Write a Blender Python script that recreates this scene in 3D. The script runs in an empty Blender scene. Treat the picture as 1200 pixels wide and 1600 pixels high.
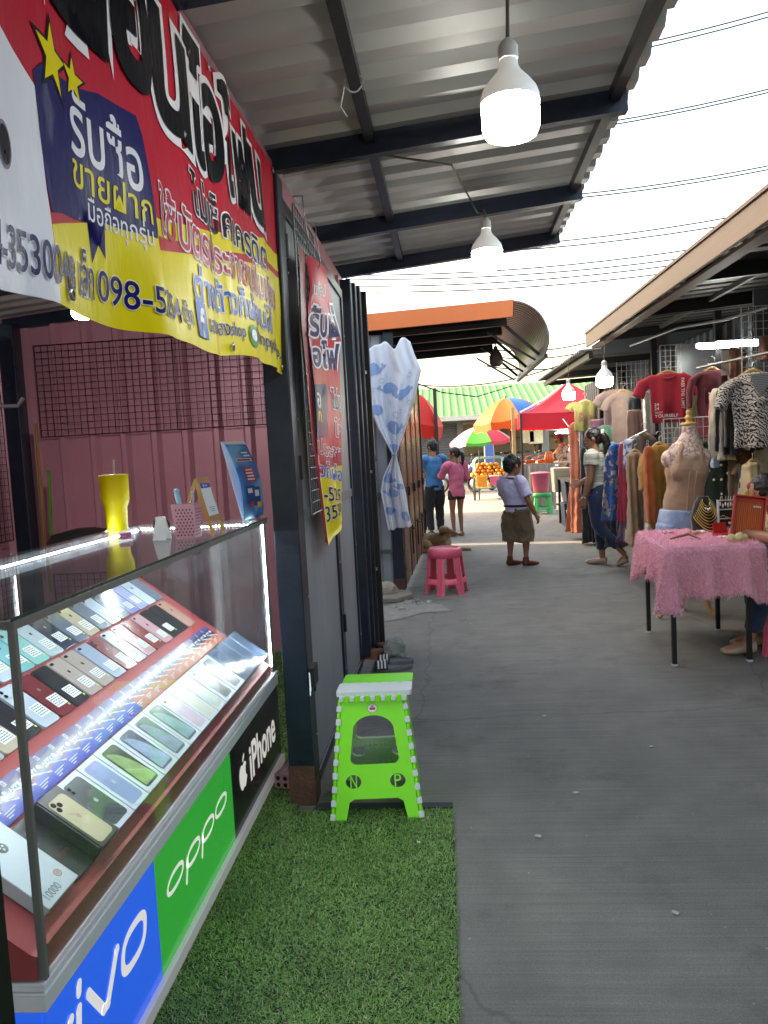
import bpy, bmesh, math, random
from math import radians as R, sin, cos, pi
from mathutils import Vector as V, Matrix, noise
random.seed(7)
S = bpy.context.scene
COL = S.collection
# ------------------------------------------------------------------ camera
CR = [(0.99600, -0.04744, -0.07585+0.0), (0.07585, -0.08245, 0.99370), (-0.05374, -0.99547, -0.07850)]
def _frame():
    d = V((92/1200, -100/1200, 1)).normalized()
    g = V((.054, 1, -(.054*d.x + d.y)/d.z)).normalized()
    up = -g
    x = d.cross(up)
    return x, d, up
_X, _D, _U = _frame()
def w_of(c): c = V(c); return V((_X.dot(c), _D.dot(c), _U.dot(c)))      # camera axes (x right, y down, z ahead) to world
CH = 1.45
EYE = V((0, 0, CH))
def ray(u, v): return w_of(((u-600)/1200, (v-800)/1200, 1))
def at(u, v, y): r = ray(u, v); return EYE + r*(y/r.y)
def atx(u, v, x): r = ray(u, v); return EYE + r*(x/r.x)
def atz(u, v, z=0): r = ray(u, v); return EYE + r*((z-CH)/r.z)
cd = bpy.data.cameras.new('camera'); cam = bpy.data.objects.new('camera', cd); COL.objects.link(cam)
cd.sensor_fit = 'VERTICAL'; cd.sensor_height = 36; cd.lens = 36*1200/1600; cd.clip_end = 2000; cd.clip_start = .02
a, b, c = w_of((1, 0, 0)), w_of((0, -1, 0)), w_of((0, 0, -1))
cam.matrix_world = Matrix(((a.x, b.x, c.x, 0), (a.y, b.y, c.y, 0), (a.z, b.z, c.z, CH), (0, 0, 0, 1)))
S.camera = cam
# ------------------------------------------------------------------ sky, sun, exposure
SUN_EL, SUN_AZ = 27.0, -80.0            # azimuth measured from +Y (along the lane), negative = to the left
W = bpy.data.worlds.new('World'); S.world = W; W.use_nodes = True
wn = W.node_tree.nodes; wl = W.node_tree.links
sky = wn.new('ShaderNodeTexSky'); sky.sky_type = 'NISHITA'; sky.sun_disc = False
sky.sun_elevation = R(SUN_EL); sky.sun_rotation = R(SUN_AZ); sky.air_density = 1.2; sky.dust_density = 5.0; sky.ozone_density = 1.0
wn['Background'].inputs['Strength'].default_value = .15
wl.new(sky.outputs[0], wn['Background'].inputs['Color'])
sl = bpy.data.lights.new('sun', 'SUN'); sl.energy = 2.2; sl.angle = R(.6); sl.color = (1, .86, .66)
so = bpy.data.objects.new('sun', sl); COL.objects.link(so)
sd = V((sin(R(SUN_AZ))*cos(R(SUN_EL)), cos(R(SUN_AZ))*cos(R(SUN_EL)), sin(R(SUN_EL))))
so.rotation_euler = sd.to_track_quat('Z', 'Y').to_euler(); so.location = sd*60
S.view_settings.view_transform = 'Standard'; S.view_settings.look = 'None'; S.view_settings.gamma = 1
S.view_settings.exposure = 2.95
S.view_settings.use_white_balance = True; S.view_settings.white_balance_temperature = 8200
S.cycles.max_bounces = 8; S.cycles.transparent_max_bounces = 16; S.cycles.caustics_reflective = False; S.cycles.caustics_refractive = False
S.cycles.sample_clamp_indirect = 6
# ------------------------------------------------------------------ materials
def lin(h):
    if isinstance(h, str):
        h = h.lstrip('#'); c = [int(h[i:i+2], 16)/255 for i in (0, 2, 4)]
        return tuple((x/12.92 if x <= .04045 else ((x+.055)/1.055)**2.4) for x in c)
    return tuple(h)
_MC = {}
def nodes_of(m): return m.node_tree.nodes, m.node_tree.links, m.node_tree.nodes['Principled BSDF']
def pm(name, col, rough=.5, metal=0., var=.12, vs=6., bump=.05, bs=80., spec=.5, scale=(1, 1, 1), emit=0, sheen=0, coat=0, alpha=1, sss=0, trans=0):
    if name in _MC: return _MC[name]
    m = bpy.data.materials.new(name); m.use_nodes = True
    n, l, p = nodes_of(m)
    c = lin(col)
    p.inputs['Roughness'].default_value = rough; p.inputs['Metallic'].default_value = metal
    p.inputs['Specular IOR Level'].default_value = spec
    if sheen: p.inputs['Sheen Weight'].default_value = sheen
    if coat: p.inputs['Coat Weight'].default_value = coat; p.inputs['Coat Roughness'].default_value = .12
    if trans: p.inputs['Transmission Weight'].default_value = trans
    tc = n.new('ShaderNodeTexCoord'); mp = n.new('ShaderNodeMapping'); mp.inputs['Scale'].default_value = scale
    l.new(tc.outputs['Object'], mp.inputs['Vector'])
    nz = n.new('ShaderNodeTexNoise'); nz.inputs['Scale'].default_value = vs; nz.inputs['Detail'].default_value = 5; nz.inputs['Roughness'].default_value = .65
    l.new(mp.outputs[0], nz.inputs['Vector'])
    mr = n.new('ShaderNodeMapRange'); mr.inputs[1].default_value = .25; mr.inputs[2].default_value = .75
    mr.inputs[3].default_value = 1-var; mr.inputs[4].default_value = 1+var
    l.new(nz.outputs[0], mr.inputs[0])
    mx = n.new('ShaderNodeMix'); mx.data_type = 'RGBA'; mx.blend_type = 'MULTIPLY'; mx.inputs[0].default_value = 1
    mx.inputs[6].default_value = (*c, 1); l.new(mr.outputs[0], mx.inputs[7]); l.new(mx.outputs[2], p.inputs['Base Color'])
    if bump:
        nb = n.new('ShaderNodeTexNoise'); nb.inputs['Scale'].default_value = bs; nb.inputs['Detail'].default_value = 4
        l.new(mp.outputs[0], nb.inputs['Vector'])
        bp = n.new('ShaderNodeBump'); bp.inputs['Strength'].default_value = bump; bp.inputs['Distance'].default_value = .02
        l.new(nb.outputs[0], bp.inputs['Height']); l.new(bp.outputs[0], p.inputs['Normal'])
    if emit:
        p.inputs['Emission Color'].default_value = (*c, 1); p.inputs['Emission Strength'].default_value = emit
    _MC[name] = m
    return m
def pattern(name, kind, cols, scale=20., rough=.8, axis=(0, 0, 1), thr=.5):
    """cloth prints: stripes / zebra / blotches / rosettes, in object space"""
    if name in _MC: return _MC[name]
    m = pm(name, cols[0], rough, var=.1, sheen=.2, bump=.15, bs=140); n, l, p = nodes_of(m)
    tc = n.new('ShaderNodeTexCoord')
    if kind == 'stripes':
        t = n.new('ShaderNodeTexWave'); t.wave_type = 'BANDS'; t.bands_direction = 'Z' if axis[2] else 'X'; t.inputs['Scale'].default_value = scale; t.inputs['Distortion'].default_value = .4
        out = t.outputs[1]
    elif kind == 'zebra':
        t = n.new('ShaderNodeTexWave'); t.wave_type = 'BANDS'; t.bands_direction = 'DIAGONAL'; t.inputs['Scale'].default_value = scale; t.inputs['Distortion'].default_value = 9; t.inputs['Detail Scale'].default_value = 1.5
        out = t.outputs[1]
    elif kind == 'blotch':
        t = n.new('ShaderNodeTexNoise'); t.inputs['Scale'].default_value = scale; t.inputs['Detail'].default_value = 2; out = t.outputs[0]
    else:
        t = n.new('ShaderNodeTexVoronoi'); t.inputs['Scale'].default_value = scale; out = t.outputs[0]
    l.new(tc.outputs['Object'], t.inputs['Vector'])
    cr = n.new('ShaderNodeValToRGB'); cr.color_ramp.interpolation = 'CONSTANT' if kind != 'blotch' else 'LINEAR'
    els = cr.color_ramp.elements
    k = len(cols)
    while len(els) < k: els.new(.5)
    lo, hi = (0, 1) if kind == 'stripes' else (thr-.16, thr+.16) if kind == 'blotch' else (thr-.2, thr+.2)
    for i, e in enumerate(els):
        e.position = lo + (hi-lo)*(i/max(1, k)) if i else 0
        e.color = (*lin(cols[i]), 1)
    l.new(out, cr.inputs[0]); l.new(cr.outputs[0], p.inputs['Base Color'])
    return m
def glassmat(name, tint=(.93, .97, .96), refl=1.0, rough=.02, haze=0.):
    m = bpy.data.materials.new(name); m.use_nodes = True
    n, l = m.node_tree.nodes, m.node_tree.links
    n.remove(n['Principled BSDF']); o = n['Material Output']
    t = n.new('ShaderNodeBsdfTransparent'); t.inputs[0].default_value = (*tint, 1)
    g = n.new('ShaderNodeBsdfGlossy'); g.inputs['Roughness'].default_value = rough
    f = n.new('ShaderNodeFresnel'); gg = n.new('ShaderNodeNewGeometry'); mi = n.new('ShaderNodeMix'); mi.inputs[2].default_value = 1.5; mi.inputs[3].default_value = 1/1.5
    l.new(gg.outputs['Backfacing'], mi.inputs[0]); l.new(mi.outputs[0], f.inputs[0])      # a thin pane: no total reflection at its inner face
    mm = n.new('ShaderNodeMath'); mm.operation = 'MULTIPLY'; mm.inputs[1].default_value = refl
    l.new(f.outputs[0], mm.inputs[0])
    mx = n.new('ShaderNodeMixShader'); l.new(mm.outputs[0], mx.inputs[0]); l.new(t.outputs[0], mx.inputs[1]); l.new(g.outputs[0], mx.inputs[2])
    if haze:       # pale haze mixed in, standing in for bluish reflections on the pane
        df = n.new('ShaderNodeBsdfDiffuse'); df.inputs[0].default_value = (.7, .74, .78, 1); m2 = n.new('ShaderNodeMixShader')
        tc = n.new('ShaderNodeTexCoord'); nz = n.new('ShaderNodeTexNoise'); nz.inputs['Scale'].default_value = 3.5; nz.inputs['Detail'].default_value = 8; l.new(tc.outputs['Object'], nz.inputs['Vector'])
        mr = n.new('ShaderNodeMapRange'); mr.inputs[1].default_value = .3; mr.inputs[2].default_value = .75; mr.inputs[3].default_value = haze*.5; mr.inputs[4].default_value = haze*1.6; l.new(nz.outputs[0], mr.inputs[0])
        l.new(mr.outputs[0], m2.inputs[0]); l.new(mx.outputs[0], m2.inputs[1]); l.new(df.outputs[0], m2.inputs[2]); l.new(m2.outputs[0], o.inputs[0])
        return m
    l.new(mx.outputs[0], o.inputs[0])
    return m
def emitmat(name, col, s):
    m = bpy.data.materials.new(name); m.use_nodes = True
    n, l, p = nodes_of(m); p.inputs['Base Color'].default_value = (*lin(col), 1)
    p.inputs['Emission Color'].default_value = (*lin(col), 1); p.inputs['Emission Strength'].default_value = s
    return m
# ------------------------------------------------------------------ mesh builder
class MB:
    def __init__(s): s.v = []; s.f = []; s.m = []; s.s = []
    def add(s, vs, fs, mi=0, sm=False, M=None):
        o = len(s.v)
        s.v += [(M @ V(p)) if M is not None else V(p) for p in vs]
        for f in fs: s.f.append([i+o for i in f]); s.m.append(mi); s.s.append(sm)
        return s
    def box(s, c, d, mi=0, M=None):
        x, y, z = c; a, b, e = d[0]/2, d[1]/2, d[2]/2
        vs = [(x+i*a, y+j*b, z+k*e) for k in (-1, 1) for j in (-1, 1) for i in (-1, 1)]
        return s.add(vs, [(0, 2, 3, 1), (4, 5, 7, 6), (0, 1, 5, 4), (2, 6, 7, 3), (0, 4, 6, 2), (1, 3, 7, 5)], mi, False, M)
    def bb(s, lo, hi, mi=0, M=None):
        return s.box([(lo[i]+hi[i])/2 for i in range(3)], [abs(hi[i]-lo[i]) for i in range(3)], mi, M)
    def beam(s, p0, p1, w, h, mi=0, up=(0, 0, 1)):
        p0, p1 = V(p0), V(p1); d = (p1-p0).normalized(); r = d.cross(V(up))
        if r.length < 1e-4: r = d.cross(V((1, 0, 0)))
        r.normalize(); u = r.cross(d)
        q = []
        for p in (p0, p1): q += [p-r*w/2-u*h/2, p+r*w/2-u*h/2, p+r*w/2+u*h/2, p-r*w/2+u*h/2]
        return s.add(q, [(0, 1, 2, 3), (7, 6, 5, 4), (0, 4, 5, 1), (1, 5, 6, 2), (2, 6, 7, 3), (3, 7, 4, 0)], mi)
    def loft(s, rings, mi=0, cap=True, sm=True, closed=True):
        n = len(rings[0]); vs = [p for r in rings for p in r]; fs = []
        for i in range(len(rings)-1):
            for j in range(n if closed else n-1):
                k = (j+1) % n
                fs.append((i*n+j, i*n+k, (i+1)*n+k, (i+1)*n+j))
        s.add(vs, fs, mi, sm)
        if cap and closed:
            s.add(rings[0], [tuple(range(n))[::-1]], mi, False); s.add(rings[-1], [tuple(range(n))], mi, False)
        return s
    def tube(s, pts, r, n=8, mi=0, cap=True, flat=1.0, ref=None):
        pts = [V(p) for p in pts]; rs = r if isinstance(r, (list, tuple)) else [r]*len(pts)
        rings = []; x = None
        for i, p in enumerate(pts):
            d = (pts[min(i+1, len(pts)-1)]-pts[max(i-1, 0)])
            if d.length < 1e-9: d = V((0, 0, 1))
            d.normalize()
            if x is None:
                x = d.cross(V(ref) if ref else V((0, 0, 1)))
                if x.length < 1e-3: x = d.cross(V((0, 1, 0)))
            else: x = x - d*x.dot(d)
            x.normalize(); y = d.cross(x)
            rr = rs[i]; ra, rb = rr if isinstance(rr, tuple) else (rr, rr*flat)
            rings.append([p + x*(ra*cos(2*pi*k/n)) + y*(rb*sin(2*pi*k/n)) for k in range(n)])
        return s.loft(rings, mi, cap)
    def lathe(s, prof, c=(0, 0, 0), n=24, mi=0, cap=False, M=None):
        c = V(c); rings = [[c+V((r*cos(2*pi*k/n), r*sin(2*pi*k/n), z)) for k in range(n)] for r, z in prof]
        if M is not None: rings = [[M @ p for p in r] for r in rings]
        return s.loft(rings, mi, cap)
    def ball(s, c, r, n=10, mi=0, M=None):
        rx, ry, rz = r if isinstance(r, (tuple, list)) else (r, r, r); c = V(c); k = max(5, n//2+1)
        rings = []
        for i in range(k+1):
            t = pi*i/k; t = min(max(t, .04), pi-.04)
            rings.append([c+V((rx*sin(t)*cos(2*pi*j/n), ry*sin(t)*sin(2*pi*j/n), -rz*cos(t))) for j in range(n)])
        if M is not None: rings = [[M @ p for p in r] for r in rings]
        return s.loft(rings, mi, True)
    def prism(s, poly, o, ex, ey, t, mi=0):
        """poly in 2D on plane o + x*ex + y*ey, thickened by vector t"""
        o, ex, ey, t = V(o), V(ex), V(ey), V(t); n = len(poly)
        a = [o+ex*p[0]+ey*p[1] for p in poly]; b = [p+t for p in a]
        fs = [tuple(range(n))[::-1], tuple(range(n, 2*n))] + [(i, (i+1) % n, n+(i+1) % n, n+i) for i in range(n)]
        return s.add(a+b, fs, mi)
    def grid(s, fn, nu, nv, mi=0, sm=True, flip=False):
        vs = [fn(i/nu, j/nv) for j in range(nv+1) for i in range(nu+1)]; w = nu+1
        fs = [(j*w+i, j*w+i+1, (j+1)*w+i+1, (j+1)*w+i) for j in range(nv) for i in range(nu)]
        if flip: fs = [f[::-1] for f in fs]
        return s.add(vs, fs, mi, sm)
    def flat(s, mesh2d, o, ex, ey, mi=0):
        o, ex, ey = V(o), V(ex), V(ey)
        return s.add([o+ex*p[0]+ey*p[1] for p in mesh2d[0]], mesh2d[1], mi)
    def build(s, name, mats, parent=None, bevel=0, solid=0, local=False, weld=False, sub=0, soff=0):
        me = bpy.data.meshes.new(name)
        o = bpy.data.objects.new(name, me)
        if parent is not None:
            off = V((0, 0, 0)) if local else V(wloc(parent))
        elif local: off = V((0, 0, 0))
        else:
            lo = [min(p[i] for p in s.v) for i in range(3)]; hi = [max(p[i] for p in s.v) for i in range(3)]
            off = V(((lo[0]+hi[0])/2, (lo[1]+hi[1])/2, lo[2])); o.location = off
        me.from_pydata([p-off for p in s.v], [], s.f)
        for m in (mats if isinstance(mats, (list, tuple)) else [mats]): me.materials.append(m)
        me.polygons.foreach_set('material_index', s.m); me.polygons.foreach_set('use_smooth', s.s)
        if weld:
            bm = bmesh.new(); bm.from_mesh(me); bmesh.ops.remove_doubles(bm, verts=bm.verts, dist=1e-5); bm.to_mesh(me); bm.free()
        me.update()
        COL.objects.link(o)
        if parent is not None: o.parent = parent
        if bevel:
            b = o.modifiers.new('bevel', 'BEVEL'); b.width = bevel; b.segments = 2; b.limit_method = 'ANGLE'
        if solid:
            b = o.modifiers.new('solid', 'SOLIDIFY'); b.thickness = solid; b.offset = soff
        if sub:
            b = o.modifiers.new('sub', 'SUBSURF'); b.levels = sub; b.render_levels = sub
        return o
def wloc(o):
    l = V(o.location)
    while o.parent: o = o.parent; l = l+V(o.location)
    return l
def tag(o, label, cat, group=None, kind=None):
    if label: o['label'] = label
    if cat: o['category'] = cat
    if group: o['group'] = group
    if kind: o['kind'] = kind
    return o
def thing(name, label, cat, loc=(0, 0, 0), rz=0, group=None):
    o = bpy.data.objects.new(name, None); COL.objects.link(o); o.location = loc; o.rotation_euler = (0, 0, rz); o.empty_display_size = .1
    return tag(o, label, cat, group)
def struct(o): o['kind'] = 'structure'; return o
def dup(root, loc, rz=None, label=None, group=None, scale=None):
    r = root.copy(); COL.objects.link(r); r.location = loc
    if rz is not None: r.rotation_euler = (0, 0, rz)
    if scale: r.scale = scale
    if label: r['label'] = label
    if group: r['group'] = group
    for ch in list(root.children):
        c = ch.copy(); COL.objects.link(c); c.parent = r
        for g in list(ch.children):
            d = g.copy(); COL.objects.link(d); d.parent = c
    return r
# ------------------------------------------------------------------ lettering
_TC = {}
def text2d(s, off=0., shear=0., w=None, h=None, ref=None, space=1.0):
    """flat lettering as (verts, faces); fitted to w x h (its own box, or the box of the un-offset letters)"""
    def raw(o):
        k = (s, o, shear, space)
        if k in _TC: return _TC[k]
        cu = bpy.data.curves.new('t', 'FONT'); cu.body = s; cu.size = 1; cu.offset = o; cu.shear = shear; cu.resolution_u = 4; cu.space_character = space
        ob = bpy.data.objects.new('t', cu)
        me = bpy.data.meshes.new_from_object(ob)
        r = ([(v.co.x, v.co.y) for v in me.vertices], [tuple(p.vertices) for p in me.polygons])
        bpy.data.objects.remove(ob); bpy.data.curves.remove(cu); bpy.data.meshes.remove(me)
        _TC[k] = r
        return r
    vs, fs = raw(off); b = raw(ref if ref is not None else off)[0]
    if not b: return [], []
    x0, x1 = min(p[0] for p in b), max(p[0] for p in b); y0, y1 = min(p[1] for p in b), max(p[1] for p in b)
    sx = w/(x1-x0) if w else None; sy = h/(y1-y0) if h else None
    sx = sx or sy or 1; sy = sy or sx
    return [((p[0]-x0)*sx, (p[1]-y0)*sy) for p in vs], fs
def poly2d(pts):
    return [tuple(p) for p in pts], [tuple(range(len(pts)))]
def cut2d(m, dx, dy):
    """slice a flat mesh by a grid so it can follow a curved sheet"""
    bm = bmesh.new(); vs = [bm.verts.new((p[0], p[1], 0)) for p in m[0]]
    for f in m[1]:
        try: bm.faces.new([vs[i] for i in f])
        except ValueError: pass
    if any(len(f.verts) > 4 for f in bm.faces): bmesh.ops.triangulate(bm, faces=list(bm.faces))
    xs = [p[0] for p in m[0]]; ys = [p[1] for p in m[0]]
    for a, lo, hi, st in ((0, min(xs), max(xs), dx), (1, min(ys), max(ys), dy)):
        k = math.ceil(lo/st)
        while k*st < hi:
            co = (k*st, 0, 0) if a == 0 else (0, k*st, 0); no = (1, 0, 0) if a == 0 else (0, 1, 0)
            bmesh.ops.bisect_plane(bm, geom=list(bm.verts)+list(bm.edges)+list(bm.faces), plane_co=co, plane_no=no)
            k += 1
    bm.verts.index_update()
    r = ([(v.co.x, v.co.y) for v in bm.verts], [tuple(v.index for v in f.verts) for f in bm.faces])
    bm.free()
    return r
def shift(m, x, y, rot=0): 
    c, s = cos(rot), sin(rot)
    return [(p[0]*c-p[1]*s+x, p[0]*s+p[1]*c+y) for p in m[0]], m[1]
def ring2d(cx, cy, rx, ry, t, n=36, sq=2.0, slant=0.0):
    """an elliptical (or squarish) ring, its stroke t wide"""
    vs = []; fs = []
    for i in range(n):
        a = 2*pi*i/n; ca, sa = cos(a), sin(a)
        e = 2/sq; x = math.copysign(abs(ca)**e, ca); y = math.copysign(abs(sa)**e, sa)
        for k in (0, 1):
            px, py = x*(rx-k*t), y*(ry-k*t)
            vs.append((cx+px+py*slant, cy+py))
    for i in range(n):
        j = (i+1) % n; fs.append((2*i, 2*j, 2*j+1, 2*i+1))
    return vs, fs
def apple2d(s):
    """a bitten apple with its leaf, s high"""
    def smooth(pts, k=6):
        out = []; n = len(pts)
        for i in range(n):
            p0, p1, p2, p3 = [V((*pts[(i+q) % n], 0)) for q in (-1, 0, 1, 2)]
            for t in range(k):
                t /= k
                q = .5*((2*p1)+(-p0+p2)*t+(2*p0-5*p1+4*p2-p3)*t*t+(-p0+3*p1-3*p2+p3)*t**3)
                out.append((q.x*s, q.y*s))
        return out
    body = [(-.02, .70), (-.16, .745), (-.31, .68), (-.39, .5), (-.37, .27), (-.27, .08), (-.15, .0), (-.02, .035), (.12, 0), (.23, .08), (.335, .24), (.26, .31), (.215, .43), (.25, .56), (.315, .63), (.22, .725), (.12, .745)]
    leaf = [(.0, .78), (.01, .9), (.16, 1.0), (.155, .88)]
    a, b = smooth(body), smooth(leaf)
    return a+b, [tuple(range(len(a))), tuple(range(len(a), len(a)+len(b)))]
# ================================================================== THE SETTING
def ground_mat():
    m = bpy.data.materials.new('broomed_concrete'); m.use_nodes = True; n, l, p = nodes_of(m)
    g = n.new('ShaderNodeNewGeometry')
    def noise_(sc, scale=(1, 1, 1), det=6, rough=.6):
        mp = n.new('ShaderNodeMapping'); mp.inputs['Scale'].default_value = scale; l.new(g.outputs['Position'], mp.inputs[0])
        t = n.new('ShaderNodeTexNoise'); t.inputs['Scale'].default_value = sc; t.inputs['Detail'].default_value = det; t.inputs['Roughness'].default_value = rough
        l.new(mp.outputs[0], t.inputs['Vector']); return t.outputs[0]
    def rng(x, a, b, c, d):
        r = n.new('ShaderNodeMapRange'); r.inputs[1].default_value = a; r.inputs[2].default_value = b; r.inputs[3].default_value = c; r.inputs[4].default_value = d
        l.new(x, r.inputs[0]); return r.outputs[0]
    def mul(a, b):
        k = n.new('ShaderNodeMath'); k.operation = 'MULTIPLY'; l.new(a, k.inputs[0]); l.new(b, k.inputs[1]); return k.outputs[0]
    big = rng(noise_(.55), .3, .7, .82, 1.16); mid = rng(noise_(4.5), .3, .7, .86, 1.12)
    streak = rng(noise_(3, (.35, 28, 1), 5, .7), .3, .7, .80, 1.18); fine = rng(noise_(140), .3, .7, .84, 1.16)
    stain = mul(rng(noise_(1.7, (1, 1, 1), 8, .75), .54, .68, 1, .66), rng(noise_(.9, (1, 1, 1), 9, .8), .38, .30, 1, 1.16))
    spot = rng(noise_(60, (1, 1, 1), 2, .5), .735, .765, 1, 2.3); grain = rng(noise_(330, (1, 1, 1), 2, .6), .3, .7, .72, 1.28); groove = rng(noise_(5, (.16, 60, 1), 3, .7), .33, .37, .72, 1)
    joint = n.new('ShaderNodeTexVoronoi'); joint.feature = 'DISTANCE_TO_EDGE'; joint.inputs['Scale'].default_value = .42
    mpj = n.new('ShaderNodeMapping'); l.new(g.outputs['Position'], mpj.inputs[0])
    wob = n.new('ShaderNodeTexNoise'); wob.inputs['Scale'].default_value = 5; wob.inputs['Detail'].default_value = 5; l.new(g.outputs['Position'], wob.inputs['Vector'])
    ad = n.new('ShaderNodeVectorMath'); ad.operation = 'MULTIPLY_ADD'; ad.inputs[1].default_value = (.16, .16, .16); l.new(wob.outputs[1], ad.inputs[0]); l.new(mpj.outputs[0], ad.inputs[2])
    l.new(ad.outputs[0], joint.inputs['Vector'])
    crack = rng(joint.outputs[0], .0, .004, .70, 1)
    k = mul(mul(mul(mul(mul(big, mid), mul(streak, fine)), mul(stain, spot)), crack), mul(grain, groove))
    mx = n.new('ShaderNodeMix'); mx.data_type = 'RGBA'; mx.blend_type = 'MULTIPLY'; mx.inputs[0].default_value = 1
    mx.inputs[6].default_value = (.186, .183, .171, 1); l.new(k, mx.inputs[7]); l.new(mx.outputs[2], p.inputs['Base Color'])
    p.inputs['Roughness'].default_value = .82
    hh = mul(streak, fine); bp = n.new('ShaderNodeBump'); bp.inputs['Strength'].default_value = .5; bp.inputs['Distance'].default_value = .006
    l.new(hh, bp.inputs['Height']); l.new(bp.outputs[0], p.inputs['Normal'])
    return m
GM = ground_mat()
g = MB(); g.add([(-300, -60, 0), (300, -60, 0), (300, 500, 0), (-300, 500, 0)], [(0, 1, 2, 3)])
struct(g.build('ground', GM, local=True))
asphalt = pm('asphalt', (.07, .07, .07), .9, var=.2, vs=3, bump=.3, bs=200)
g = MB(); g.add([(-120, 23.2, .004), (120, 23.2, .004), (120, 30.2, .004), (-120, 30.2, .004)], [(0, 1, 2, 3)])
struct(g.build('road', asphalt, local=True))
# materials used all over
navy = pm('navy_steel', '#1e2838', .36, .3, var=.35, vs=5, bump=.10, bs=30)
black = pm('black_steel', '#17181b', .45, .2, var=.2)
pinkm = pm('pink_sheet_metal', '#bb8093', .42, .15, var=.1, vs=1.5, bump=.03, bs=30)
greym = pm('grey_door_sheet', '#959ba0', .42, .3, var=.2, vs=1.6, bump=.22, bs=3.5, scale=(1, 1, .35))
wire_b = pm('black_wire', '#101114', .5, .4)
wire_w = pm('white_wire', '#c9cdd0', .35, .5)
white = pm('white_plastic', '#eceff2', .35, var=.04, bump=.01)
steelm = pm('bright_steel', '#a9adb0', .28, .9, var=.08)
alum = pm('aluminium_trim', '#e6e8ec', .55, .1, var=.06, bump=.01)
woodl = pm('pale_wood', '#c79a5c', .5, var=.18, vs=4, scale=(1, 8, 1), bump=.08)
roofm = pm('galvanised_sheet', '#b6b4b1', .42, .45, var=.16, vs=2.5, bump=.05, bs=9, scale=(.4, 1, 1))
def corrugated(mb, o, eu, ev, width, length, pitch, depth, nrm, mi=0, duty=.45):
    """trapezoid ribs stacked along eu, running along ev"""
    o, eu, ev, nrm = V(o), V(eu).normalized(), V(ev).normalized(), V(nrm).normalized()
    xs = []; k = 0
    n = int(math.ceil(width/pitch))
    for i in range(n):
        b = i*pitch; r = pitch*.11
        for d, h in ((0, 0), (pitch*(1-duty)-r, 0), (pitch*(1-duty), 1), (pitch-r, 1)):
            if b+d < width: xs.append((b+d, h*depth))
    xs.append((width, 0))
    vs = [o+eu*x+nrm*h for x, h in xs] + [o+eu*x+nrm*h+ev*length for x, h in xs]; m = len(xs)
    mb.add(vs, [(i, i+1, m+i+1, m+i) for i in range(m-1)], mi)
    return mb
def wiregrid(mb, o, eu, ev, w, h, nu, nv, r=.0025, rf=.004, n=5, mi=0):
    o, eu, ev = V(o), V(eu).normalized(), V(ev).normalized()
    for i in range(nu+1): mb.tube([o+eu*(w*i/nu), o+eu*(w*i/nu)+ev*h], rf if i in (0, nu) else r, n, mi)
    nn = eu.cross(ev)*(r*1.6)
    for j in range(nv+1): mb.tube([o+nn+ev*(h*j/nv), o+nn+ev*(h*j/nv)+eu*w], rf if j in (0, nv) else r, n, mi)
# ------------------------------------------------------------------ the phone shop: shell and roof
shop = thing('phone_shop', 'pink sheet metal phone shop with a corrugated awning roof over the lane', 'shop', (-2, 3, 0))
def zr(x, y): return 2.615+.035*(y-3.15)+.083*(x+.62)       # underside of the rafters
def on_roof(u, v, dz=0):
    p = at(u, v, 4)
    y = 4.
    for _ in range(30):
        p = at(u, v, y); e = p.z-(zr(p.x, p.y)+dz)
        y *= (1 - e/max(.2, (p.z-CH)) )
    return p
r3a, r3b = on_roof(427, 268), on_roof(969, 180); r2a, r2b = on_roof(507, 374), on_roof(903, 318); r1a, r1b = on_roof(551, 432), on_roof(865, 390)
SY1 = (r1a.y+r1b.y)/2                                             # far end of the shop
WY = SY1-.06                                                      # its far side wall
YB = -3.2
EX0, EX1 = r3b.x, r1b.x
def ex(y): return EX0+(EX1-EX0)*(y-r3b.y)/(r1b.y-r3b.y)
RH = .085
b = MB(); corrugated(b, (-3.25, WY, 0), (1, 0, 0), (0, 0, 1), 2.60, 2.62, .235, .045, (0, -1, 0), duty=.26)
b.build('side_wall', pinkm, shop, solid=.004)
b = MB(); corrugated(b, (-3.22, YB, 0), (0, 1, 0), (0, 0, 1), WY-YB, 2.45, .235, .035, (1, 0, 0), duty=.3)
b.build('back_wall', pinkm, shop, solid=.004)
for lo_, hi_ in (((-3.19, WY-.16, 0), (-3.07, WY-.04, 2.52)), ((-.70, 3.05, 0), (-.595, 3.16, 2.56)), ((-.70, .62, 0), (-.62, .70, 2.5))):
    b = MB(); b.bb(lo_, hi_); b.build('post', navy, shop, bevel=.006)
b = MB(); b.bb((-.702, 3.047, .0), (-.593, 3.0485, .17)); b.bb((-.5935, 3.0486, 0), (-.592, 3.162, .11)); b.build('rust_patch', pm('rust', '#5b3a32', .8, var=.4, vs=14, bump=.3), shop)
b = MB(); b.bb((-.70, YB, 2.46), (-.64, WY, 2.66)); b.build('header', pinkm, shop, bevel=.004)
ys = [r1a.y, (r2a.y+r2b.y)/2, (r3a.y+r3b.y)/2, 1.95, .6, -.8, -2.2]
for y in ys:
    b = MB(); x1 = ex(y)+.02
    b.beam((-3.2, y, zr(-3.2, y)+RH/2), (x1, y, zr(x1, y)+RH/2), .05, RH); b.build('rafter', navy, shop)
for xf in (-2.3, -1.3, -.235, None):
    b = MB(); y0, y1 = YB, SY1
    xa, xb = (xf, xf) if xf is not None else (ex(y0)-.03, ex(y1)-.03)
    b.beam((xa, y0, zr(xa, y0)+RH-.022), (xb, y1, zr(xb, y1)+RH-.022), .04, .044); b.build('purlin', black, shop)
b = MB()
pitch = .205; y = YB; prof = []
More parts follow.
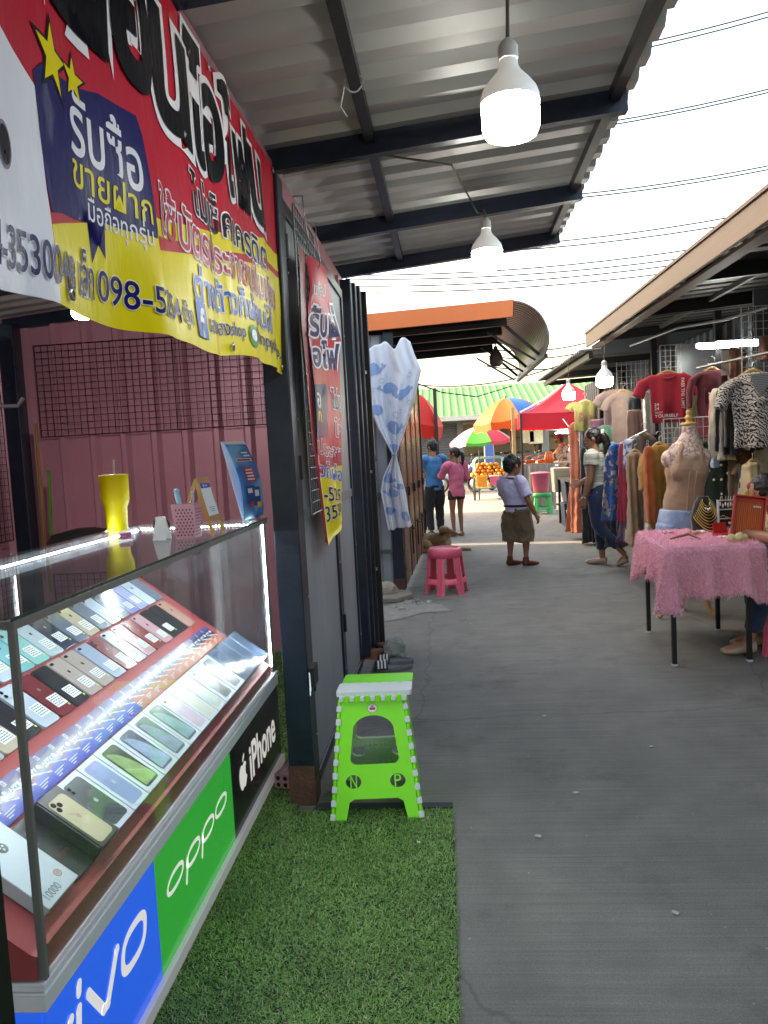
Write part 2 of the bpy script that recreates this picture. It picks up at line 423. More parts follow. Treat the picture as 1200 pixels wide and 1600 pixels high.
while y < SY1+.03:
    for d, h in ((0, 0), (.088, 0), (.128, .046), (.165, .046)): prof.append((y+d, h))
    y += pitch
rows = []
for x in (-3.35, -1.3, 99):
    rows.append([V((ex(yy)+.055 if x == 99 else x, yy, zr(ex(yy)+.055 if x == 99 else x, yy)+RH+.004+hh)) for yy, hh in prof])
n_ = len(prof); b.add([p for r in rows for p in r], [(i*n_+j, i*n_+j+1, (i+1)*n_+j+1, (i+1)*n_+j) for i in range(2) for j in range(n_-1)])
b.build('roof_sheet', roofm, shop, solid=.0015, soff=1)
# grids on the shop walls
def grid_panel(name, label, o, eu, ev, w, h, nu, nv, m, group=None, r=.0025, rf=.004):
    b = MB(); wiregrid(b, o, eu, ev, w, h, nu, nv, r, rf); return tag(b.build(name, m), label, 'wire grid', group)
gx0, gz0 = at(130, 672, WY-.06), at(425, 665, WY-.06)
grid_panel('wire_grid', 'long black wire grid hung high across the pink side wall of the phone shop', (-2.97, WY-.06, 1.69), (1, 0, 0), (0, 0, 1), 1.04, .67, 20, 14, wire_b, 'black wire grids in the phone shop')
grid_panel('wire_grid', 'black wire grid on the pink side wall next to the shop corner post', (-1.93, WY-.06, 1.69), (1, 0, 0), (0, 0, 1), .74, .67, 14, 14, wire_b, 'black wire grids in the phone shop')
grid_panel('wire_grid', 'tall black wire grid on the back wall, left of the dark corner post', (-3.15, WY-1.4, .95), (0, 1, 0), (0, 0, 1), 1.15, 1.45, 23, 29, wire_b, 'black wire grids in the phone shop')
b = MB(); p = at(-25, 636, 4.2); q = at(28, 634, 4.2); b.tube([p, q, at(36, 622, 4.2)], .011, 10)
tag(b.build('hanging_rail', steelm), 'short bright steel rail with a bent up end at the left edge inside the shop', 'rail')
for (u0, v0, u1, v1, col, lab) in ((56, 662, 74, 850, '#8a6a2a', 'thin brown broom stick leaning in the shop corner'), (76, 735, 84, 850, '#4d8a2a', 'green broom stick standing against the pink wall behind the counter')):
    p0 = at(u0, v0, WY-.3); p1 = at(u1, v1+60, WY-.22); b = MB(); b.tube([p0, p1], .011, 8)
    tag(b.build('broom_stick', pm('stick'+col, col, .4)), lab, 'stick')
p = at(135, 850, 4.6); b = MB(); b.lathe([(.02, -.5), (.03, -.1), (.20, -.06), (.23, .02), (.2, .07), (.06, .10), (.0, .10)], p, 20)
b.box((p.x, p.y, p.z-.52), (.4, .05, .04)); b.box((p.x, p.y, p.z-.521), (.05, .4, .038))
tag(b.build('round_stool', black), 'black round seat behind the glass counter', 'stool')
# light inside the shop
def bucket_bulb(y_, u_bot, v_bot, w, cord_to, lab, e=9., cordr=.005):
    p = at(u_bot, v_bot, y_); r = w/2
    t = thing('led_bulb', lab, 'light bulb', (p.x, p.y, p.z), 0, 'round LED bulbs hanging on cords')
    k = r/.085
    b = MB(); b.lathe([(.0, 0), (.055*k, 0), (.075*k, .008*k), (.084*k, .03*k), (.086*k, .10*k)], p, 28); b.build('glowing_cover', lampm(e), t)
    b = MB(); b.lathe([(.0862*k, .1*k), (.0865*k, .115*k), (.080*k, .135*k), (.060*k, .162*k), (.036*k, .188*k), (.028*k, .205*k), (.027*k, .222*k)], p, 28); b.build('housing', pm('lamp_housing', '#eceff2', .4, var=.02, bump=0, emit=.035), t)  # faint emission whitens the housing, standing in for light through the plastic
    b = MB(); pr = [(.027*k, .2222*k)]
    for i in range(5): pr += [(.030*k, (.226+i*.008)*k), (.027*k, (.230+i*.008)*k)]
    pr += [(.024*k, .268*k), (.010*k, .282*k), (.0, .282*k)]
    b.lathe(pr, p, 20); b.build('socket', pm('socket_white', '#dcdcdc', .5), t)
    q = V(cord_to); s = p+V((0, 0, .278*k))
    b = MB(); b.tube([s, s.lerp(q, .5)+V((.006, 0, 0)), q], cordr, 6); b.build('cord', pm('cord', '#6b655e', .6), t)
    return t
_LM = {}
def lampm(e):
    if e not in _LM: _LM[e] = emitmat('lamp_glow', (.80, .90, 1.0), e)
    return _LM[e]
bucket_bulb(2.10, 799, 216, .150, (at(790, 30, 2.0).x, 2.0, zr(.2, 2.0)+.02), 'nearest and largest glowing LED bulb, hanging on a cord under the corrugated awning')
bucket_bulb(4.12, 762, 421, .158, (at(754, 318, r2a.y).x, r2a.y-.06, zr(.3, r2a.y)), 'second LED bulb under the awning, hanging near the rafter further along')
p = at(130, 497, 3.6)
bucket_bulb(3.6, 130, 498, .10, (p.x, 3.6, zr(p.x, 3.6)), 'small glowing bulb inside the phone shop, half hidden by the banner', 80)
# ------------------------------------------------------------------ folding doors of the shop
DX = -.60
y_p1, y_p2, y_p3 = 3.165, 4.22, 5.02
for ya, yb, lab in ((y_p1, y_p2, 'wide grey sheet metal door leaf in a dark frame next to the counter post'), (y_p2+.004, y_p3, 'narrow grey sheet metal door leaf beside the shop opening')):
    d = thing('door_leaf', lab, 'door', (DX, ya, 0), 0, 'grey folding doors of the phone shop')
    b = MB(); b.bb((DX-.030, ya+.045, .075), (DX-.012, yb-.045, 2.44)); b.build('door_panel', greym, d)
    b = MB()
    b.bb((DX-.04, ya, .03), (DX, ya+.05, 2.5)); b.bb((DX-.04, yb-.05, .03), (DX, yb, 2.5)); b.bb((DX-.04, ya+.05, .03), (DX, yb-.05, .08)); b.bb((DX-.04, ya+.05, 2.44), (DX, yb-.05, 2.5))
    b.build('door_frame', navy, d, bevel=.004)
    for yy in (ya+.025, yb-.025):
        for z in (.25, .85, 1.6, 2.2): b = MB(); b.ball((DX+.001, yy, z), (.004, .007, .007), 6); b.build('screw', steelm, d)
    b = MB(); b.bb((DX-.012, ya+.05, 1.17), (DX-.004, yb-.05, 1.22)); b.build('cross_bar', pm('grey_bar', '#82888e', .4, .4), d)
    for z in (.5, 1.4, 2.3): b = MB(); b.tube([(DX+.004, ya+.002, z-.05), (DX+.004, ya+.002, z+.05)], .010, 8); b.build('hinge', black, d)
b = MB(); b.bb((DX-.055, y_p3+.01, .02), (DX-.02, y_p3+.04, 2.6)); b.build('pink_jamb', pinkm, shop)
d = thing('folded_door', 'dark navy folded door stack at the far end of the phone shop', 'door', (DX, SY1-.3, 0))
for k, (a0, b0) in enumerate(((SY1-.40, SY1-.30), (SY1-.28, SY1-.19), (SY1-.17, SY1-.09))):
    b = MB(); b.bb((DX-.55, a0, .02), (DX+.03+.02*k, b0, 2.62)); b.build('door_panel', navy, d, bevel=.008)
b = MB(); b.bb((DX+.055, SY1-.05, 0), (DX+.10, SY1+.01, 2.6)); b.build('edge_post', black, d, bevel=.004)
for z in (.6, 1.3, 2.0): b = MB(); b.tube([(DX+.08, SY1-.2, z), (DX+.08, SY1-.2, z+.02)], .012, 8); b.build('bolt', steelm, d)
# cable ties on the post
p = V((-.59, 3.06, .56)); b = MB(); b.tube([p, p+V((.02, -.10, -.05))], .003, 5); b.tube([p+V((0, 0, .01)), p+V((.015, -.085, -.07))], .003, 5); b.bb((-.594, 3.05, .50), (-.570, 3.15, .58), 1)
tag(b.build('cable_tie', [white, black]), 'white cable ties round a black bracket low on the shop post', 'cable tie')
# grid and hooks by the banner
b = MB(); wiregrid(b, (DX+.035, 3.20, 1.20), (0, 1, 0), (0, 0, 1), .50, 1.28, 10, 26, .0028, .0045)
tag(b.build('wire_grid', pm('grey_wire', '#7d8288', .35, .7)), 'narrow steel wire grid behind the red vertical banner', 'wire grid')
for y in (3.24, 3.55):
    b = MB(); z = 2.52 if y < 3.4 else 2.5
    b.tube([(DX+.03, y, z), (DX+.07, y, z), (DX+.075, y, z-.1), (DX+.075, y+.07, z-.16), (DX+.075, y+.005, z-.2)], .003, 6)
    tag(b.build('wire_hook', steelm), 'bent steel wire hook on the grid, %s the red vertical banner' % ('left of' if y < 3.4 else 'right above'), 'hook', 'wire hooks on the grid')
# ================================================================== TURF
def turf(name, label, regions, dens, zb=.006, h=(.004, .010)):
    t = thing(name, label, 'artificial grass', ((regions[0][0]+regions[0][2])/2, (regions[0][1]+regions[0][3])/2, 0))
    b = MB()
    for x0, y0, x1, y1 in regions: b.bb((x0, y0, .001), (x1, y1, zb))
    b.build('backing', pm('turf_backing', '#23361a', .9), t)
    b = MB(); rnd = random.Random(3)
    for x0, y0, x1, y1 in regions:
        for _ in range(int(dens*(x1-x0)*(y1-y0))):
            x, y = rnd.uniform(x0, x1), rnd.uniform(y0, y1); a = rnd.uniform(0, 2*pi); hh = rnd.uniform(*h)
            l = rnd.uniform(.004, .016); w = rnd.uniform(.0009, .0016)
            da = V((cos(a), sin(a), 0)); wd = V((-sin(a), cos(a), 0))*w
            p0 = V((x, y, zb-.001)); p1 = p0+da*l*.4+V((0, 0, hh*.62)); p2 = p0+da*l*1.3+V((0, 0, hh))
            k = 0 if rnd.random() < .55 else 1 if rnd.random() < .75 else 2
            b.add([p0-wd, p0+wd, p1+wd*.8, p1-wd*.8, p2], [(0, 1, 2, 3), (3, 2, 4)], k)
    gm = [pm('turf_blade_'+str(i), c, .55, var=.35, vs=3.5, bump=0) for i, c in enumerate(((.115, .27, .050), (.20, .39, .085), (.40, .48, .22)))]
    o = b.build('pile', gm, t); o['kind'] = 'stuff'
    return t
turf('grass_mat', 'green artificial grass mat on the concrete in front of the phone counter', [(-.84, .9, -.026, 2.985), (-.86, 2.985, -.71, 5.3), (-.71, 2.985, -.665, 3.12)], 52000)
b = MB(); b.prism([(-.60, 2.99), (-.03, 2.995), (-.028, 3.035), (-.58, 3.05)], (0, 0, 0), (1, 0, 0), (0, 1, 0), (0, 0, .010)); tag(b.build('mat_edge', pm('dark_rubber', '#2a2f36', .7, var=.2)), 'dark rubber edge strip lying along the far end of the grass mat', 'edge strip')
turf('grass_mat', 'strip of artificial grass inside the shop behind the door leaves', [(-1.6, 3.55, -.87, WY-.08), (-.86, 5.02, -.62, WY-.35)], 16000)
# ================================================================== BANNER
def bfold(y, z):
    k = max(0, min(1, (2.57-z)/.8))
    f = .011*sin(y*7.1+.8*z)+.005*sin(y*17+2.3*z+1)+.0025*sin(y*31-3*z)+.008*noise.noise(V((y*2.5, z*3, 2)))*2
    f += .018*k*sin(y*3.1+.6)
    crease = .012*math.exp(-((y-2.22-.15*(z-1.9))/.05)**2)+.016*math.exp(-((y-1.62)/.07)**2)*k
    return -.607+.006*k + f*(.25+.9*k)+crease
def bbot(y): 
    return 1.702+.040*(y-1.04)+.008*sin((y-1.0)*5.2)+.005*sin(y*11+1)
BT = 2.572
def bmap(y, z, off):
    z0 = BT+.006*sin(y*2.2); lo = bbot(y)
    # cloth coordinate: flat z in [1.72, 2.57] eased to the wavy hem
    k = (z-1.72)/(BT-1.72); zz = lo+(z0-lo)*k
    p = V((bfold(y, zz)+off, y, zz))
    return p
bt = thing('shop_banner', 'big red, white and yellow vinyl banner with Thai lettering along the awning above the counter', 'banner', (-.6, 1.8, 1.7))
vin = lambda n, c: pm('vinyl_'+n, c, .32, var=.05, vs=4, bump=.22, bs=12, spec=.07, scale=(1, 1.6, .5))
BM = [vin('red', '#c8283e'), vin('white', '#eeecf5'), vin('yellow', '#eed826'), vin('navy', '#1a1a60'), vin('black', '#15141c'), vin('scarlet', '#c2384a'), vin('blue', '#2c5fb8'), vin('green', '#2f8f4e'), vin('skyblue', '#a9c4ea'), vin('grey', '#8c8896')]
b = MB()
LAY = [0]
def layer(m2, mi, lay, mp=bmap, mb=None, dx=.035, dy=.06, base=.0):
    q = cut2d(m2, dx, dy); (mb or b).add([mp(p[0], p[1], base+lay*.0006) for p in q[0]], q[1], mi, True)
Y0, Y1 = .30, 3.05
layer(poly2d([(Y0, 1.72), (Y1, 1.72), (Y1, BT), (Y0, BT)]), 0, 0)
layer(poly2d([(Y0, 1.72), (1.255, 1.72), (1.232, 1.90), (1.225, 2.05), (1.10, 2.10), (.98, 2.16), (.8, 2.2), (.5, 2.3), (Y0, 2.3)]), 1, 1)
yel = [(1.255, 1.72), (3.045, 1.72), (3.045, 2.215), (2.7, 2.19), (2.3, 2.10), (1.95, 2.035), (1.62, 1.965), (1.24, 1.845)]
layer(poly2d(yel), 2, 1)
layer(poly2d([(3.045, 2.12), (3.045, 2.145), (2.7, 2.115), (2.3, 2.04), (1.95, 1.99), (1.66, 1.935), (1.66, 1.905), (1.95, 1.965), (2.3, 2.015), (2.7, 2.09)]), 0, 2)
layer(poly2d([(Y0, 1.72), (1.06, 1.72), (1.0, 1.80), (Y0, 1.86)]), 8, 2)
layer(poly2d([(1.215, 2.075), (1.245, 2.10), (1.38, 2.125), (1.46, 2.15), (1.60, 2.165), (1.62, 2.13), (1.655, 1.945), (1.645, 1.925), (1.46, 1.912), (1.46, 1.845), (1.435, 1.865), (1.41, 1.825), (1.40, 1.895), (1.30, 1.880), (1.245, 1.865), (1.235, 1.90)]), 3, 2)
def star(cx, cy, r):
    return poly2d([(cx+r*k*sin(pi*i/5), cy+r*k*cos(pi*i/5)) for i, k in enumerate([1, .42]*5)])
for cx, cy, r in ((1.285, 2.125, .058), (1.375, 2.135, .038)):
    layer(star(cx, cy, r*1.3), 4, 3); layer(star(cx, cy, r), 2, 4)
layer(shift(text2d('รับซื้อ', .012, w=.245, h=.125), 1.355, 2.005), 1, 3)
layer(shift(text2d('ขายฝาก', .008, w=.27, h=.062), 1.355, 1.948), 2, 4)
layer(shift(text2d('มือถือทุกรุ่น', .006, w=.215, h=.062), 1.405, 1.888), 1, 3)
def outlined(s, y, z, w, h, fill, line, o1=.02, o2=.055, lay=3, rot=0):
    layer(shift(text2d(s, o2, w=w, h=h, ref=o1), y, z, rot), line, lay); layer(shift(text2d(s, o1, w=w, h=h, ref=o1), y, z, rot), fill, lay+1)
for ch, ua, ub, zt_ in (('รั', -70, 0, 2.56), ('บ', 12, 98, 2.52), ('ผ', 104, 184, 2.50), ('อ', 188, 248, 2.50), ('น', 248, 306, 2.49), ('ไ', 304, 330, 2.56), ('อ', 330, 353, 2.49), ('โ', 352, 372, 2.56), ('ฟ', 372, 394, 2.53), ('น', 393, 416, 2.49)):
    vm = lambda u: max(20, 130+(u-250)*1.0); ya_ = atx(ua, vm(ua), -.585).y if ua > 0 else .62; yb_ = atx(ub, vm(ub), -.585).y if ub > 0 else .80
    ya_ = {12: .84}.get(ua, ya_); li = .3*((ua+70)//40); layer(shift(text2d(ch, .085, w=yb_-ya_, h=zt_-2.222, ref=.035), ya_, 2.222), 1, 3+li); layer(shift(text2d(ch, .035, w=yb_-ya_, h=zt_-2.222, ref=.035), ya_, 2.222), 4, 7+li)
outlined('ไม่เช็คเครดิต', 1.93, 2.07, .78, .115, 4, 1, .015, .05, 5)
outlined('ใช้บัตรประชาชนใบเดียว', 1.71, 1.955, 1.20, .115, 5, 1, .012, .05, 5)
outlined('ต่างด้าวก็ผ่อนได้', 1.90, 1.845, .86, .095, 6, 1, .012, .045, 6)
outlined('094-3530048', .96, 1.752, .375, .062, 3, 1, .008, .03, 5)
outlined('เล็ก', 1.355, 1.757, .055, .085, 3, 1, .006, .03, 5)
outlined('098-5254', 1.425, 1.762, .36, .058, 3, 1, .008, .03, 5)
outlined('ตุ๊ก', 1.80, 1.755, .065, .07, 3, 1, .006, .03, 5)
layer(poly2d([(1.895, 1.752), (1.975, 1.752), (1.975, 1.845), (1.895, 1.845)]), 6, 7)
layer(shift(text2d('f', .03, w=.036, h=.078), 1.922, 1.753), 1, 8)
outlined('เฮงเฮงshop', 2.0, 1.765, .35, .055, 3, 1, .006, .03, 5)
layer(ring2d(2.42, 1.79, .045, .038, .044, 24), 7, 6)
layer(ring2d(2.42, 1.792, .026, .02, .0195, 20), 1, 7)
outlined('hnppshop.', 2.475, 1.768, .56, .062, 4, 1, .008, .03, 5)
for cy, cz in ((1.005, 2.07), (1.10, 1.925)): # black lens dots on the printed white phone
    layer(ring2d(cy, cz, .026, .034, .033, 24), 9, 3); layer(ring2d(cy, cz, .021, .028, .027, 24), 4, 4)
b.build('printed_sheet', BM, bt)
for y in (Y1-.02, 2.2, 1.3, .5):
    for z in ((BT-.02), 1.745):
        b = MB(); p = bmap(y, z, .006); b.lathe([(.006, -.001), (.012, 0), (.012, .002), (.006, .003)], (0, 0, 0), 12, M=Matrix.Translation(p) @ Matrix.Rotation(pi/2, 4, 'Y')); b.build('eyelet', steelm, bt)
b = MB(); q = bmap(Y1-.02, BT-.02, .006); b.tube([q, q+V((-.03, .05, .04)), q+V((-.05, .07, .03))], .004, 6); b.build('tie', black, bt)
# narrow folded banner on the grid
VL = [(.0, 478, 398), (.10, 479, 450), (.27, 480, 520), (.5, 489, 610), (.7, 497, 700), (.85, 506, 770), (1, 515, 853)]
VR = [(.0, 511, 417), (.10, 517, 455), (.27, 528, 522), (.5, 531, 625), (.7, 531, 715), (.85, 532, 775), (1, 537, 812)]
def lerp_tab(tab, t):
    for i in range(len(tab)-1):
        if t <= tab[i+1][0] or i == len(tab)-2:
            k = (t-tab[i][0])/(tab[i+1][0]-tab[i][0]); return tab[i][1]+(tab[i+1][1]-tab[i][1])*k, tab[i][2]+(tab[i+1][2]-tab[i][2])*k
def vmap(s, t, off):
    t = max(0, min(1, 1-t)); l, r_ = lerp_tab(VL, t), lerp_tab(VR, t)
    p0, p1 = atx(*l, -.545), atx(*r_, -.545); p = p0.lerp(p1, s)
    f = .008*sin(s*5+t*5)+.004*sin(s*9-t*11+1)*(.4+t)+.012*math.exp(-((t-.10-.18*s)/.05)**2)
    return V((p.x+f+off, p.y, p.z))
vb = thing('vertical_banner', 'narrow folded red and yellow vinyl banner with Thai lettering hanging on the wire grid', 'banner', (-.545, 3.6, 1.05))
b = MB(); vl = lambda m2, mi, lay: layer(m2, mi, lay, vmap, b, .08, .03)
vl(poly2d([(0, 0), (1, 0), (1, 1), (0, 1)]), 0, 0)
vl(poly2d([(0, 0), (1, 0), (1, .27), (.5, .25), (0, .20)]), 2, 1)
vl(poly2d([(0, .23), (.5, .28), (1, .30), (1, .285), (.5, .265), (0, .215)]), 5, 2)
def vo(s, x, y, w, h, f, l, o1=.02, o2=.07): 
    vl(shift(text2d(s, o2, w=w, h=h, ref=o1), x, y), l, 3); vl(shift(text2d(s, o1, w=w, h=h, ref=o1), x, y), f, 4)
vl(shift(text2d('แฟช้อป', .008, .3, w=.72, h=.055), .08, .875), 1, 3)
vo('รับผ่', .02, .715, .95, .13, 3, 1, .03, .09)
vo('อโฟ', .04, .60, .93, .105, 3, 1, .03, .09)
vl(poly2d([(0, .335), (.5, .36), (.53, .53), (.48, .545), (0, .525)]), 3, 3)
vl(shift(text2d('อ', .02, w=.24, h=.055), .06, .445), 1, 4); vl(shift(text2d('ก', .02, w=.2, h=.035), .08, .40), 2, 4)
vo('ไม่เ', .62, .46, .36, .075, 3, 1); vo('ใช้', .70, .365, .28, .065, 5, 1)
vo('ประชา', .03, .285, .95, .055, 5, 1, .01, .05); vo('วก็ผ่อ', .05, .205, .92, .06, 6, 1, .01, .05)
vo('-525', .12, .125, .8, .05, 4, 1, .01, .04); vo('3530', .1, .06, .84, .05, 4, 1, .01, .04)
b.build('printed_sheet', BM, vb)
b = MB()
def vback(s, t):
    l = lerp_tab(VL, t); p = atx(*l, -.545)
    return V((p.x-.004-.008*s+.004*sin(t*6), p.y-(.02+.075*(1-t*.75))*s, p.z+.02*s+.01*sin(t*9)*s))
b.grid(vback, 3, 24, 0)
b.build('folded_edge', pm('vinyl_back', '#8e1b30', .35, bump=.1, bs=20), vb)
# ================================================================== GLASS COUNTER
CX, CY0, CY1, CB, CT = -.830, 1.372, 3.50, -1.455, 1.165
ct = thing('display_counter', 'glass topped phone display counter with blue, green and black printed front panels', 'counter', (-1.14, 2.4, 0))
ZT, ZB = .447, .385
b = MB(); b.bb((CB, CY0+.012, .05), (CX-.014, CY1-.012, ZB)); b.build('cabinet', pm('cabinet_white', '#c9ccd0', .5), ct)
b = MB(); b.bb((CB, CY0, .004), (CX+.012, CY1, .045)); b.build('kick_strip', pm('kick_pale', '#cfd0d8', .4, var=.03, emit=.02), ct, bevel=.003)
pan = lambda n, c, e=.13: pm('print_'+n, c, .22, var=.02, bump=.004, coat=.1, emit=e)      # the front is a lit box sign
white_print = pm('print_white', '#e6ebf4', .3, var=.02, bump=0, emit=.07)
PX = CX-.004
def panel(name, y0, y1, m, end=False):
    b = MB(); b.bb((PX-.008, y0+.0015, .046), (PX, y1-.0015, ZB-.001))
    return b
def letters(b, m2, y, z, mi=1): b.flat(shift(m2, y, z), (PX+.0012, 0, 0), (0, 1, 0), (0, 0, 1), mi)
b = panel('', CY0, 1.944, 0); b.bb((CB, CY0-.001, .046), (PX-.009, CY0+.010, ZB-.001))
def stroke(pts, w): # joined rounded stroke
    out = ([], [])
    for i in range(len(pts)-1):
        (x0, y0), (x1, y1) = pts[i], pts[i+1]; dx, dy = x1-x0, y1-y0; L = math.hypot(dx, dy); nx, ny = -dy/L*w/2, dx/L*w/2
        o = len(out[0]); out[0].extend([(x0+nx, y0+ny), (x0-nx, y0-ny), (x1-nx, y1-ny), (x1+nx, y1+ny)]); out[1].append((o, o+1, o+2, o+3))
    for x, y in pts:
        o = len(out[0]); out[0].extend([(x+w/2*cos(2*pi*k/14), y+w/2*sin(2*pi*k/14)) for k in range(14)]); out[1].append(tuple(range(o, o+14)))
    return out
vst = lambda x: stroke([(x+.008, .298), (x+.070, .212), (x+.090, .212), (x+.155, .300)], .024)
def bars(b, m2):
    for i, f in enumerate(m2[1]): b.flat(([m2[0][k] for k in f], [tuple(range(len(f)))]), (PX+.0012+.00025*i, 0, 0), (0, 1, 0), (0, 0, 1), 1)
for m2 in (vst(1.305), vst(1.533)): bars(b, m2)
bars(b, stroke([(1.482, .210), (1.497, .296)], .024)); bars(b, stroke([(1.502, .328), (1.506, .346)], .022))
letters(b, ring2d(1.786, .252, .080, .053, .021, 40, 2.7, .25), 0, 0)
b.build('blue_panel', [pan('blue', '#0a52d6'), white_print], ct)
b = panel('', 1.944, 2.690, 0)
for cy in (2.085, 2.545): letters(b, ring2d(cy, .247, .070, .030, .012, 40, 2.3, .35), 0, 0)
for cy in (2.245, 2.395):
    letters(b, ring2d(cy, .240, .066, .030, .012, 40, 2.3, .35), 0, 0); bars(b, stroke([(cy-.075, .183), (cy-.052, .25)], .014))
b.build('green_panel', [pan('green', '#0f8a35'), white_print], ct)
b = panel('', 2.690, CY1, 0)
ap = apple2d(1); letters(b, ([(p[0]*.145, p[1]*.132) for p in ap[0]], ap[1]), 2.845, .172)
letters(b, text2d('iPhone', .022, w=.455, h=.150), 2.945, .152)
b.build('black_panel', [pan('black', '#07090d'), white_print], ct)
# rails
b = MB()
b.bb((CB-.01, CY0-.004, ZB), (CX+.002, CY1+.004, ZB+.034)); b.bb((CB-.01, CY0-.007, ZB+.0345), (CX+.005, CY1+.007, ZB+.042)); b.bb((CB-.01, CY0-.003, ZB+.0425), (CX+.001, CY1+.003, ZB+.052)); b.bb((CB-.01, CY0-.006, ZB+.0525), (CX+.004, CY1+.006, ZT))
b.build('rail', alum, ct, bevel=.003)
DXF, DZF, DS = -.855, .500, .75
b = MB(); prof = [(DXF+.012, ZT+.001), (DXF+.012, DZF-.004), (DXF, DZF), (-1.435, DZF+DS*(DXF+1.435)), (-1.445, DZF+DS*(DXF+1.435)-.01), (-1.445, ZT+.001)]
b.prism(prof, (0, CY0+.004, 0), (1, 0, 0), (0, 0, 1), (0, CY1-CY0-.075, 0)); b.build('red_deck', pm('red_cloth', '#b03a3e', .6, var=.1, bump=.06, bs=30, sheen=.15), ct)
gl = glassmat('counter_glass', (.92, .965, .955), 1.0, .004, .02)
b = MB(); b.bb((CX-.008, CY0+.003, ZT-.02), (CX-.002, CY1-.003, CT)); b.build('front_glass', gl, ct)
b = MB(); b.bb((CB, CY0, CT+.001), (CX, CY1, CT+.008)); b.build('top_glass', glassmat('counter_top_glass', (.90, .955, .945), .9, .006, .04), ct)
for y in (CY0, CY1-.006):
    b = MB(); b.bb((CB, y, ZT), (CX-.009, y+.005, CT)); b.build('end_glass', gl, ct)
edge = pm('glass_edge', '#24443f', .2, var=.1)
b = MB(); b.bb((CX+.0005, CY0, CT+.0012), (CX+.0035, CY1, CT+.0085)); b.build('glass_edge', edge, ct)
b = MB()
brow = pm('dull_aluminium', '#8d8a86', .45, .45)
b.bb((CX-.022, CY0+.006, CT-.016), (CX+.003, CY1-.006, CT)); b.bb((CX-.012, CY0+.006, ZT), (CX+.0025, CY0+.017, CT-.0165)); b.bb((CX-.020, CY1-.03, ZT), (CX-.009, CY1-.012, CT-.0165)); b.bb((CB, CY1-.024, CT-.014), (CX-.024, CY1-.008, CT)); b.bb((CB, CY0+.006, CT-.014), (CX-.024, CY0+.022, CT))
b.bb((CB, CY0+.006, ZT), (CB+.02, CY0+.026, CT-.016)); b.bb((CB, CY1-.03, ZT), (CB+.02, CY1-.012, CT-.016))
b.build('glass_frame', brow, ct)
# LED strips (lit)
chip = emitmat('led_chip', (.70, .83, 1.0), 230.)
stripm = pm('strip_white', '#cfd6e6', .4, var=.03)
def ledstrip(p0, p1, nrm, n, side):
    p0, p1, nrm, side = V(p0), V(p1), V(nrm), V(side)
    d = (p1-p0).normalized()
    b = MB(); b.beam(p0, p1, .012, .002, 0, nrm)
    for i in range(n):
        c = p0.lerp(p1, (i+.5)/n)+nrm*.0022
        b.add([c-d*.0025-side*.002, c+d*.0025-side*.002, c+d*.0025+side*.002, c-d*.0025+side*.002], [(0, 1, 2, 3)], 1)
    o = b.build('led_strip', [stripm, chip], ct); return o
ledstrip((CB+.018, CY0+.03, CT-.022), (CB+.018, CY1-.03, CT-.022), (1, 0, 0), 110, (0, 0, 1))
ledstrip((CB+.03, CY1-.022, CT-.02), (CX-.03, CY1-.022, CT-.02), (0, -1, 0), 34, (0, 0, 1))
ledstrip((CX-.016, CY1-.034, ZT+.03), (CX-.016, CY1-.034, CT-.02), (0, -1, 0), 50, (1, 0, 0))
ledstrip((CX-.028, CY0+.05, CT-.012), (CX-.028, CY1-.04, CT-.012), (0, 0, -1), 90, (1, 0, 0))
b = MB(); b.bb((CB, CY0+.006, CT-.06), (CB+.014, CY1-.01, CT-.0005)); b.build('back_rail', pm('back_rail_white', '#b9c0cf', .45), ct)
b = MB(); b.bb((CB, CY0+.03, ZT), (CB+.006, CY1-.032, CT-.062)); b.build('back_door', glassmat('smoked_glass', (.25, .27, .30), 1.2, .01), ct)
# the black post at the near end of the counter
p = atx(9, 1440, -.80); b = MB(); b.bb((-.86, p.y-.05, 0), (-.80, p.y, 2.5)); b.bb((-.875, p.y-.065, 0), (-.785, p.y+.004, .012))
tag(b.build('steel_post', black), 'black steel post at the near end of the glass counter', 'post')
# ------------------------------------------------------------------ goods on the deck
sl_ = math.hypot(1, DS); EXD = V((-1/sl_, 0, DS/sl_)); NRM = V((DS/sl_, 0, 1/sl_))    # up the slope, and off it
def deck(x, y): return V((x, y, DZF+DS*(DXF-x)))
def on_deck(px): # matrix: local x = +Y (along the counter), local y = up the slope, local z = off the deck
    return px
ORD = ['first', 'second', 'third', 'fourth', 'fifth', 'sixth', 'seventh', 'eighth', 'ninth', 'tenth', 'eleventh', 'twelfth', 'thirteenth', 'fourteenth', 'fifteenth', 'sixteenth', 'seventeenth', 'eighteenth', 'nineteenth', 'twentieth', 'twenty-first', 'twenty-second', 'twenty-third', 'twenty-fourth', 'twenty-fifth', 'twenty-sixth', 'twenty-seventh', 'twenty-eighth', 'twenty-ninth', 'thirtieth']
def rrect(w, h, r, n=5):
    out = []
    for cx, cy, a0 in ((w-r, r, -pi/2), (w-r, h-r, 0), (r, h-r, pi/2), (r, r, pi)):
        for i in range(n+1): a = a0+pi/2*i/n; out.append((cx+r*cos(a), cy+r*sin(a)))
    return out
EY = V((0, 1, 0))
def put(x, y, lift, lean=0.):
    return deck(x, y)+NRM*lift
phone_m = lambda n, c, me=0.: pm('phone_'+n, c, .16, me, var=.02, bump=0, coat=.5)
paper = pm('paper', '#e9edf2', .6, var=.03, bump=0); ink = pm('ink', '#30333c', .7, bump=0); ygreen = pm('sticker_green', '#b7e34a', .5, bump=0); lensm = pm('lens', '#121318', .1, bump=0, coat=.6)
applem = lambda dark: pm('logo_dark' if dark else 'logo_light', '#55575e' if dark else '#c3c6cc', .15, .6, bump=0)
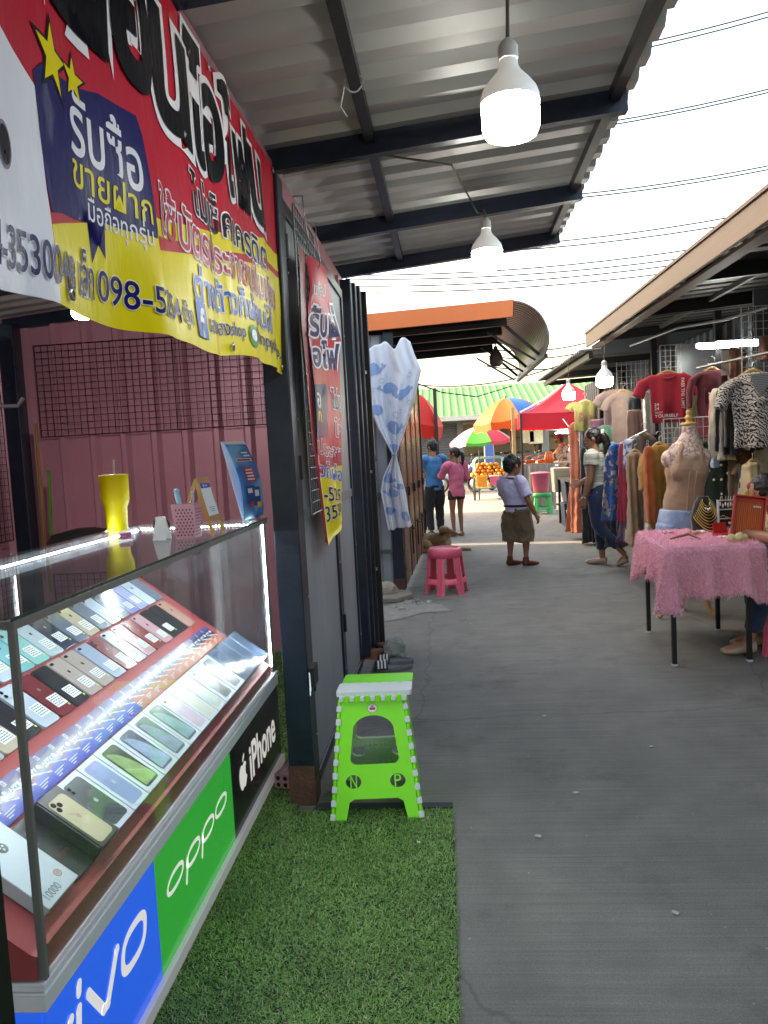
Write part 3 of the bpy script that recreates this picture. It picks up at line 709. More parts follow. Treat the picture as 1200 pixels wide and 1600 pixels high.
def phone(x, y, colname, col, cams, label, group, logo=True, sticker=True, dy=0., film=False, x_skew=0., seed=0):
    rnd = random.Random(seed); w, l, t = .086, .178, .009
    o = put(x, y, .0015); ey = (EY+EXD*0).normalized(); ex = EXD
    rz = rnd.uniform(-.02, .02)
    ey, ex = EY*cos(rz)+EXD*sin(rz), EXD*cos(rz)-EY*sin(rz)
    ph = thing('used_phone', label, 'phone', o, 0, group)
    b = MB(); b.prism(rrect(w, l, .012), o, ey, ex, NRM*t); b.build('case', phone_m(colname, col), ph, bevel=.0015)
    top = o+NRM*(t+.0004)
    def fl(m2, mi, lift, bb): bb.flat(m2, top+NRM*lift, ey, ex, mi)
    bc = MB()
    if cams >= 2:
        bc.prism(shift(poly2d(rrect(.034, .036, .008)), .005, l-.042)[0], top-NRM*.0003, ey, ex, NRM*.0014, 0)
        for cx, cy in ((.013, l-.015), (.013, l-.032), (.029, l-.0235))[:cams]:
            c = top+ey*cx+ex*cy+NRM*.0012; bc.prism([(.0065*cos(2*pi*k/12), .0065*sin(2*pi*k/12)) for k in range(12)], c, ey, ex, NRM*.0012, 1)
        bc.build('camera_bump', [phone_m(colname, col), lensm], ph)
    elif cams == 1:
        bc.prism(shift(poly2d(rrect(.020, .010, .005)), .006, l-.018)[0], top, ey, ex, NRM*.0012, 0); bc.build('camera_bump', [lensm], ph)
    if logo:
        bl = MB(); a2 = apple2d(.016); fl(shift(a2, w/2, l*.60), 0, .0003, bl); bl.build('logo', applem(sum(lin(col)) > 1.1), ph)
    if sticker:
        bs = MB(); sy = rnd.uniform(.022, .034); sw = rnd.uniform(.048, .056); sx = w-sw-rnd.uniform(.004, .012); sh = rnd.uniform(.040, .050)
        bs.flat(poly2d([(sx, sy), (sx+sw, sy), (sx+sw, sy+sh), (sx, sy+sh)]), top+NRM*.0007, ey, ex, 0)
        for k in range(5):
            yy = sy+sh*(.14+.17*k)
            xx = sx+.004
            while xx < sx+sw-.008:
                ww = rnd.uniform(.006, .013); ww = min(ww, sx+sw-.004-xx); bs.flat(poly2d([(xx, yy), (xx+ww, yy), (xx+ww, yy+.0026), (xx, yy+.0026)]), top+NRM*.0010, ey, ex, 1); xx += ww+.0022
        bs.build('price_sticker', [paper, ink], ph)
        bd = MB(); bd.flat(([(w-.012+.0045*cos(2*pi*k/12), sy-.007+.0045*sin(2*pi*k/12)) for k in range(12)], [tuple(range(12))]), top+NRM*.0012, ey, ex); bd.build('dot_sticker', ygreen, ph)
    return ph
row2 = ['slate blue|#6f7f95|1', 'white|#c5d3ea|1', 'pale lilac|#a9b4e6|0', 'lilac|#8f97d8|1', 'steel grey|#5d6f86|3', 'silver white|#bccbe2|3', 'slate grey|#64768c|2', 'gold|#c6b7a6|3', 'blue grey|#5b6d86|2', 'midnight|#27304a|3', 'pearl white|#b9cddb|1', 'mint|#8fcfd0|2', 'aqua|#7cc5d2|2', 'white|#c9d6ea|1', 'black|#22242c|2', 'graphite|#3c4250|3', 'mint|#93d2cf|2', 'silver|#b7c2d2|3', 'black|#1c1f27|1']
row1 = ['rose gold|#c49a8d|1', 'black|#20222a|0', 'black|#1c1e26|2', 'pink|#d3a6b4|1', 'red|#8e2634|2', 'rose|#c99fb0|1', 'silver|#aab6cc|1', 'dark red|#7a2430|2', 'pale blue|#9fb0cd|1', 'beige|#b3a6a5|1', 'champagne|#b9aaa8|1', 'black|#1d2230|2', 'dark red|#812430|1', 'white|#c6d2e6|2', 'black|#191c24|1', 'gold|#c0ad97|1', 'silver|#b5bfd0|3', 'red|#9b2b38|1', 'black|#20232c|2']
for rname, row, x0, yend, pit in (('upper', row2, -1.302, 3.365, .0925), ('lower', row1, -1.150, 3.325, .0945)):
    for i, s in enumerate(row):
        cn, col, cams = s.split('|'); y = yend-.083-i*pit
        if y < CY0+.03: break
        phone(x0, y, cn.replace(' ', '_'), col, int(cams), f'{cn} used phone, {ORD[i]} from the far end of the {rname} phone row', f'used phones in the {rname} row on the red deck', logo=int(cams) > 0 and i % 3 != 2, sticker=not (rname == 'upper' and i in (0, 1)) and not (rname == 'lower' and i in (0, 1)), seed=i*7+len(rname))
# SIM packets, each tipped on the next
simc = [pm('sim_violet', '#5b5394', .25, bump=0, coat=.4), pm('sim_navy', '#28305f', .25, bump=0, coat=.4), pm('sim_blue', '#2344bb', .22, bump=0, coat=.4), pm('sim_white', '#dfe6f7', .3, bump=0), pm('sim_red', '#c8323e', .3, bump=0), pm('sim_orange', '#b5653f', .3, bump=0)]
n_sim = 24; sp = (3.32-1.47)/n_sim
HAPPY = text2d('HAPPY', .02, w=.050, h=.0125); NETT = text2d('NET', .02, w=.026, h=.010)
for i in range(n_sim):
    y = 3.32-sp*(i+1); tilt = .20
    ey = (EY*cos(tilt)+NRM*sin(tilt)).normalized(); nn = (NRM*cos(tilt)-EY*sin(tilt)).normalized()
    o = put(-1.036, y, .003); w, l = .080, .100; far = i < 12
    sm = thing('sim_packet', f'glossy {"orange and violet" if far else "blue and violet"} SIM card packet, {ORD[i]} from the far end of the packet row', 'SIM packet', o, 0, 'SIM card packets in a row on the red deck')
    b = MB(); b.prism([(0, 0), (w, 0), (w, l), (0, l)], o, ey, EXD, nn*.002, 1)
    t = o+nn*.0024
    def fl(m2, mi, lift): b.flat(m2, t+nn*lift, ey, EXD, mi)
    fl(poly2d([(0, 0), (w, 0), (w, .040), (.05, .050), (0, .036)]), 5 if far else 2, 0)
    fl(poly2d([(0, l-.018), (w, l-.018), (w, l), (0, l)]), 0, 0)
    fl(poly2d([(.003, l-.020), (.030, l-.020), (.030, l-.003), (.003, l-.003)]), 3, .0003)
    for k in range(7): fl(poly2d([(.006+k*.0032, l-.018), (.0072+k*.0032+.0005*(k % 2), l-.018), (.0072+k*.0032+.0005*(k % 2), l-.006), (.006+k*.0032, l-.006)]), 1, .0006)
    fl(shift(HAPPY, .006, l-.042), 3, .0004)
    fl(ring2d(.066, l-.036, .007, .007, .0065, 14), 3, .0004); fl(shift(NETT, .006, l-.060), 4, .0004)
    arc = [(.0+.01*k, .046+.012*sin(k*.55)) for k in range(9)]
    fl((arc+[(x, yy-.003-.0015*(k % 3)) for k, (x, yy) in enumerate(arc)][::-1], [tuple(range(18))]), 3, .0004)
    for k in range(3): fl(poly2d([(.010, .024-k*.007), (.058-k*.012, .024-k*.007), (.058-k*.012, .027-k*.007), (.010, .027-k*.007)]), 3, .0005)
    b.build('card', simc, sm)
# phone boxes along the front
bxw = pm('box_white', '#d9e1ee', .4, var=.02, bump=0)
def gradient_swirl(name, a, bcol, sc):
    return pattern(name, 'blotch', [a, bcol, a], sc, .25)
boxes = [  # y0, y1, kind
 (1.60, 1.782, 'black box with a gold phone on its lid', 'pro'), (1.785, 1.895, 'white box with a dark grey phone on its lid', ('#3d474b', 2)), (1.90, 1.995, 'white box with a lilac phone on its lid', ('#8f98d6', 0)),
 (2.0, 2.115, 'white box with a green swirl on a phone screen', ('s', '#9db879', '#36402f')), (2.12, 2.232, 'white box with a pale blue arc on a dark phone screen', ('s', '#9fb6d8', '#454d66')), (2.236, 2.345, 'white box with a grey blue arc on a phone screen', ('s', '#8fa2b8', '#566474')), (2.349, 2.46, 'white box with a green blue arc on a phone screen', ('s', '#8fb6bd', '#4a5a5c')),
 (2.464, 2.565, 'white box with a blush pink phone, nearer the arc screens', ('#dcc8de', 1)), (2.568, 2.665, 'white box with a pale cream phone, between two pale phone boxes', ('#d9dccf', 1)), (2.668, 2.765, 'white box with a pale green phone beside a dark phone box', ('#cbd8d2', 1)),
 (2.77, 2.90, 'white box, dark grey phone, next to a pale phone box', ('#5a646c', 1)), (2.904, 3.035, 'white box, dark grey phone, next to the wrapped blue boxes', ('#535d68', 1)),
 (3.05, 3.15, 'w', 0), (3.153, 3.253, 'w', 1), (3.256, 3.356, 'w', 2), (3.359, 3.465, 'w', 3)]
for i, (y0, y1, lab, kd) in enumerate(boxes):
    w = y1-y0; L = .192; x = -.874
    o = put(x, y0, .001); th = .034
    if lab == 'w':
        lab = ['shrink wrapped blue grey phone box beside the dark grey phone box', 'shrink wrapped blue grey phone box, second of the wrapped four', 'shrink wrapped blue grey phone box, third of the wrapped four', 'shrink wrapped blue grey phone box at the far end under the light strip'][kd]
        bx = thing('phone_box', lab, 'phone box', o, 0, 'phone boxes in a row at the front of the deck')
        b = MB(); b.prism(rrect(w, L, .004, 2), o, EY, EXD, NRM*(th-.004)); b.build('wrapped_box', pm('wrap_blue', '#7d93b3', .12, var=.18, vs=9, bump=.05, bs=18, coat=.8), bx, bevel=.003)
        b = MB(); b.flat(shift(poly2d(rrect(w-.03, L-.035, .012)), .015, .018), o+NRM*(th-.003), EY, EXD); b.build('lid_print', pm('wrap_print', '#66799a', .12, coat=.8, bump=.03, bs=20), bx)
        continue
    bx = thing('phone_box', lab+', in the front row', 'phone box', o, 0, 'phone boxes in a row at the front of the deck')
    if kd == 'pro':
        bkm = pm('box_black', '#23242b', .4, var=.03, bump=0)
        ang = .50; ey = EY*cos(ang)+NRM*sin(ang)*-.0
        nn = NRM
        b = MB(); b.prism([(.0, 0), (w, 0), (w, L), (0, L)], o, EY, EXD, NRM*.012, 0)
        b.prism([(.088, 0), (w, 0), (w, L), (.088, L)], o+NRM*.0125, EY, EXD, NRM*.035, 0)
        b.prism([(.082, .004), (.088, .004), (.088, L-.004), (.082, L-.004)], o+NRM*.0125, EY, EXD, NRM*.033, 0); b.build('box_body', bkm, bx, bevel=.002)
        tp = o+NRM*.0482
        b = MB(); b.flat(shift(poly2d(rrect(.072, .158, .013)), .096, .010), tp, EY, EXD, 0)
        for cx, cy in ((.108, .156), (.108, .138), (.124, .147)): b.flat(ring2d(cx, cy, .0078, .0078, .0075, 16), tp+NRM*.0006, EY, EXD, 1)
        b.flat(shift(apple2d(.018), .132, .088), tp+NRM*.0006, EY, EXD, 2); b.build('lid_print', [pm('print_gold', '#cdbf9d', .3, bump=0), lensm, pm('print_gold_logo', '#b3a583', .3, bump=0)], bx)
        b = MB(); b.flat(shift(text2d('iPhone', .005, w=.045, h=.014), .022, .062), o+NRM*.0128, EY, EXD); b.build('side_print', pm('copper_ink', '#8a4b3b', .4, .3, bump=0), bx)
        continue
    b = MB(); b.prism([(0, 0), (w, 0), (w, L), (0, L)], o, EY, EXD, NRM*th); b.build('box_body', bxw, bx, bevel=.0015)
    tp = o+NRM*(th+.0006); pw = min(w-.022, .083); px = (w-pw)/2
    b = MB(); pr = shift(poly2d(rrect(pw, L-.03, .012)), px, .014)
    if kd[0] == 's':
        b.flat(pr, tp, EY, EXD, 0)
        arc = [(px+pw-.004-(pw-.012)*(1-math.cos(a))*.98, .022+(L-.052)*math.sin(a)) for a in [i_*pi/2/14 for i_ in range(15)]]
        b.flat((arc+[(px+.005, .022)], [tuple(range(16))]), tp+NRM*.0005, EY, EXD, 1)
        b.build('lid_print', [pm('scr_'+kd[2][1:], kd[2], .2, bump=0), pm('arc_'+kd[1][1:], kd[1], .22, var=.35, vs=18, bump=0)], bx)
    else:
        b.flat(pr, tp, EY, EXD, 0)
        b.flat(shift(apple2d(.018), px+pw/2, .088), tp+NRM*.0005, EY, EXD, 1)
        for k in range(min(kd[1], 2)): b.flat(ring2d(px+.012+.0*k, L-.030-.014*k, .0055, .0055, .005, 12), tp+NRM*.0005, EY, EXD, 2)
        b.build('lid_print', [pm('lid_'+kd[0][1:], kd[0], .25, bump=0), pm('lid_logo', '#b9c0cc', .3, bump=0), lensm], bx)
o = put(-.876, 1.462, .001); bx = thing('power_bank_box', 'large white power bank box at the near end of the counter, printed 10000', 'box', o, 0)
bw, bl2 = .128, .265
b = MB(); b.prism([(0, 0), (bw, 0), (bw, bl2), (0, bl2)], o, EY, EXD, NRM*.03); b.build('box_body', pm('box_pale', '#d3deea', .35, var=.02, bump=0), bx, bevel=.002)
tp = o+NRM*.0306; b = MB(); b.flat(shift(text2d('10000', .0, w=.052, h=.020), .020, .012), tp, EY, EXD, 0); b.flat(ring2d(.098, .040, .010, .010, .0022, 20), tp, EY, EXD, 1); b.flat(ring2d(.098, .040, .0045, .0045, .0018, 16), tp, EY, EXD, 1); b.flat(ring2d(.064, .165, .014, .014, .013, 20), tp, EY, EXD, 2)
for cx, cy in ((.059, .169), (.069, .169), (.064, .160)): b.flat(ring2d(cx, cy, .0032, .0032, .003, 10), tp+NRM*.0005, EY, EXD, 3)
b.build('lid_print', [pm('print_grey', '#7d8288', .5, bump=0), pm('print_orange', '#dd8a60', .5, bump=0), pm('print_dark', '#4b5256', .4, bump=0), paper], bx)
# ------------------------------------------------------------------ things on top of the counter
ZC = CT+.0085
p = atz(184, 829, ZC)
t = thing('tumbler', 'tall yellow insulated tumbler with a white straw on the glass counter', 'tumbler', p)
k = 1.0; yl = pm('tumbler_yellow', '#f0d90f', .5, var=.03, bump=.01)
sc = 118/1200*p.y/.30/1.12                                                 # height seen in the photo
b = MB(); b.lathe([(0, 0), (.040, 0), (.043, .004), (.047, .10), (.057, .125), (.058, .132), (.061, .235), (.059, .239), (.054, .238)], p, 36); b.build('cup', yl, t)
b = MB(); b.lathe([(.054, .233), (.054, .239), (.050, .242), (.0, .241)], p, 30); b.build('lid', pm('lid_clear', '#8d8b86', .2, bump=0), t)
b = MB(); b.tube([p+V((.005, 0, .235)), p+V((.004, .0, .28)), p+V((.006, 0, .302))], .0045, 10); b.build('straw', pm('straw', '#d8cfc8', .4), t)
# little easel (its code left blank)
fl_, fr_, bk_ = atz(341, 838, ZC), atz(371, 828, ZC), atz(303, 828, ZC)
fl_ = V((-.872, 2.80, ZC)); fr_ = V((-.868, 2.925, ZC))
tpz = ZC+.205
t = thing('table_easel', 'small wooden A-frame easel holding a white paper with a blue heading', 'sign', (fl_+fr_)/2)
def easel(fl_, fr_):
    wv = (fr_-fl_); tl, tr = at(322, 752, 2.86), at(356, 748, 2.95)
    tl = V((-.925, 2.805, tpz)); tr = V((-.921, 2.93, tpz))
    for p0, p1 in ((fl_, tl), (fr_, tr)):
        b = MB(); b.beam(p0, p1, .014, .012, 0, (1, 0, .3)); b.build('leg', woodl, t)
    for q in (tl, tr):
        b = MB(); b.beam(q, V((q.x-.085, q.y+.0, ZC)), .014, .012, 0, (1, 0, .3)); b.build('leg', woodl, t)
    for c0_, c1_, w_ in ((tl, tr, .014), (fl_.lerp(tl, .28), fr_.lerp(tr, .28), .012), (V((tl.x-.065, tl.y, ZC+.05)), V((tr.x-.065, tr.y, ZC+.05)), .010)): b = MB(); b.beam(c0_, c1_, w_, w_); b.build('crossbar', woodl, t)
    o_ = fl_.lerp(tl, .33); u_ = (tl-fl_).normalized(); r_ = (fr_-fl_).normalized(); n_ = r_.cross(u_)
    H_ = (tl-fl_).length*.60; W_ = (fr_-fl_).length
    b = MB(); b.prism([(.009, 0), (W_-.009, 0), (W_-.009, H_), (.009, H_)], o_+n_*.004, r_, u_, n_*.003, 0)
    b.flat(poly2d([(.009, H_*.85), (W_-.009, H_*.85), (W_-.009, H_), (.009, H_)]), o_+n_*.0075, r_, u_, 1)
    b.flat(ring2d(.042, H_*.925, .006, .006, .0055, 12), o_+n_*.008, r_, u_, 0); b.flat(poly2d([(.055, H_*.91), (.085, H_*.91), (.085, H_*.94), (.055, H_*.94)]), o_+n_*.008, r_, u_, 0)
    for k_ in range(3): b.flat(poly2d([(.03+.006*k_, H_*(.24-.06*k_)), (W_-.03-.006*k_, H_*(.24-.06*k_)), (W_-.03-.006*k_, H_*(.26-.06*k_)), (.03+.006*k_, H_*(.26-.06*k_))]), o_+n_*.0078, r_, u_, 2)
    b.build('paper_sheet', [paper, pm('heading_blue', '#2f57a6', .5, bump=0), pm('pale_ink', '#8b90a0', .7, bump=0)], t)
    b = MB(); b.prism([(.009, 0), (W_-.009, 0), (W_-.009, H_), (.009, H_)], o_-n_*.003, r_, u_, n_*.004); b.build('board', pm('easel_board', '#8d6f4a', .6), t)
easel(fl_, fr_)
p = V((-.945, 2.74, ZC))
t = thing('pen_holder', 'pink perforated pen holder with pens beside the wooden easel', 'pen holder', p)
b = MB(); w0, w1, h = .036, .043, .125
def quadring(z, s): return [p+V((a*s, c*s, z)) for a, c in ((-1, -1), (1, -1), (1, 1), (-1, 1))]
b.loft([quadring(0, w0), quadring(h, w1), quadring(h, w1-.003), quadring(.004, w0-.003)], 0, True, False); b.build('cup', pm('pen_pink', '#cf93a2', .45), t)
b = MB()
for side in range(4):
    a = side*pi/2; dx, dy = cos(a), sin(a); ex_ = V((-dy, dx, 0))
    for i in range(9):
        for j in range(5):
            z = .012+.0115*i; s = w0+(w1-w0)*z/h; c = p+V((dx*(s+.0004), dy*(s+.0004), z))+ex_*((j-2+.5*(i % 2))*.013)
            b.add([c+ex_*(.0032*cos(k*pi/4))+V((0, 0, .0032*sin(k*pi/4))) for k in range(8)], [tuple(range(8))])
b.build('perforation', pm('hole_dark', '#4a2f38', .8), t)
for q, c, tip, lab in ((V((.0, -.015, 0)), '#8fc3dd', V((-.02, -.035, .165)), 0), (V((.01, .015, 0)), '#b8b5b8', V((.02, .02, .155)), 1)):
    b = MB(); b.tube([p+q+V((0, 0, .01)), p+tip], [.007, .010] if lab == 0 else .006, 8); b.ball(p+tip+V((0, 0, .008)), .011 if lab == 0 else .007, 8); b.build('pen', pm('pen'+c, c, .4), t)
p = V((-1.03, 2.70, ZC)); t = MB()
for s in (-1, 1): t.prism([(-.024, 0), (.024, 0), (.018, .082), (-.018, .082)], p+V((-.0, s*.030, 0)), V((1, 0, 0)), V((0, -s*.36, .93)), V((0, .004, .001)))
t.tube([p+V((-.018, 0, .078)), p+V((.018, 0, .078))], .006, 8)
tag(t.build('phone_stand', white), 'white folded phone stand standing like an A next to the pink pen holder', 'phone stand')
p = V((-1.09, 2.86, ZC)); b = MB(); b.ball(p+V((0, 0, .035)), (.035, .028, .035), 14); b.lathe([(.03, 0), (.033, .004), (.03, .01)], p, 14, cap=True)
tag(b.build('webcam', black), 'small black round gadget behind the white phone stand', 'gadget')
p = V((-1.20, 2.78, ZC)); b = MB()
for k in range(4): b.lathe([(.022, .002+k*.006), (.026, .005+k*.006), (.022, .008+k*.006), (.018, .005+k*.006)], p, 20)
tag(b.build('hair_coil', pm('coil_pink', '#c06a9a', .3, trans=.2)), 'pink coil hair tie on the counter glass', 'hair tie')
# leaflet stand
t = thing('leaflet', 'tall blue printed leaflet curling back at the far corner of the glass counter', 'leaflet', (-.88, 3.43, ZC))
def leaf(u, v):   # u across, v up
    l = V((-.905, 3.37, ZC)).lerp(V((-.99, 3.42, ZC+.36)), v); rgt = V((-.835, 3.46, ZC+.012)).lerp(V((-.905, 3.475, ZC+.355)), v)
    q = l.lerp(rgt, u); q += V((.035*sin(v*pi), -.02*sin(v*pi), 0)); return q
b = MB(); b.grid(leaf, 4, 14); b.build('sheet', pattern('leaf_blue', 'blotch', ['#2f86d0', '#1a6fbe', '#74b6e6'], 7, .3), t, solid=.0015)
lm = [paper, pm('leaf_pink', '#c23f63', .4, bump=0), pm('leaf_navy', '#20488f', .4, bump=0), pm('leaf_yellow', '#d9b43a', .4, bump=0), pm('leaf_red', '#b8352f', .4, bump=0)]
b = MB()
def lp(u0, v0, u1, v1, mi, off=.003, n=6):
    def f(a, c_): 
        q = leaf(u0+(u1-u0)*a, v0+(v1-v0)*c_); return q+V((.55, -.83, .05)).normalized()*off
    b.grid(f, 2, n, mi)
lp(.0, .96, 1, 1.0, 0); lp(.55, .84, .85, .86, 0); lp(.6, .80, .9, .82, 0); lp(.18, .735, .88, .775, 0); lp(.22, .742, .84, .768, 1, .004)
lp(.32, .47, .80, .66, 1)
for k in range(4): lp(.38+.03*(k % 2), .495+.04*k, .72, .515+.04*k, 0, .0045)
lp(.2, .20, .62, .42, 2); lp(.5, .16, .86, .40, 2, .0036); lp(.28, .33, .5, .39, 0, .0046); lp(.6, .28, .8, .36, 0, .0046); lp(.35, .15, .52, .22, 4, .0046); lp(.68, .13, .9, .20, 3, .0046)
b.build('print', lm, t)
b = MB(); b.add([leaf(.1, 0)+V((-.02, .02, 0)), leaf(.9, 0)+V((-.02, .02, 0)), leaf(.9, 1)+V((-.03, .03, 0)), leaf(.1, 1)+V((-.03, .03, 0))], [(0, 1, 2, 3)]); b.build('back_card', paper, t, solid=.001)
# brick under the counter corner
p = atz(448, 1235); b = MB()
def hollow_brick(name, lab, x, y, z, ang, col, L=.16, w=.07, h=.065, n=2, group=None):
    b = MB(); M = Matrix.Translation((x, y, z)) @ Matrix.Rotation(ang, 4, 'Z')
    b.box((0, 0, h/2), (w, L, h), 0, M)
    for i in range(3): b.box((-w/2+.011+i*(w-.022)/2, 0, h+.002), (.012, L-.002, .004), 0, M)
    for i in range(2):
        for j in range(2):
            cx, cz = -w*.24+i*w*.48, h*.27+j*h*.46
            b.add([M @ V((cx+.010*cos(k*pi/5), -L/2-.0008, cz+.010*sin(k*pi/5))) for k in range(10)], [tuple(range(10))], 1)
    return tag(b.build(name, [pm('brick'+col, col, .85, var=.2, bump=.3, bs=60), pm('brick_hole', '#20130f', .9)], bevel=.002), lab, 'brick', group)
hollow_brick('hollow_brick', 'pinkish hollow brick lying on the grass by the counter corner', p.x, p.y+.08, .006, -.25, '#b58a92')
# ================================================================== SECOND STALL ON THE LEFT
st = thing('orange_roof_stall', 'market stall with an orange fascia, a curved corrugated roof edge and brown metal doors', 'stall', (-1.5, 9.5, 0))
SY = 7.72
b = MB(); corrugated(b, (-2.9, SY, .10), (1, 0, 0), (0, 0, 1), 2.36, 2.5, .16, .02, (0, -1, 0), duty=.4); b.build('front_wall', pm('pale_blue_sheet', '#98a3ad', .4, .3, var=.08), st, solid=.003)
b = MB(); b.bb((-2.9, SY-.05, 1.0), (-.55, SY-.02, 1.04)); b.bb((-2.9, SY-.05, .42), (-.55, SY-.02, .455)); b.build('wall_rail', pm('rail_grey', '#4c525a', .5), st)
b = MB(); b.bb((-.545, SY-.07, 0), (-.44, SY+.02, 2.62)); b.build('corner_post', navy, st, bevel=.005)
b = MB(); b.bb((-.545+.003, SY-.073, 0), (-.44-.003, SY-.071, .16)); b.build('rust_patch', pm('rust', '#5b3a32', .8, var=.3), st)
# brown doors, a slight angle to the lane
copper = bpy.data.materials.new('brown_gloss_sheet'); copper.use_nodes = True
n, l, p = nodes_of(copper)
p.inputs['Metallic'].default_value = .35; p.inputs['Roughness'].default_value = .22
tc = n.new('ShaderNodeTexCoord'); mp = n.new('ShaderNodeMapping'); mp.inputs['Scale'].default_value = (5, 5, .22); l.new(tc.outputs['Object'], mp.inputs[0])
nz = n.new('ShaderNodeTexNoise'); nz.inputs['Scale'].default_value = 2.2; nz.inputs['Detail'].default_value = 4; l.new(mp.outputs[0], nz.inputs['Vector'])
bp = n.new('ShaderNodeBump'); bp.inputs['Strength'].default_value = .6; bp.inputs['Distance'].default_value = .03; l.new(nz.outputs[0], bp.inputs['Height']); l.new(bp.outputs[0], p.inputs['Normal'])
cr = n.new('ShaderNodeValToRGB'); cr.color_ramp.elements[0].position = .35; cr.color_ramp.elements[0].color = (*lin('#7a5446'), 1); cr.color_ramp.elements[1].position = .68; cr.color_ramp.elements[1].color = (*lin('#c49a7c'), 1)  # paler vertical streaks in the colour stand in for reflected light
l.new(nz.outputs[0], cr.inputs[0]); l.new(cr.outputs[0], p.inputs['Base Color'])
A_, B_ = V((-.455, 7.76, 0)), V((-.335, 10.95, 0)); dv = (B_-A_); nd = V((dv.y, -dv.x, 0)).normalized()
for k in range(4):
    q0, q1 = A_+dv*(k/4+.004), A_+dv*((k+1)/4-.004)
    d_ = (q1-q0).normalized()
    dd = thing('door_leaf', ['brown glossy metal door leaf with a bolt next to the dark corner post', 'second brown glossy metal door leaf from the corner post', 'third brown glossy metal door leaf from the corner post', 'brown glossy metal door leaf at the far end beside the blue shirt'][k], 'door', q0, 0, 'brown metal doors of the orange roof stall')
    b = MB(); L_ = (q1-q0).length
    corrugated(b, q0+V((0, 0, .05)), d_, (0, 0, 1), L_, 2.38, .13, .012, nd, duty=.5); b.build('door_panel', copper, dd, solid=.003)
    b = MB(); b.beam(q0+nd*.012+V((0, 0, .05)), q0+nd*.012+V((0, 0, 2.43)), .03, .02, 0, nd); b.build('door_stile', pm('stile_brown', '#4a2c25', .4, .3), dd)
    b = MB(); c = q1-d_*.06+nd*.03
    b.tube([c+V((.02, 0, .30)), c+V((.02, 0, .62))], .010, 8); b.tube([c+V((.0, -.03, .60)), c+V((.05, -.03, .58)), c+V((.05, .04, .57))], .008, 8); b.build('bolt', black, dd)
    b = MB(); b.bb((c.x-.012, c.y-.03, .95), (c.x+.02, c.y+.03, 1.05)); b.build('latch', black, dd, bevel=.003)
b = MB(); b.bb((-.40, 11.0, 0), (-.30, 11.1, 2.5)); b.build('far_post', pm('brown_post', '#3b2b27', .5), st, bevel=.004)
# fascia and curved roof
orange = pm('orange_flashing', '#e0743e', .42, .1, var=.08, vs=2, bump=.06, bs=5)
b = MB(); yf = 7.55
b.prism([(-3.0, 2.545), (.725, 2.665), (.735, 2.828), (-3.0, 2.715)], (0, yf, 0), (1, 0, 0), (0, 0, 1), (0, .02, 0)); b.prism([(-3.0, 2.700), (.745, 2.810), (.745, 2.829), (-3.0, 2.719)], (0, yf+.0205, 0), (1, 0, 0), (0, 0, 1), (0, .14, 0))
b.build('orange_fascia', orange, st, bevel=.003)
b = MB()
for q in ((-.6, 2.66), (-.1, 2.70), (.62, 2.72), (.35, 2.79)): b.lathe([(.0, -.003), (.007, -.002), (.007, 0)], (0, 0, 0), 8, M=Matrix.Translation((q[0], yf-.001, q[1])) @ Matrix.Rotation(pi/2, 4, 'X'))
b.build('screw', black, st)
prof = [(-3.0, 2.70), (-1.2, 2.755), (.55, 2.808)]
r_ = .36; cx_, cz_ = .70, 2.808-r_+.012
for k in range(13): a = pi/2-k*(pi/2+.12)/12; prof.append((cx_+r_*cos(a)*1.0, cz_+r_*sin(a)))
prof.append((prof[-1][0]-.045, 2.28-.0))
Y2 = 10.45; pit = .105; ys_ = []
y = yf+.03
while y < Y2:
    for d, h in ((0, 0), (.05, 0), (.062, 1), (.093, 1)): ys_.append((y+d, h))
    y += pit
b = MB(); vs = []
for i, (x, z) in enumerate(prof):
    x0, z0 = prof[max(0, i-1)]; x1, z1 = prof[min(len(prof)-1, i+1)]; tx, tz = x1-x0, z1-z0; L_ = math.hypot(tx, tz); nx, nz_ = -tz/L_, tx/L_
    for yy, h in ys_: vs.append(V((x+nx*h*.02, yy, z+nz_*h*.02+.0)))
m_ = len(ys_); b.add(vs, [(i*m_+j, i*m_+j+1, (i+1)*m_+j+1, (i+1)*m_+j) for i in range(len(prof)-1) for j in range(m_-1)], 0, False)
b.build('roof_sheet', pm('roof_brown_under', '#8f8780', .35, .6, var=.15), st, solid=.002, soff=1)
for y in (7.95, 8.6, 9.3, 10.1):
    b = MB(); b.beam((-2.9, y, 2.58), (.70, y, 2.70), .06, .11); b.build('rafter', black, st)
for x, z in ((-1.6, 2.655), (-.45, 2.69), (.45, 2.715)):
    b = MB(); b.beam((x, 7.7, z+.03), (x, Y2-.1, z+.03), .045, .045); b.build('purlin', black, st)
for y in (8.0, 9.2, 10.3):
    b = MB(); b.beam((.68, y, 2.66), (1.02, y, 2.34), .03, .03); b.beam((.50, y, 2.60), (.98, y, 2.29), .02, .02); b.build('brace', black, st)
b = MB(); b.beam((1.035, 7.6, 2.285), (1.035, Y2-.05, 2.285), .03, .03); b.build('edge_rail', black, st)
b = MB(); b.bb((-.13, 13.6, 0), (-.07, 13.66, 2.5)); b.build('thin_post', pm('brown_post', '#3b2b27', .5), st)
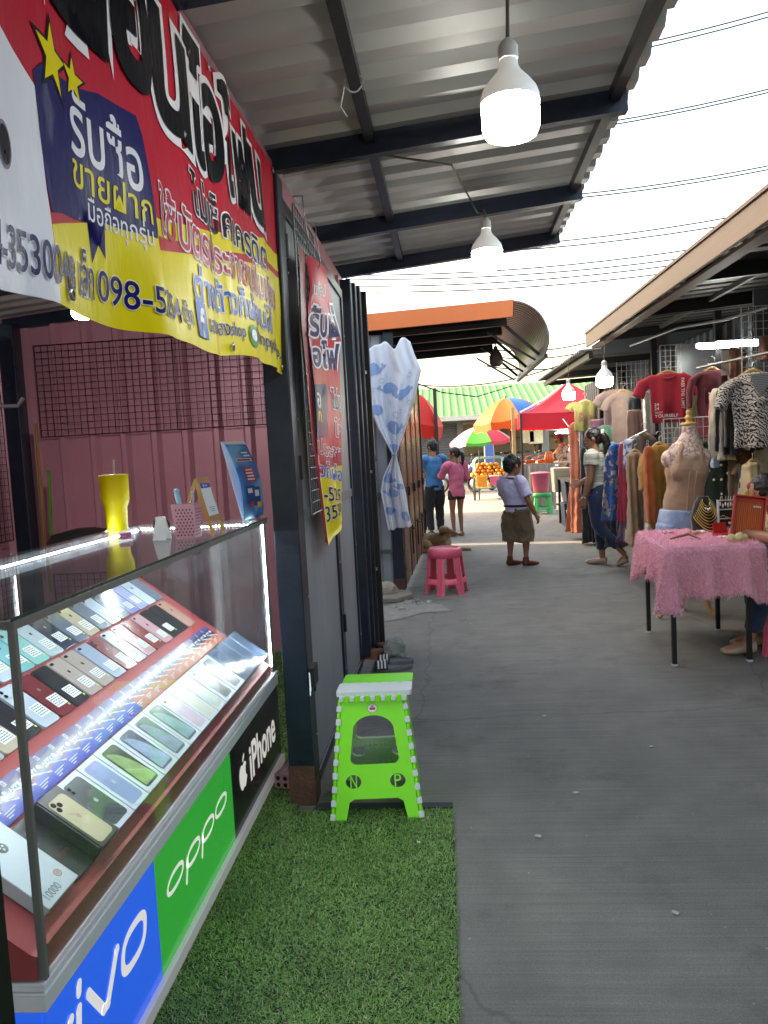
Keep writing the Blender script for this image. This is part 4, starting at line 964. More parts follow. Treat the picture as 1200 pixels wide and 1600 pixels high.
# an unlit lamp and cable under this roof
p = at(775, 560, 8.6); t = thing('lamp_shade', 'dull unlit bulb hanging under the orange roofed stall', 'light bulb', p)
b = MB(); b.lathe([(0, -.09), (.045, -.085), (.07, -.06), (.075, .0), (.06, .05), (.025, .1), (.02, .13), (0, .13)], p, 20); b.build('globe', pm('dusty_plastic', '#5c4f4b', .5), t)
b = MB(); b.tube([p+V((0, 0, .13)), p+V((0, 0, .4))], .006, 6); b.build('cord', black, t)
b = MB(); b.tube([at(640, 595, 9), at(690, 613, 9.6), at(745, 620, 10.2), at(800, 603, 11)], .008, 6); tag(b.build('power_cable', black), 'sagging black cable slung below the orange stall roof', 'cable')
# unseen blocks added to keep low sun off the lane, slit shaped for one strip
def gable(name, lab, x0, x1, y0, y1, h, col, d0=0, d1=0):
    t = thing(name, lab, 'building', ((x0+x1)/2, (y0+y1)/2, 0))
    b = MB(); b.prism([(x1, y0), (x1, y1), (x0, y1+d1), (x0, y0+d0)], (0, 0, 0), (1, 0, 0), (0, 1, 0), (0, 0, h)); b.build('wall', pm('wall'+col, col, .8, var=.12, vs=.8), t)
    b = MB(); b.prism([(x1, y0), (x1, y1), (x0, y1+d1), (x0, y0+d0)], (0, 0, h+.002), (1, 0, 0), (0, 1, 0), (0, 0, .12)); b.build('roof', pm('flat_roof', '#77797c', .6), t)
    b = MB()
    for y in [y0+1.2+2.4*k for k in range(int((y1-y0-1.5)/2.4))]: b.bb((x1+.002, y, 1.0), (x1+.05, y+1.1, 2.3))
    o = b.build('window_row', pm('window_dark', '#2b3238', .15), t)
gable('sun_block', 'unseen pale plastered block added behind the left stalls for shade, nearer', -10, -5.6, -14, 12.36, 7.6, '#b9b2a4', 0, .78)
gable('sun_block', 'unseen grey plastered block added behind the left stalls for shade, farther', -10, -5.6, 12.60, 18.1, 7.2, '#9ea09f', .78, 0)
# whale curtain
cw = thing('whale_curtain', 'white curtain printed with blue whales, tied in the middle at the stall corner', 'curtain', at(618, 830, 7.5))
CYc = 7.50
CL = [(0, 566, 540), (.06, 565, 560), (.35, 572, 625), (.50, 590, 668), (.60, 611, 706), (.615, 613, 712), (.68, 598, 745), (.8, 594, 768), (.9, 600, 798), (1, 606, 829)]
CRt = [(0, 641, 523), (.06, 648, 545), (.16, 659, 572), (.35, 648, 625), (.5, 634, 672), (.60, 621, 706), (.615, 620, 712), (.68, 629, 745), (.8, 636, 772), (.9, 640, 800), (1, 645, 822)]
def ctop(s): # two peaks where it is pinned
    return 22*abs(s-.5)*0 + (14 if False else 0) + 26*max(0, 1-abs(s-.66)/.16)*.9 + 10*max(0, (.25-s)/.25)
def cmap(s, t, off=0.):
    t = max(0, min(1, t)); l_, r2 = lerp_tab(CL, t), lerp_tab(CRt, t)
    u_ = l_[0]+(r2[0]-l_[0])*s; v_ = l_[1]+(r2[1]-l_[1])*s
    v_ += (1-t)**3*(17*math.exp(-((s-.66)/.10)**2) + 12*math.exp(-(s/.22)**2) + 10*math.exp(-((s-1)/.10)**2) + 3*math.exp(-((s-.36)/.08)**2))
    tie = math.exp(-((t-.61)/.10)**2)
    f = (.05*sin(s*9.5+.6)+.03*sin(s*21+t*3)+.012*sin(s*43))*(1-.55*tie)*(.45+.55*min(1, t*3)) - .06*tie*0
    p = at(u_, v_, CYc); d = (p-EYE).normalized()
    return p+V((.2, -1, 0))*(f+off)
b = MB(); b.grid(lambda a, c_: cmap(a, c_), 70, 90, 0); b.build('cloth', pm('curtain_white', '#d4d8e2', .8, var=.04, bump=.08, bs=160, sheen=.3), cw, solid=.002)
wb = [pm('whale_blue', '#86a2cc', .8, var=.08, bump=0), pm('whale_pale', '#aebfde', .8, var=.06, bump=0)]
b = MB()
def cl(m2, mi, k=1): 
    q = cut2d(m2, .05, .02); b.add([cmap(p_[0], p_[1], .006*k) for p_ in q[0]], q[1], mi, True)
def whale(s, t, w, h, flip=1, rot=0.):
    pts = [(-.5, .05), (-.46, -.22), (-.28, -.42), (0, -.46), (.2, -.3), (.33, -.02), (.42, -.12), (.36, -.36), (.46, -.40), (.52, -.24), (.64, -.30), (.62, -.12), (.5, .02), (.4, .22), (.2, .38), (-.1, .44), (-.36, .32)]
    c_, s_ = cos(rot), sin(rot)
    cl(poly2d([(s+flip*w*(x*c_-y*s_), t+h*(x*s_+y*c_)) for x, y in pts]), 0)
    cl(shift(ring2d(0, 0, w*.05, h*.16, w*.012, 12), s-flip*w*.1, t-h*.75), 1)
for a in ((.18, .13, .36, .10, 1, .2), (.45, .27, .34, .075, -1, .3), (.70, .30, .34, .08, 1, -.2), (.13, .40, .36, .065, -1, .1), (.60, .49, .42, .075, 1, .2), (.55, .585, .6, .05, -1, 0), (.30, .70, .55, .07, 1, .5), (.42, .80, .5, .06, -1, .2), (.25, .90, .4, .05, 1, .2), (.80, .93, .36, .07, 1, .9), (.75, .75, .4, .05, -1, .4)): whale(*a)
for s_, t_, r2 in ((.32, .22, .055), (.40, .19, .03), (.62, .42, .06), (.80, .20, .05), (.35, .47, .06), (.84, .50, .06), (.5, .36, .03), (.15, .27, .04), (.72, .40, .035), (.3, .84, .05), (.5, .92, .05), (.88, .36, .04)):
    cl(ring2d(s_, t_, r2, r2*.33, r2*.12, 22), 1)
b.build('print', wb, cw)
b = MB(); q = [cmap(s_, .612, .012) for s_ in (0, .25, .5, .75, 1)]; b.tube([q[0]+V((-.01, .03, 0))]+q+[q[-1]+V((.01, .03, 0))], .007, 8); b.build('tie_band', pm('tie_grey', '#8b8f9b', .8), cw)
b = MB(); p = at(578, 705, 7.6)
for k in range(9): b.tube([p, p+V((.05*cos(k*.7), -.02+.015*sin(k), -.05-.013*k)), p+V((.05*cos(k*.7)+.01, -.02, -.10-.012*k))], .008, 6)
tag(b.build('cloth_mop', pm('purple_mop', '#5a4270', .9)), 'purple mop head poking out behind the whale curtain', 'mop')
# rubble and stones at the stall corner
def rock(name, lab, p, r, col, seed, group=None, cat='stone', flat=.6):
    rnd = random.Random(seed); bm = bmesh.new(); bmesh.ops.create_icosphere(bm, subdivisions=2, radius=1)
    b = MB(); ps = [V((v.co.x*r[0], v.co.y*r[1], max(-.25, v.co.z)*r[2]))*(1+.35*noise.noise(v.co*1.7+V((seed*3.1, 0, 0)))) for v in bm.verts]
    lo = min(q.z for q in ps)
    b.add([V(p)+q-V((0, 0, lo)) for q in ps], [tuple(v.index for v in f.verts) for f in bm.faces], 0, False); bm.free()
    return tag(b.build(name, pm('stone'+col, col, .9, var=.25, vs=20, bump=.5, bs=50)), lab, cat, group)
b = MB(); 
sp_ = [(-1.3, 7.25), (-.50, 7.22), (-.36, 7.42), (-.40, 7.62), (-.52, 7.68), (-1.3, 7.68)]
b.prism(sp_, (0, 0, 0), (1, 0, 0), (0, 1, 0), (0, 0, .05)); tag(b.build('concrete_slab', pm('slab', '#8c867a', .9, var=.2, bump=.4, bs=40), bevel=.01), 'low broken concrete slab at the foot of the stall corner', 'slab')
rock('rubble_lump', 'pale rounded rubble lump lying under the wall sheet', (-.66, 7.5, .05), (.16, .10, .09), '#a39b8c', 1)
rnd = random.Random(5)
for k in range(16):
    x, y = -.42+rnd.uniform(-.10, .24), 7.0+rnd.uniform(-.2, .35)
    rock('pebble', 'small grey white pebble in the scatter beside the concrete slab', (x, y, .0), (rnd.uniform(.010, .03),)*2+(rnd.uniform(.008, .022),), rnd.choice(['#8d8d8a', '#a8a7a2', '#6c6c69']), 10+k, 'pebbles scattered beside the slab')
b = MB(); q = [atz(*t_) for t_ in ((592, 950), (640, 938), (690, 945), (705, 955), (660, 958), (625, 968), (596, 972))]
b.add([V((x_.x, x_.y, .004)) for x_ in q], [tuple(range(len(q)))[::-1]]); struct(b.build('cement_spill', pm('cement_dust', '#8f8d88', .95, var=.25, vs=9), local=True))
# shoes, brick ends, bagged lump and plank at the folded doors
p = atz(600, 1048)
def slipper(lab, x, y, ang, z=0.):
    t = thing('slide_sandal', lab, 'sandal', (x, y, z), 0, 'pair of dark slide sandals')
    M = Matrix.Translation((x, y, z)) @ Matrix.Rotation(ang, 4, 'Z')
    out = []
    for k in range(28):
        a = 2*pi*k/28; c_, s_ = cos(a), sin(a); w = .046*(1+.16*c_)-.006*(c_ < 0)*abs(c_); out.append((.135*c_, w*s_))
    b = MB(); b.loft([[M @ V((q[0]*.97, q[1]*.93, 0)) for q in out], [M @ V((*q, .012)) for q in out], [M @ V((q[0], q[1], .026+.006*(q[0] < 0))) for q in out], [M @ V((q[0]*.93, q[1]*.86, .030+.006*(q[0] < 0))) for q in out], [M @ V((q[0]*.90, q[1]*.8, .025)) for q in out]]); b.build('sole', pm('slide_grey', '#6a6e75', .6, var=.06), t)
    b = MB()
    def strap(u, v): a = pi*(v*1.0); return M @ V((.028+.085*u+.0, .053*cos(a), .020+.050*sin(a)*(1-.22*u)))
    b.grid(strap, 5, 14); b.build('strap', pm('slide_dark', '#35383d', .6), t, solid=.004, soff=1)
    b = MB()
    for k in range(3):
        def sf(u, v, k=k): 
            uu = .16+.26*k+.12*u; q = strap(uu, .06+.88*v); c0 = M @ V((.028+.085*uu, 0, .02)); return q+(q-c0).normalized()*.0052
        b.grid(sf, 1, 12)
    b.build('white_stripe', pm('stripe_white', '#dcdcdc', .6, bump=0), t)
slipper('dark grey slide sandal with white stripes, nearer of the pair', p.x+.055, p.y+.01, pi+.10); slipper('dark grey slide sandal with white stripes, farther of the pair', p.x+.06, p.y+.15, pi+.05)
q = atz(588, 1032); hollow_brick('brick_end', 'brown broken brick end behind the sandals, nearer', q.x-.02, q.y+.06, 0, 1.2, '#7d5140', .13, .07, .06, group='brown brick ends')
hollow_brick('brick_end', 'brown broken brick end leaning farther back behind the sandals', q.x+.05, q.y+.20, 0, .6, '#86583f', .15, .07, .06, group='brown brick ends')
q = atz(614, 1030); rock('cement_lump', 'whitish cement lump wrapped in grey behind the sandals', (q.x, q.y+.08, 0), (.085, .07, .10), '#8f9290', 61)
q = atz(626, 1006); rock('stone_chip', 'pale flat stone chip alone on the concrete lane', (q.x, q.y, 0), (.035, .03, .012), '#b1aea6', 62)
b = MB(); b.beam((-.60, SY1+.06, .05), (-.46, SY1-.42, .02), .035, .03); tag(b.build('wood_plank', pm('old_plank', '#4b443d', .85)), 'dark short plank lying at the foot of the folded doors', 'plank')
rnd = random.Random(12)
for k, (u, v) in enumerate(((1055, 1428), (842, 1308), (1018, 1168), (900, 1240), (655, 1328), (735, 975), (850, 1120))):
    q = atz(u, v); b = MB(); r = rnd.uniform(.006, .014)
    b.add([V((q.x+r*cos(a)*rnd.uniform(.5, 1.6), q.y+r*sin(a)*rnd.uniform(.5, 1.6), .004+.003*rnd.random()+(.024 if u == 655 else 0))) for a in [i*pi/3 for i in range(6)]], [tuple(range(6))])
    tag(b.build('litter_scrap', pm('scrap', '#b9b6ac', .8), solid=.002), ['flat pale scrap in the concrete near the right bottom', 'tiny pale scrap on the concrete beside the grass mat', 'small pale scrap in the middle of the lane', 'tiny pale scrap on the open concrete below the table', 'pale scrap lying on the green grass mat', 'tiny pale scrap right of the pink stool', 'tiny pale scrap further up the lane'][k], 'litter')
# ================================================================== RIGHT HAND BUILDING
rb = thing('clothes_stall', 'long dark roofed market building with a brown wooden fascia over the clothes stall', 'stall', (3, 5, 0))
fw = pm('fascia_wood', '#7d6858', .55, var=.16, vs=2, scale=(1, .2, 3), bump=.08, bs=30)
FX, FZ0, FZ1, FY = 1.75, 2.545, 2.70, 9.42
b = MB(); b.bb((FX, -4, FZ0), (FX+.022, FY, FZ1)); b.bb((FX+.0225, -4, FZ0+.02), (FX+.06, FY-.01, FZ1-.03)); b.bb((FX+.061, -4, FZ0-.012), (FX+.165, FY-.01, FZ0+.012)); b.build('fascia', fw, rb, bevel=.004)
b = MB(); b.bb((FX-.012, -4, FZ1+.001), (FX+.05, FY+.01, FZ1+.022)); b.build('drip_edge', pm('drip_brown', '#6d4d3a', .5), rb)
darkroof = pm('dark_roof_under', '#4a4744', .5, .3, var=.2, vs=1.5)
def zr2(x): return 2.70+.055*(x-1.75)
b = MB(); ys_ = []; y = -4
while y < FY-.05:
    for d, h in ((0, 0), (.12, 0), (.135, .028), (.2, .028)): ys_.append((y+d, h))
    y += .215
xs_ = (1.76, 4, 6.2); m_ = len(ys_)
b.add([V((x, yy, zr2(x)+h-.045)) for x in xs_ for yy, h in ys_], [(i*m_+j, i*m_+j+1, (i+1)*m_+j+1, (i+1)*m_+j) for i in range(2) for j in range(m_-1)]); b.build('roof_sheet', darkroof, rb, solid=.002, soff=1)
for y in (-2.6, -.6, 1.2, 2.9, 4.4, 5.9, 7.4, 9.0):
    b = MB(); b.beam((1.83, y, zr2(1.83)-.10), (6.1, y, zr2(6.1)-.10), .05, .10); b.build('rafter', black, rb)
for x in (2.5, 3.4, 4.4):
    b = MB(); b.beam((x, -4, zr2(x)-.068), (x, FY-.1, zr2(x)-.068), .035, .04); b.build('purlin', pm('purlin_grey', '#5a5753', .5), rb)
dws = pm('dark_wall_sheet', '#565b60', .45, .3, var=.12)
b = MB(); corrugated(b, (4.3, 7.2, 0), (0, -1, 0), (0, 0, 1), 11, 2.85, .2, .03, (-1, 0, 0), duty=.4); b.build('back_wall', dws, rb, solid=.003)
b = MB(); corrugated(b, (2.80, 15.3, 0), (0, -1, 0), (0, 0, 1), 8.1, 2.50, .2, .03, (-1, 0, 0), duty=.4); b.build('back_wall', dws, rb, solid=.003)
b = MB(); b.bb((2.81, 7.18, 0), (4.3, 7.21, 2.7)); b.build('partition', dws, rb)
for k, (y, x) in enumerate(((5.55, 2.62), (7.55, 2.62), (9.30, 2.5), (3.2, 2.9))):
    b = MB(); b.bb((x-.03, y-.03, 0), (x+.03, y+.03, zr2(x)-.155)); b.build('post', black, rb)
b = MB(); b.bb((1.93, 9.435, 2.47), (4.3, 9.45, 2.70)); b.build('sky_gap_sheet', dws, rb)  # dark sheet added to close off bright sky between the two roofs
# the next roof behind, with a wavy sheet edge
nb = thing('far_stall_roof', 'next market roof behind the clothes stall with a wavy corrugated edge', 'stall', (3, 11.6, 0))
b = MB(); ys_ = []; y = 9.5
while y < 13.7:
    for d, h in ((0, 0), (.04, .004), (.06, .02), (.10, .02), (.12, .004)): ys_.append((y+d, h))
    y += .14
m_ = len(ys_); b.add([V((x, yy, 2.52+.03*(x-1.7)+h)) for x in (1.70, 4, 6) for yy, h in ys_], [(i*m_+j, i*m_+j+1, (i+1)*m_+j+1, (i+1)*m_+j) for i in range(2) for j in range(m_-1)]); b.build('roof_sheet', pm('old_sheet', '#77736e', .5, .4, var=.2), nb, solid=.012)
b = MB(); b.beam((1.82, 9.5, 2.46), (1.82, 13.6, 2.46), .05, .07); b.build('edge_beam', black, nb)
for y in (10.2, 11.8, 13.4):
    b = MB(); b.beam((1.85, y, 2.45), (6, y, 2.57), .05, .08); b.build('rafter', black, nb)
    b = MB(); b.bb((2.68, y-.03, 0), (2.74, y+.03, 2.42)); b.build('post', black, nb)
# lights on the right
p = at(945, 605, 8.6); bucket_bulb(8.6, 945, 605, .175, (p.x+.02, 8.6, 2.70), 'glowing bulb hanging over the woman at the clothes stall', 14)
p = at(889, 625, 10.3); bucket_bulb(10.3, 889, 625, .165, (p.x, 10.3, 2.5), 'glowing bulb in front of the red canopy', 14)
for k, (u0, u1, v0, v1, y) in enumerate(((1092, 1140, 543, 541, 7.4), (1122, 1184, 540, 537, 6.9))):
    p0, p1 = at(u0, v0, y), at(u1, v1, y)
    t = thing('tube_light', ['white fluorescent tube at the back of the clothes stall, left one', 'white fluorescent tube at the back of the clothes stall, right one'][k], 'tube light', (p0+p1)/2, 0, 'fluorescent tubes')
    b = MB(); b.tube([p0, p1], .016, 10); b.build('tube', lampm(9.), t); b = MB(); b.beam(p0+V((-.02, .03, .02)), p1+V((.02, .03, .02)), .03, .045); b.build('batten', white, t)
b = MB(); p0 = at(1057, 542, 8.0); b.bb((p0.x, 7.98, p0.z-.42), (p0.x+.5, 8.0, p0.z+.02)); tag(b.build('white_board', pm('white_sheet', '#aab0b4', .3, .2)), 'pale glossy board behind the red cropped tee', 'board')
# white grids and rails carrying the clothes
def wgrid(lab, u, v, y, w, h, nu, nv, yaw=0.):
    p = at(u, v, y); e = V((cos(yaw), sin(yaw), 0)); b = MB(); wiregrid(b, p-V((0, 0, h)), e, (0, 0, 1), w, h, nu, nv, .0028, .005)
    return tag(b.build('wire_grid', wire_w), lab, 'wire grid', 'white wire grids of the clothes stall')
wgrid('white wire grid behind the beige tees, left of the red cropped tee', 963, 560, 10.2, .55, 1.3, 9, 16)
wgrid('white wire grid standing behind the red cropped tee', 1031, 540, 7.9, .20, 1.3, 4, 24); wgrid('white wire grid below the red cropped tee, beside the mannequin', 1037, 655, 6.9, .40, 1.0, 6, 12)
wgrid('tall white wire grid above the zebra top at the right edge', 1158, 480, 6.0, .42, 1.0, 8, 18)
b = MB(); b.tube([at(925, 715, 10.4), at(1012, 672, 7.4)], .012, 8); b.tube([at(880, 655, 12.5), at(925, 715, 10.4)], .010, 8)
tag(b.build('clothes_rail', steelm), 'shiny steel clothes rail slanting behind the woman in the striped shirt', 'rail')
b = MB(); b.tube([at(1090, 575, 6.9), at(1215, 548, 5.5)], .012, 8); tag(b.build('clothes_rail', steelm), 'steel rail carrying the maroon and black tops', 'rail')
b = MB()
for k in range(22):
    c = at(1012+.0*k, 690+5*k, 6.85); b.tube([c+V((.008*cos(a), .008*(k % 2)*sin(a), .013*sin(a))) for a in [i*pi/4 for i in range(9)]], .0025, 5)
tag(b.build('hanging_chain', steelm), 'steel chain hanging between the brown dress and the mustard shirt', 'chain')
b = MB(); q = at(545, 150, 2.6); q = V((-.235, 2.62, zr(-.235, 2.62)+RH-.045))
b.tube([q+V((.03*cos(a), .004*sin(3*a), .03*sin(a)-.005)) for a in [i*pi/8 for i in range(17)]], .003, 5); b.tube([q+V((-.03, 0, -.01)), q+V((-.05, .02, -.07)), q+V((-.03, .03, -.10))], .003, 5); tag(b.build('wire_tie', wire_w), 'pale wire twisted round the purlin under the awning', 'wire')
b = MB(); b.tube([V((-.60, 3.2, 2.60)), V((-.2, 3.25, zr(-.2, 3.2)+.01)), V((.1, 3.6, zr(.1, 3.6)+.03)), V((.25, r2a.y-.05, zr(.25, r2a.y)-.005)), V((.30, r2a.y-.06, zr(.3, r2a.y)-.03))], .005, 6); tag(b.build('power_cable', pm('cable_grey', '#4a4745', .6)), 'grey lamp cable run loosely under the awning to the second bulb', 'cable')
b = MB(); b.tube([at(1200, 480, 5.6), at(1130, 500, 6.4), at(1060, 512, 7.2), at(985, 540, 8.2)], .012, 8); tag(b.build('conduit', pm('conduit_grey', '#8a8784', .5)), 'grey conduit pipe slanting under the roof of the clothes stall', 'pipe')
# ================================================================== POWER LINES
def wire(lab, pts, r=.016):
    b = MB(); a, c_ = pts[0], pts[-1]; pp = []
    for k in range(15):
        t_ = k/14; q = a.lerp(c_, t_); q.z -= .35*4*t_*(1-t_)*(1 if len(pts) < 3 else pts[1]); pp.append(q)
    b.tube(pp, r, 6); return tag(b.build('power_line', pm('line_black', '#2a2b2e', .6)), lab, 'power line', 'power lines across the sky')
WL = [(600, 130, 1290, -8, 'highest pair of thin power lines above the lane, upper one'), (600, 138, 1290, 0, 'highest pair of thin power lines above the lane, lower one'), (620, 225, 1290, 116, 'second pair of power lines, upper one'), (620, 231, 1290, 121, 'second pair of power lines, lower one'), (620, 318, 1290, 240, 'third pair of power lines, upper one'), (620, 323, 1290, 246, 'third pair of power lines, lower one'),
      (560, 392, 1250, 318, 'power line just under the awning tip'), (560, 398, 1250, 330, 'power line level with the awning tip'), (540, 430, 1260, 358, 'upper line of the low power line bundle'), (540, 436, 1260, 372, 'second line of the low power line bundle'), (540, 447, 1260, 380, 'third line of the low power line bundle'), (540, 456, 1260, 392, 'lowest line sagging above the orange fascia'),
      (760, 545, 1000, 505, 'thin line behind the curved roof edge, top one'), (760, 556, 1000, 520, 'thin line behind the curved roof edge, middle one'), (760, 572, 1000, 540, 'thin line behind the curved roof edge, bottom one'), (640, 600, 900, 560, 'thin line low over the green roof')]
for u0, v0, u1, v1, lab in WL: wire(lab, [at(u0, v0, 24), at(u1, v1, 24)], .021)
# ================================================================== FAR END OF THE LANE
gb = thing('green_roof_shophouse', 'long shophouse with a bright green ribbed roof and grey shutters beyond the street', 'building', (3, 32, 0))
GY = 31.0
b = MB(); z0, z1 = at(700, 652, GY).z, at(700, 606, GY+4.5).z
corrugated(b, (-14, GY-.5, z0), (1, 0, 0), V((0, 5.0, z1-z0)), 34, V((0, 5.0, z1-z0)).length, .30, .05, (0, -.2, 1), duty=.25); b.build('roof', pm('green_roof', '#4a8a3c', .5, .1, var=.08, vs=.5), gb, solid=.01)
b = MB(); b.bb((-14, GY-.55, z0-.17), (20, GY-.52, z0+.02)); b.build('gutter', pm('gutter', '#a9ada8', .5), gb)
b = MB()
for k in range(9): b.bb((-13+3.4*k, GY+.35, .1), (-13+3.4*k+.25, GY+.62, z0))
b.bb((-14, GY+.36, 2.42), (20, GY+.63, z0-.02)); b.bb((-14, GY+.30, 0), (20, GY+.9, .14)); b.build('wall', pm('grey_wall', '#6d6d6b', .8), gb)
shm = pm('roller_shutter', '#5e5f61', .5, .4, var=.08)
for k in range(4):
    b = MB(); x0 = -12.75+3.4*k
    vs = []; zz = .14
    pts = []
    while zz < 2.42: pts += [(zz, 0), (zz+.05, .02), (zz+.10, 0)]; zz += .10
    b.add([V((x, GY+.5-dy, z)) for z, dy in pts for x in (x0, x0+3.15)], [(2*i, 2*i+1, 2*i+3, 2*i+2) for i in range(len(pts)-1)]); b.build('roller_shutter', shm, gb)
for k in range(4, 8): # open bays: lit shop interiors
    x0 = -12.75+3.4*k
    b = MB(); b.bb((x0, GY+3.2, .14), (x0+3.15, GY+3.25, 2.42)); b.bb((x0, GY+.62, 2.42), (x0+3.15, GY+3.2, 2.46)); b.build('back_wall', pm('shop_back', '#a79a80', .8, var=.2), gb)
    b = MB()
    for q in range(3): b.bb((x0+.2, GY+2.6, .5+.6*q), (x0+2.9, GY+3.1, .54+.6*q))
    b.build('shelf', pm('shelf_brown', '#6b5a48', .7), gb)
    b = MB(); b.bb((x0+.1, GY+.9, .14), (x0+2.0, GY+1.5, 1.0)); b.build('counter', pm('shop_counter', '#8b8678', .6), gb)
def at_g(u, v, y): return at(u, v, y)
for k, (u, v, w, h, c, lab) in enumerate(((838, 693, .55, .55, '#c9bfa0', 'cream cardboard box on the far shop counter'), (826, 692, .5, .55, '#b9a98a', 'tan cardboard box at the left of the far shop counter'), (868, 672, .8, .45, '#8fa3b5', 'blue grey glass cabinet in the far shop'), (885, 673, .7, .5, '#c3c9cb', 'white glass cabinet in the far shop under the lit strip'))):
    p = at(u, v, GY+.3); b = MB(); b.bb((p.x-w/2, p.y, p.z), (p.x+w/2, p.y+.4, p.z+h)); b.bb((p.x-w/2+.03, p.y-.006, p.z+.03), (p.x+w/2-.03, p.y-.002, p.z+h-.05), 1)
    tag(b.build('cabinet' if k > 1 else 'carton', [pm('box'+c, c, .6), pm('boxp'+c, c, .25, var=.3, vs=4)], bevel=.01), lab, 'box')
b = MB(); p = at(868, 678, GY+.1); b.bb((p.x, p.y, p.z), (p.x+1.1, p.y+.06, p.z+.06)); tag(b.build('tube_light', lampm(5.)), 'warm lit strip over the glass cabinets of the far shop', 'tube light')
b = MB(); b.bb((.3, GY-.2, 0), (20, GY+.25, at(830, 708, GY).z)); tag(b.build('shop_front_counter', pm('front_dark', '#4c4a48', .7)), 'dark long counter in front of the far shop', 'counter')
b = MB(); b.bb((at(757, 700, 29).x, 29, 0), (at(772, 700, 29).x, 29.4, at(760, 688, 29).z)); b.bb((at(758.5, 700, 29).x, 28.99, .5), (at(770.5, 700, 29).x, 28.995, at(760, 690, 29).z), 1)
tag(b.build('vending_box', [pm('vend_grey', '#7f878c', .5), pm('vend_blue', '#35549a', .4)]), 'grey and blue upright machine behind the fruit cart', 'machine')
# umbrellas
def umbrella(name, lab, cx, cy, ze, za, r, cols, tilt=(0, 0), val=.16, n=8, a0=0, group=None, pole_to=None, pole_col='#4b4d52', pole_off=(0, 0)):
    t = thing(name, lab, 'umbrella', (cx, cy, 0), 0, group)
    M = Matrix.Translation((cx, cy, ze)) @ Matrix.Rotation(tilt[0], 4, 'X') @ Matrix.Rotation(tilt[1], 4, 'Y')
    hgt = za-ze
    for i in range(n):
        a1, a2 = a0+2*pi*i/n, a0+2*pi*(i+1)/n
        def f(u, v):
            e = (1-u)*.5+u*.5
            rr = r*v; p1, p2 = V((rr*cos(a1), rr*sin(a1), 0)), V((rr*cos(a2), rr*sin(a2), 0)); q = p1.lerp(p2, u)
            q.z = hgt*(1-v**1.9)-.04*r*sin(pi*u)*v; return M @ q
        b = MB(); b.grid(f, 6, 9, 0)
        def g(u, v):
            q = V((r*cos(a1), r*sin(a1), 0)).lerp(V((r*cos(a2), r*sin(a2), 0)), u); q.z = -.04*r*sin(pi*u)-val*v*(1+.12*sin(u*pi*4)); q += V((q.x, q.y, 0)).normalized()*.01*v; return M @ q
        b.grid(g, 8, 2, 0)
        b.build('canopy_panel', cloth_t(cols[i % len(cols)]), t)
    b = MB()
    for i in range(n):
        a1 = a0+2*pi*i/n; b.tube([M @ V((.9*r*cos(a1), .9*r*sin(a1), hgt*(1-.9**1.9)-.01)), M @ V((.04*cos(a1), .04*sin(a1), hgt-.02))], .006, 5); b.tube([M @ V((.55*r*cos(a1), .55*r*sin(a1), hgt*(1-.55**1.9)-.01)), M @ V((0, 0, hgt*.35))], .005, 5)
    b.build('rib_frame', steelm, t)
    b = MB(); b.tube([(cx+pole_off[0], cy+pole_off[1], 0), M @ V((0, 0, hgt+.05))], .02, 8); b.build('pole', pm('pole'+pole_col, pole_col, .4, .5), t)
    return t
_CT = {}
def cloth_t(col):
    if col not in _CT:
        m = pm('tarp'+col, col, .6, var=.06, bump=.06, bs=30); n, l, p = nodes_of(m)
        tr = n.new('ShaderNodeBsdfTranslucent'); tr.inputs[0].default_value = (*lin(col), 1); ad = n.new('ShaderNodeMixShader'); ad.inputs[0].default_value = .28
        l.new(p.outputs[0], ad.inputs[1]); l.new(tr.outputs[0], ad.inputs[2]); l.new(ad.outputs[0], n['Material Output'].inputs[0]); _CT[col] = m
    return _CT[col]
umbrella('market_umbrella', 'large orange and blue market umbrella above the lane end', 1.56, 18.0, 2.06, 2.52, .86, ['#b8626e', '#3f7fc4', '#b8626e', '#cf5f22', '#cf5f22', '#cf5a20', '#cc5a1e', '#2f74c0'], (.05, -.14), .17, 8, -.6, 'market umbrellas', pole_off=(.14, 0))
umbrella('market_umbrella', 'pink, green and red market umbrella over the fruit cart', 1.02, 21.0, 1.60, 1.98, .86, ['#a98a78', '#b9a18e', '#c23848', '#d490b0', '#d490b0', '#d490b0', '#3f9c38', '#c23848'], (.06, -.03), .08, 8, -.9+pi/8, 'market umbrellas', pole_off=(-.1, 0))
umbrella('market_umbrella', 'red market umbrella half hidden behind the brown doors on the left', -.60, 14.0, 2.0, 2.5, .66, ['#e02c1c', '#f0563a', '#e02c1c', '#e8432e'], (.05, .25), .22, 8, .2, 'market umbrellas')
# red canopy tent
tn = thing('canopy_tent', 'red peaked canopy tent over the food stall at the lane end', 'tent', (2.9, 17.6, 0))
x0, x1, ya, yb, ze = 1.645, 4.1, 16.5, 18.9, 2.09
pk = V((2.86, 17.7, at(884, 597, 17.7).z))
red_t = cloth_t('#cf2233')
cs = [V((x0, ya, ze)), V((x1, ya, ze)), V((x1, yb, ze)), V((x0, yb, ze))]
for i in range(4):
    c0, c1 = cs[i], cs[(i+1) % 4]
    def f(u, v):
        q = c0.lerp(c1, u).lerp(pk, v); q.z = ze+(pk.z-ze)*(v**1.45)-.03*sin(pi*u)*(1-v); return q
    b = MB(); b.grid(f, 10, 12); 
    def g(u, v): 
        q = c0.lerp(c1, u); q.z = ze-.03*sin(pi*u)-.31*v; return q+V((.012*sin(u*20)*v, .012*cos(u*17)*v, 0))
    b.grid(g, 16, 2); b.build('canopy_panel', red_t, tn)
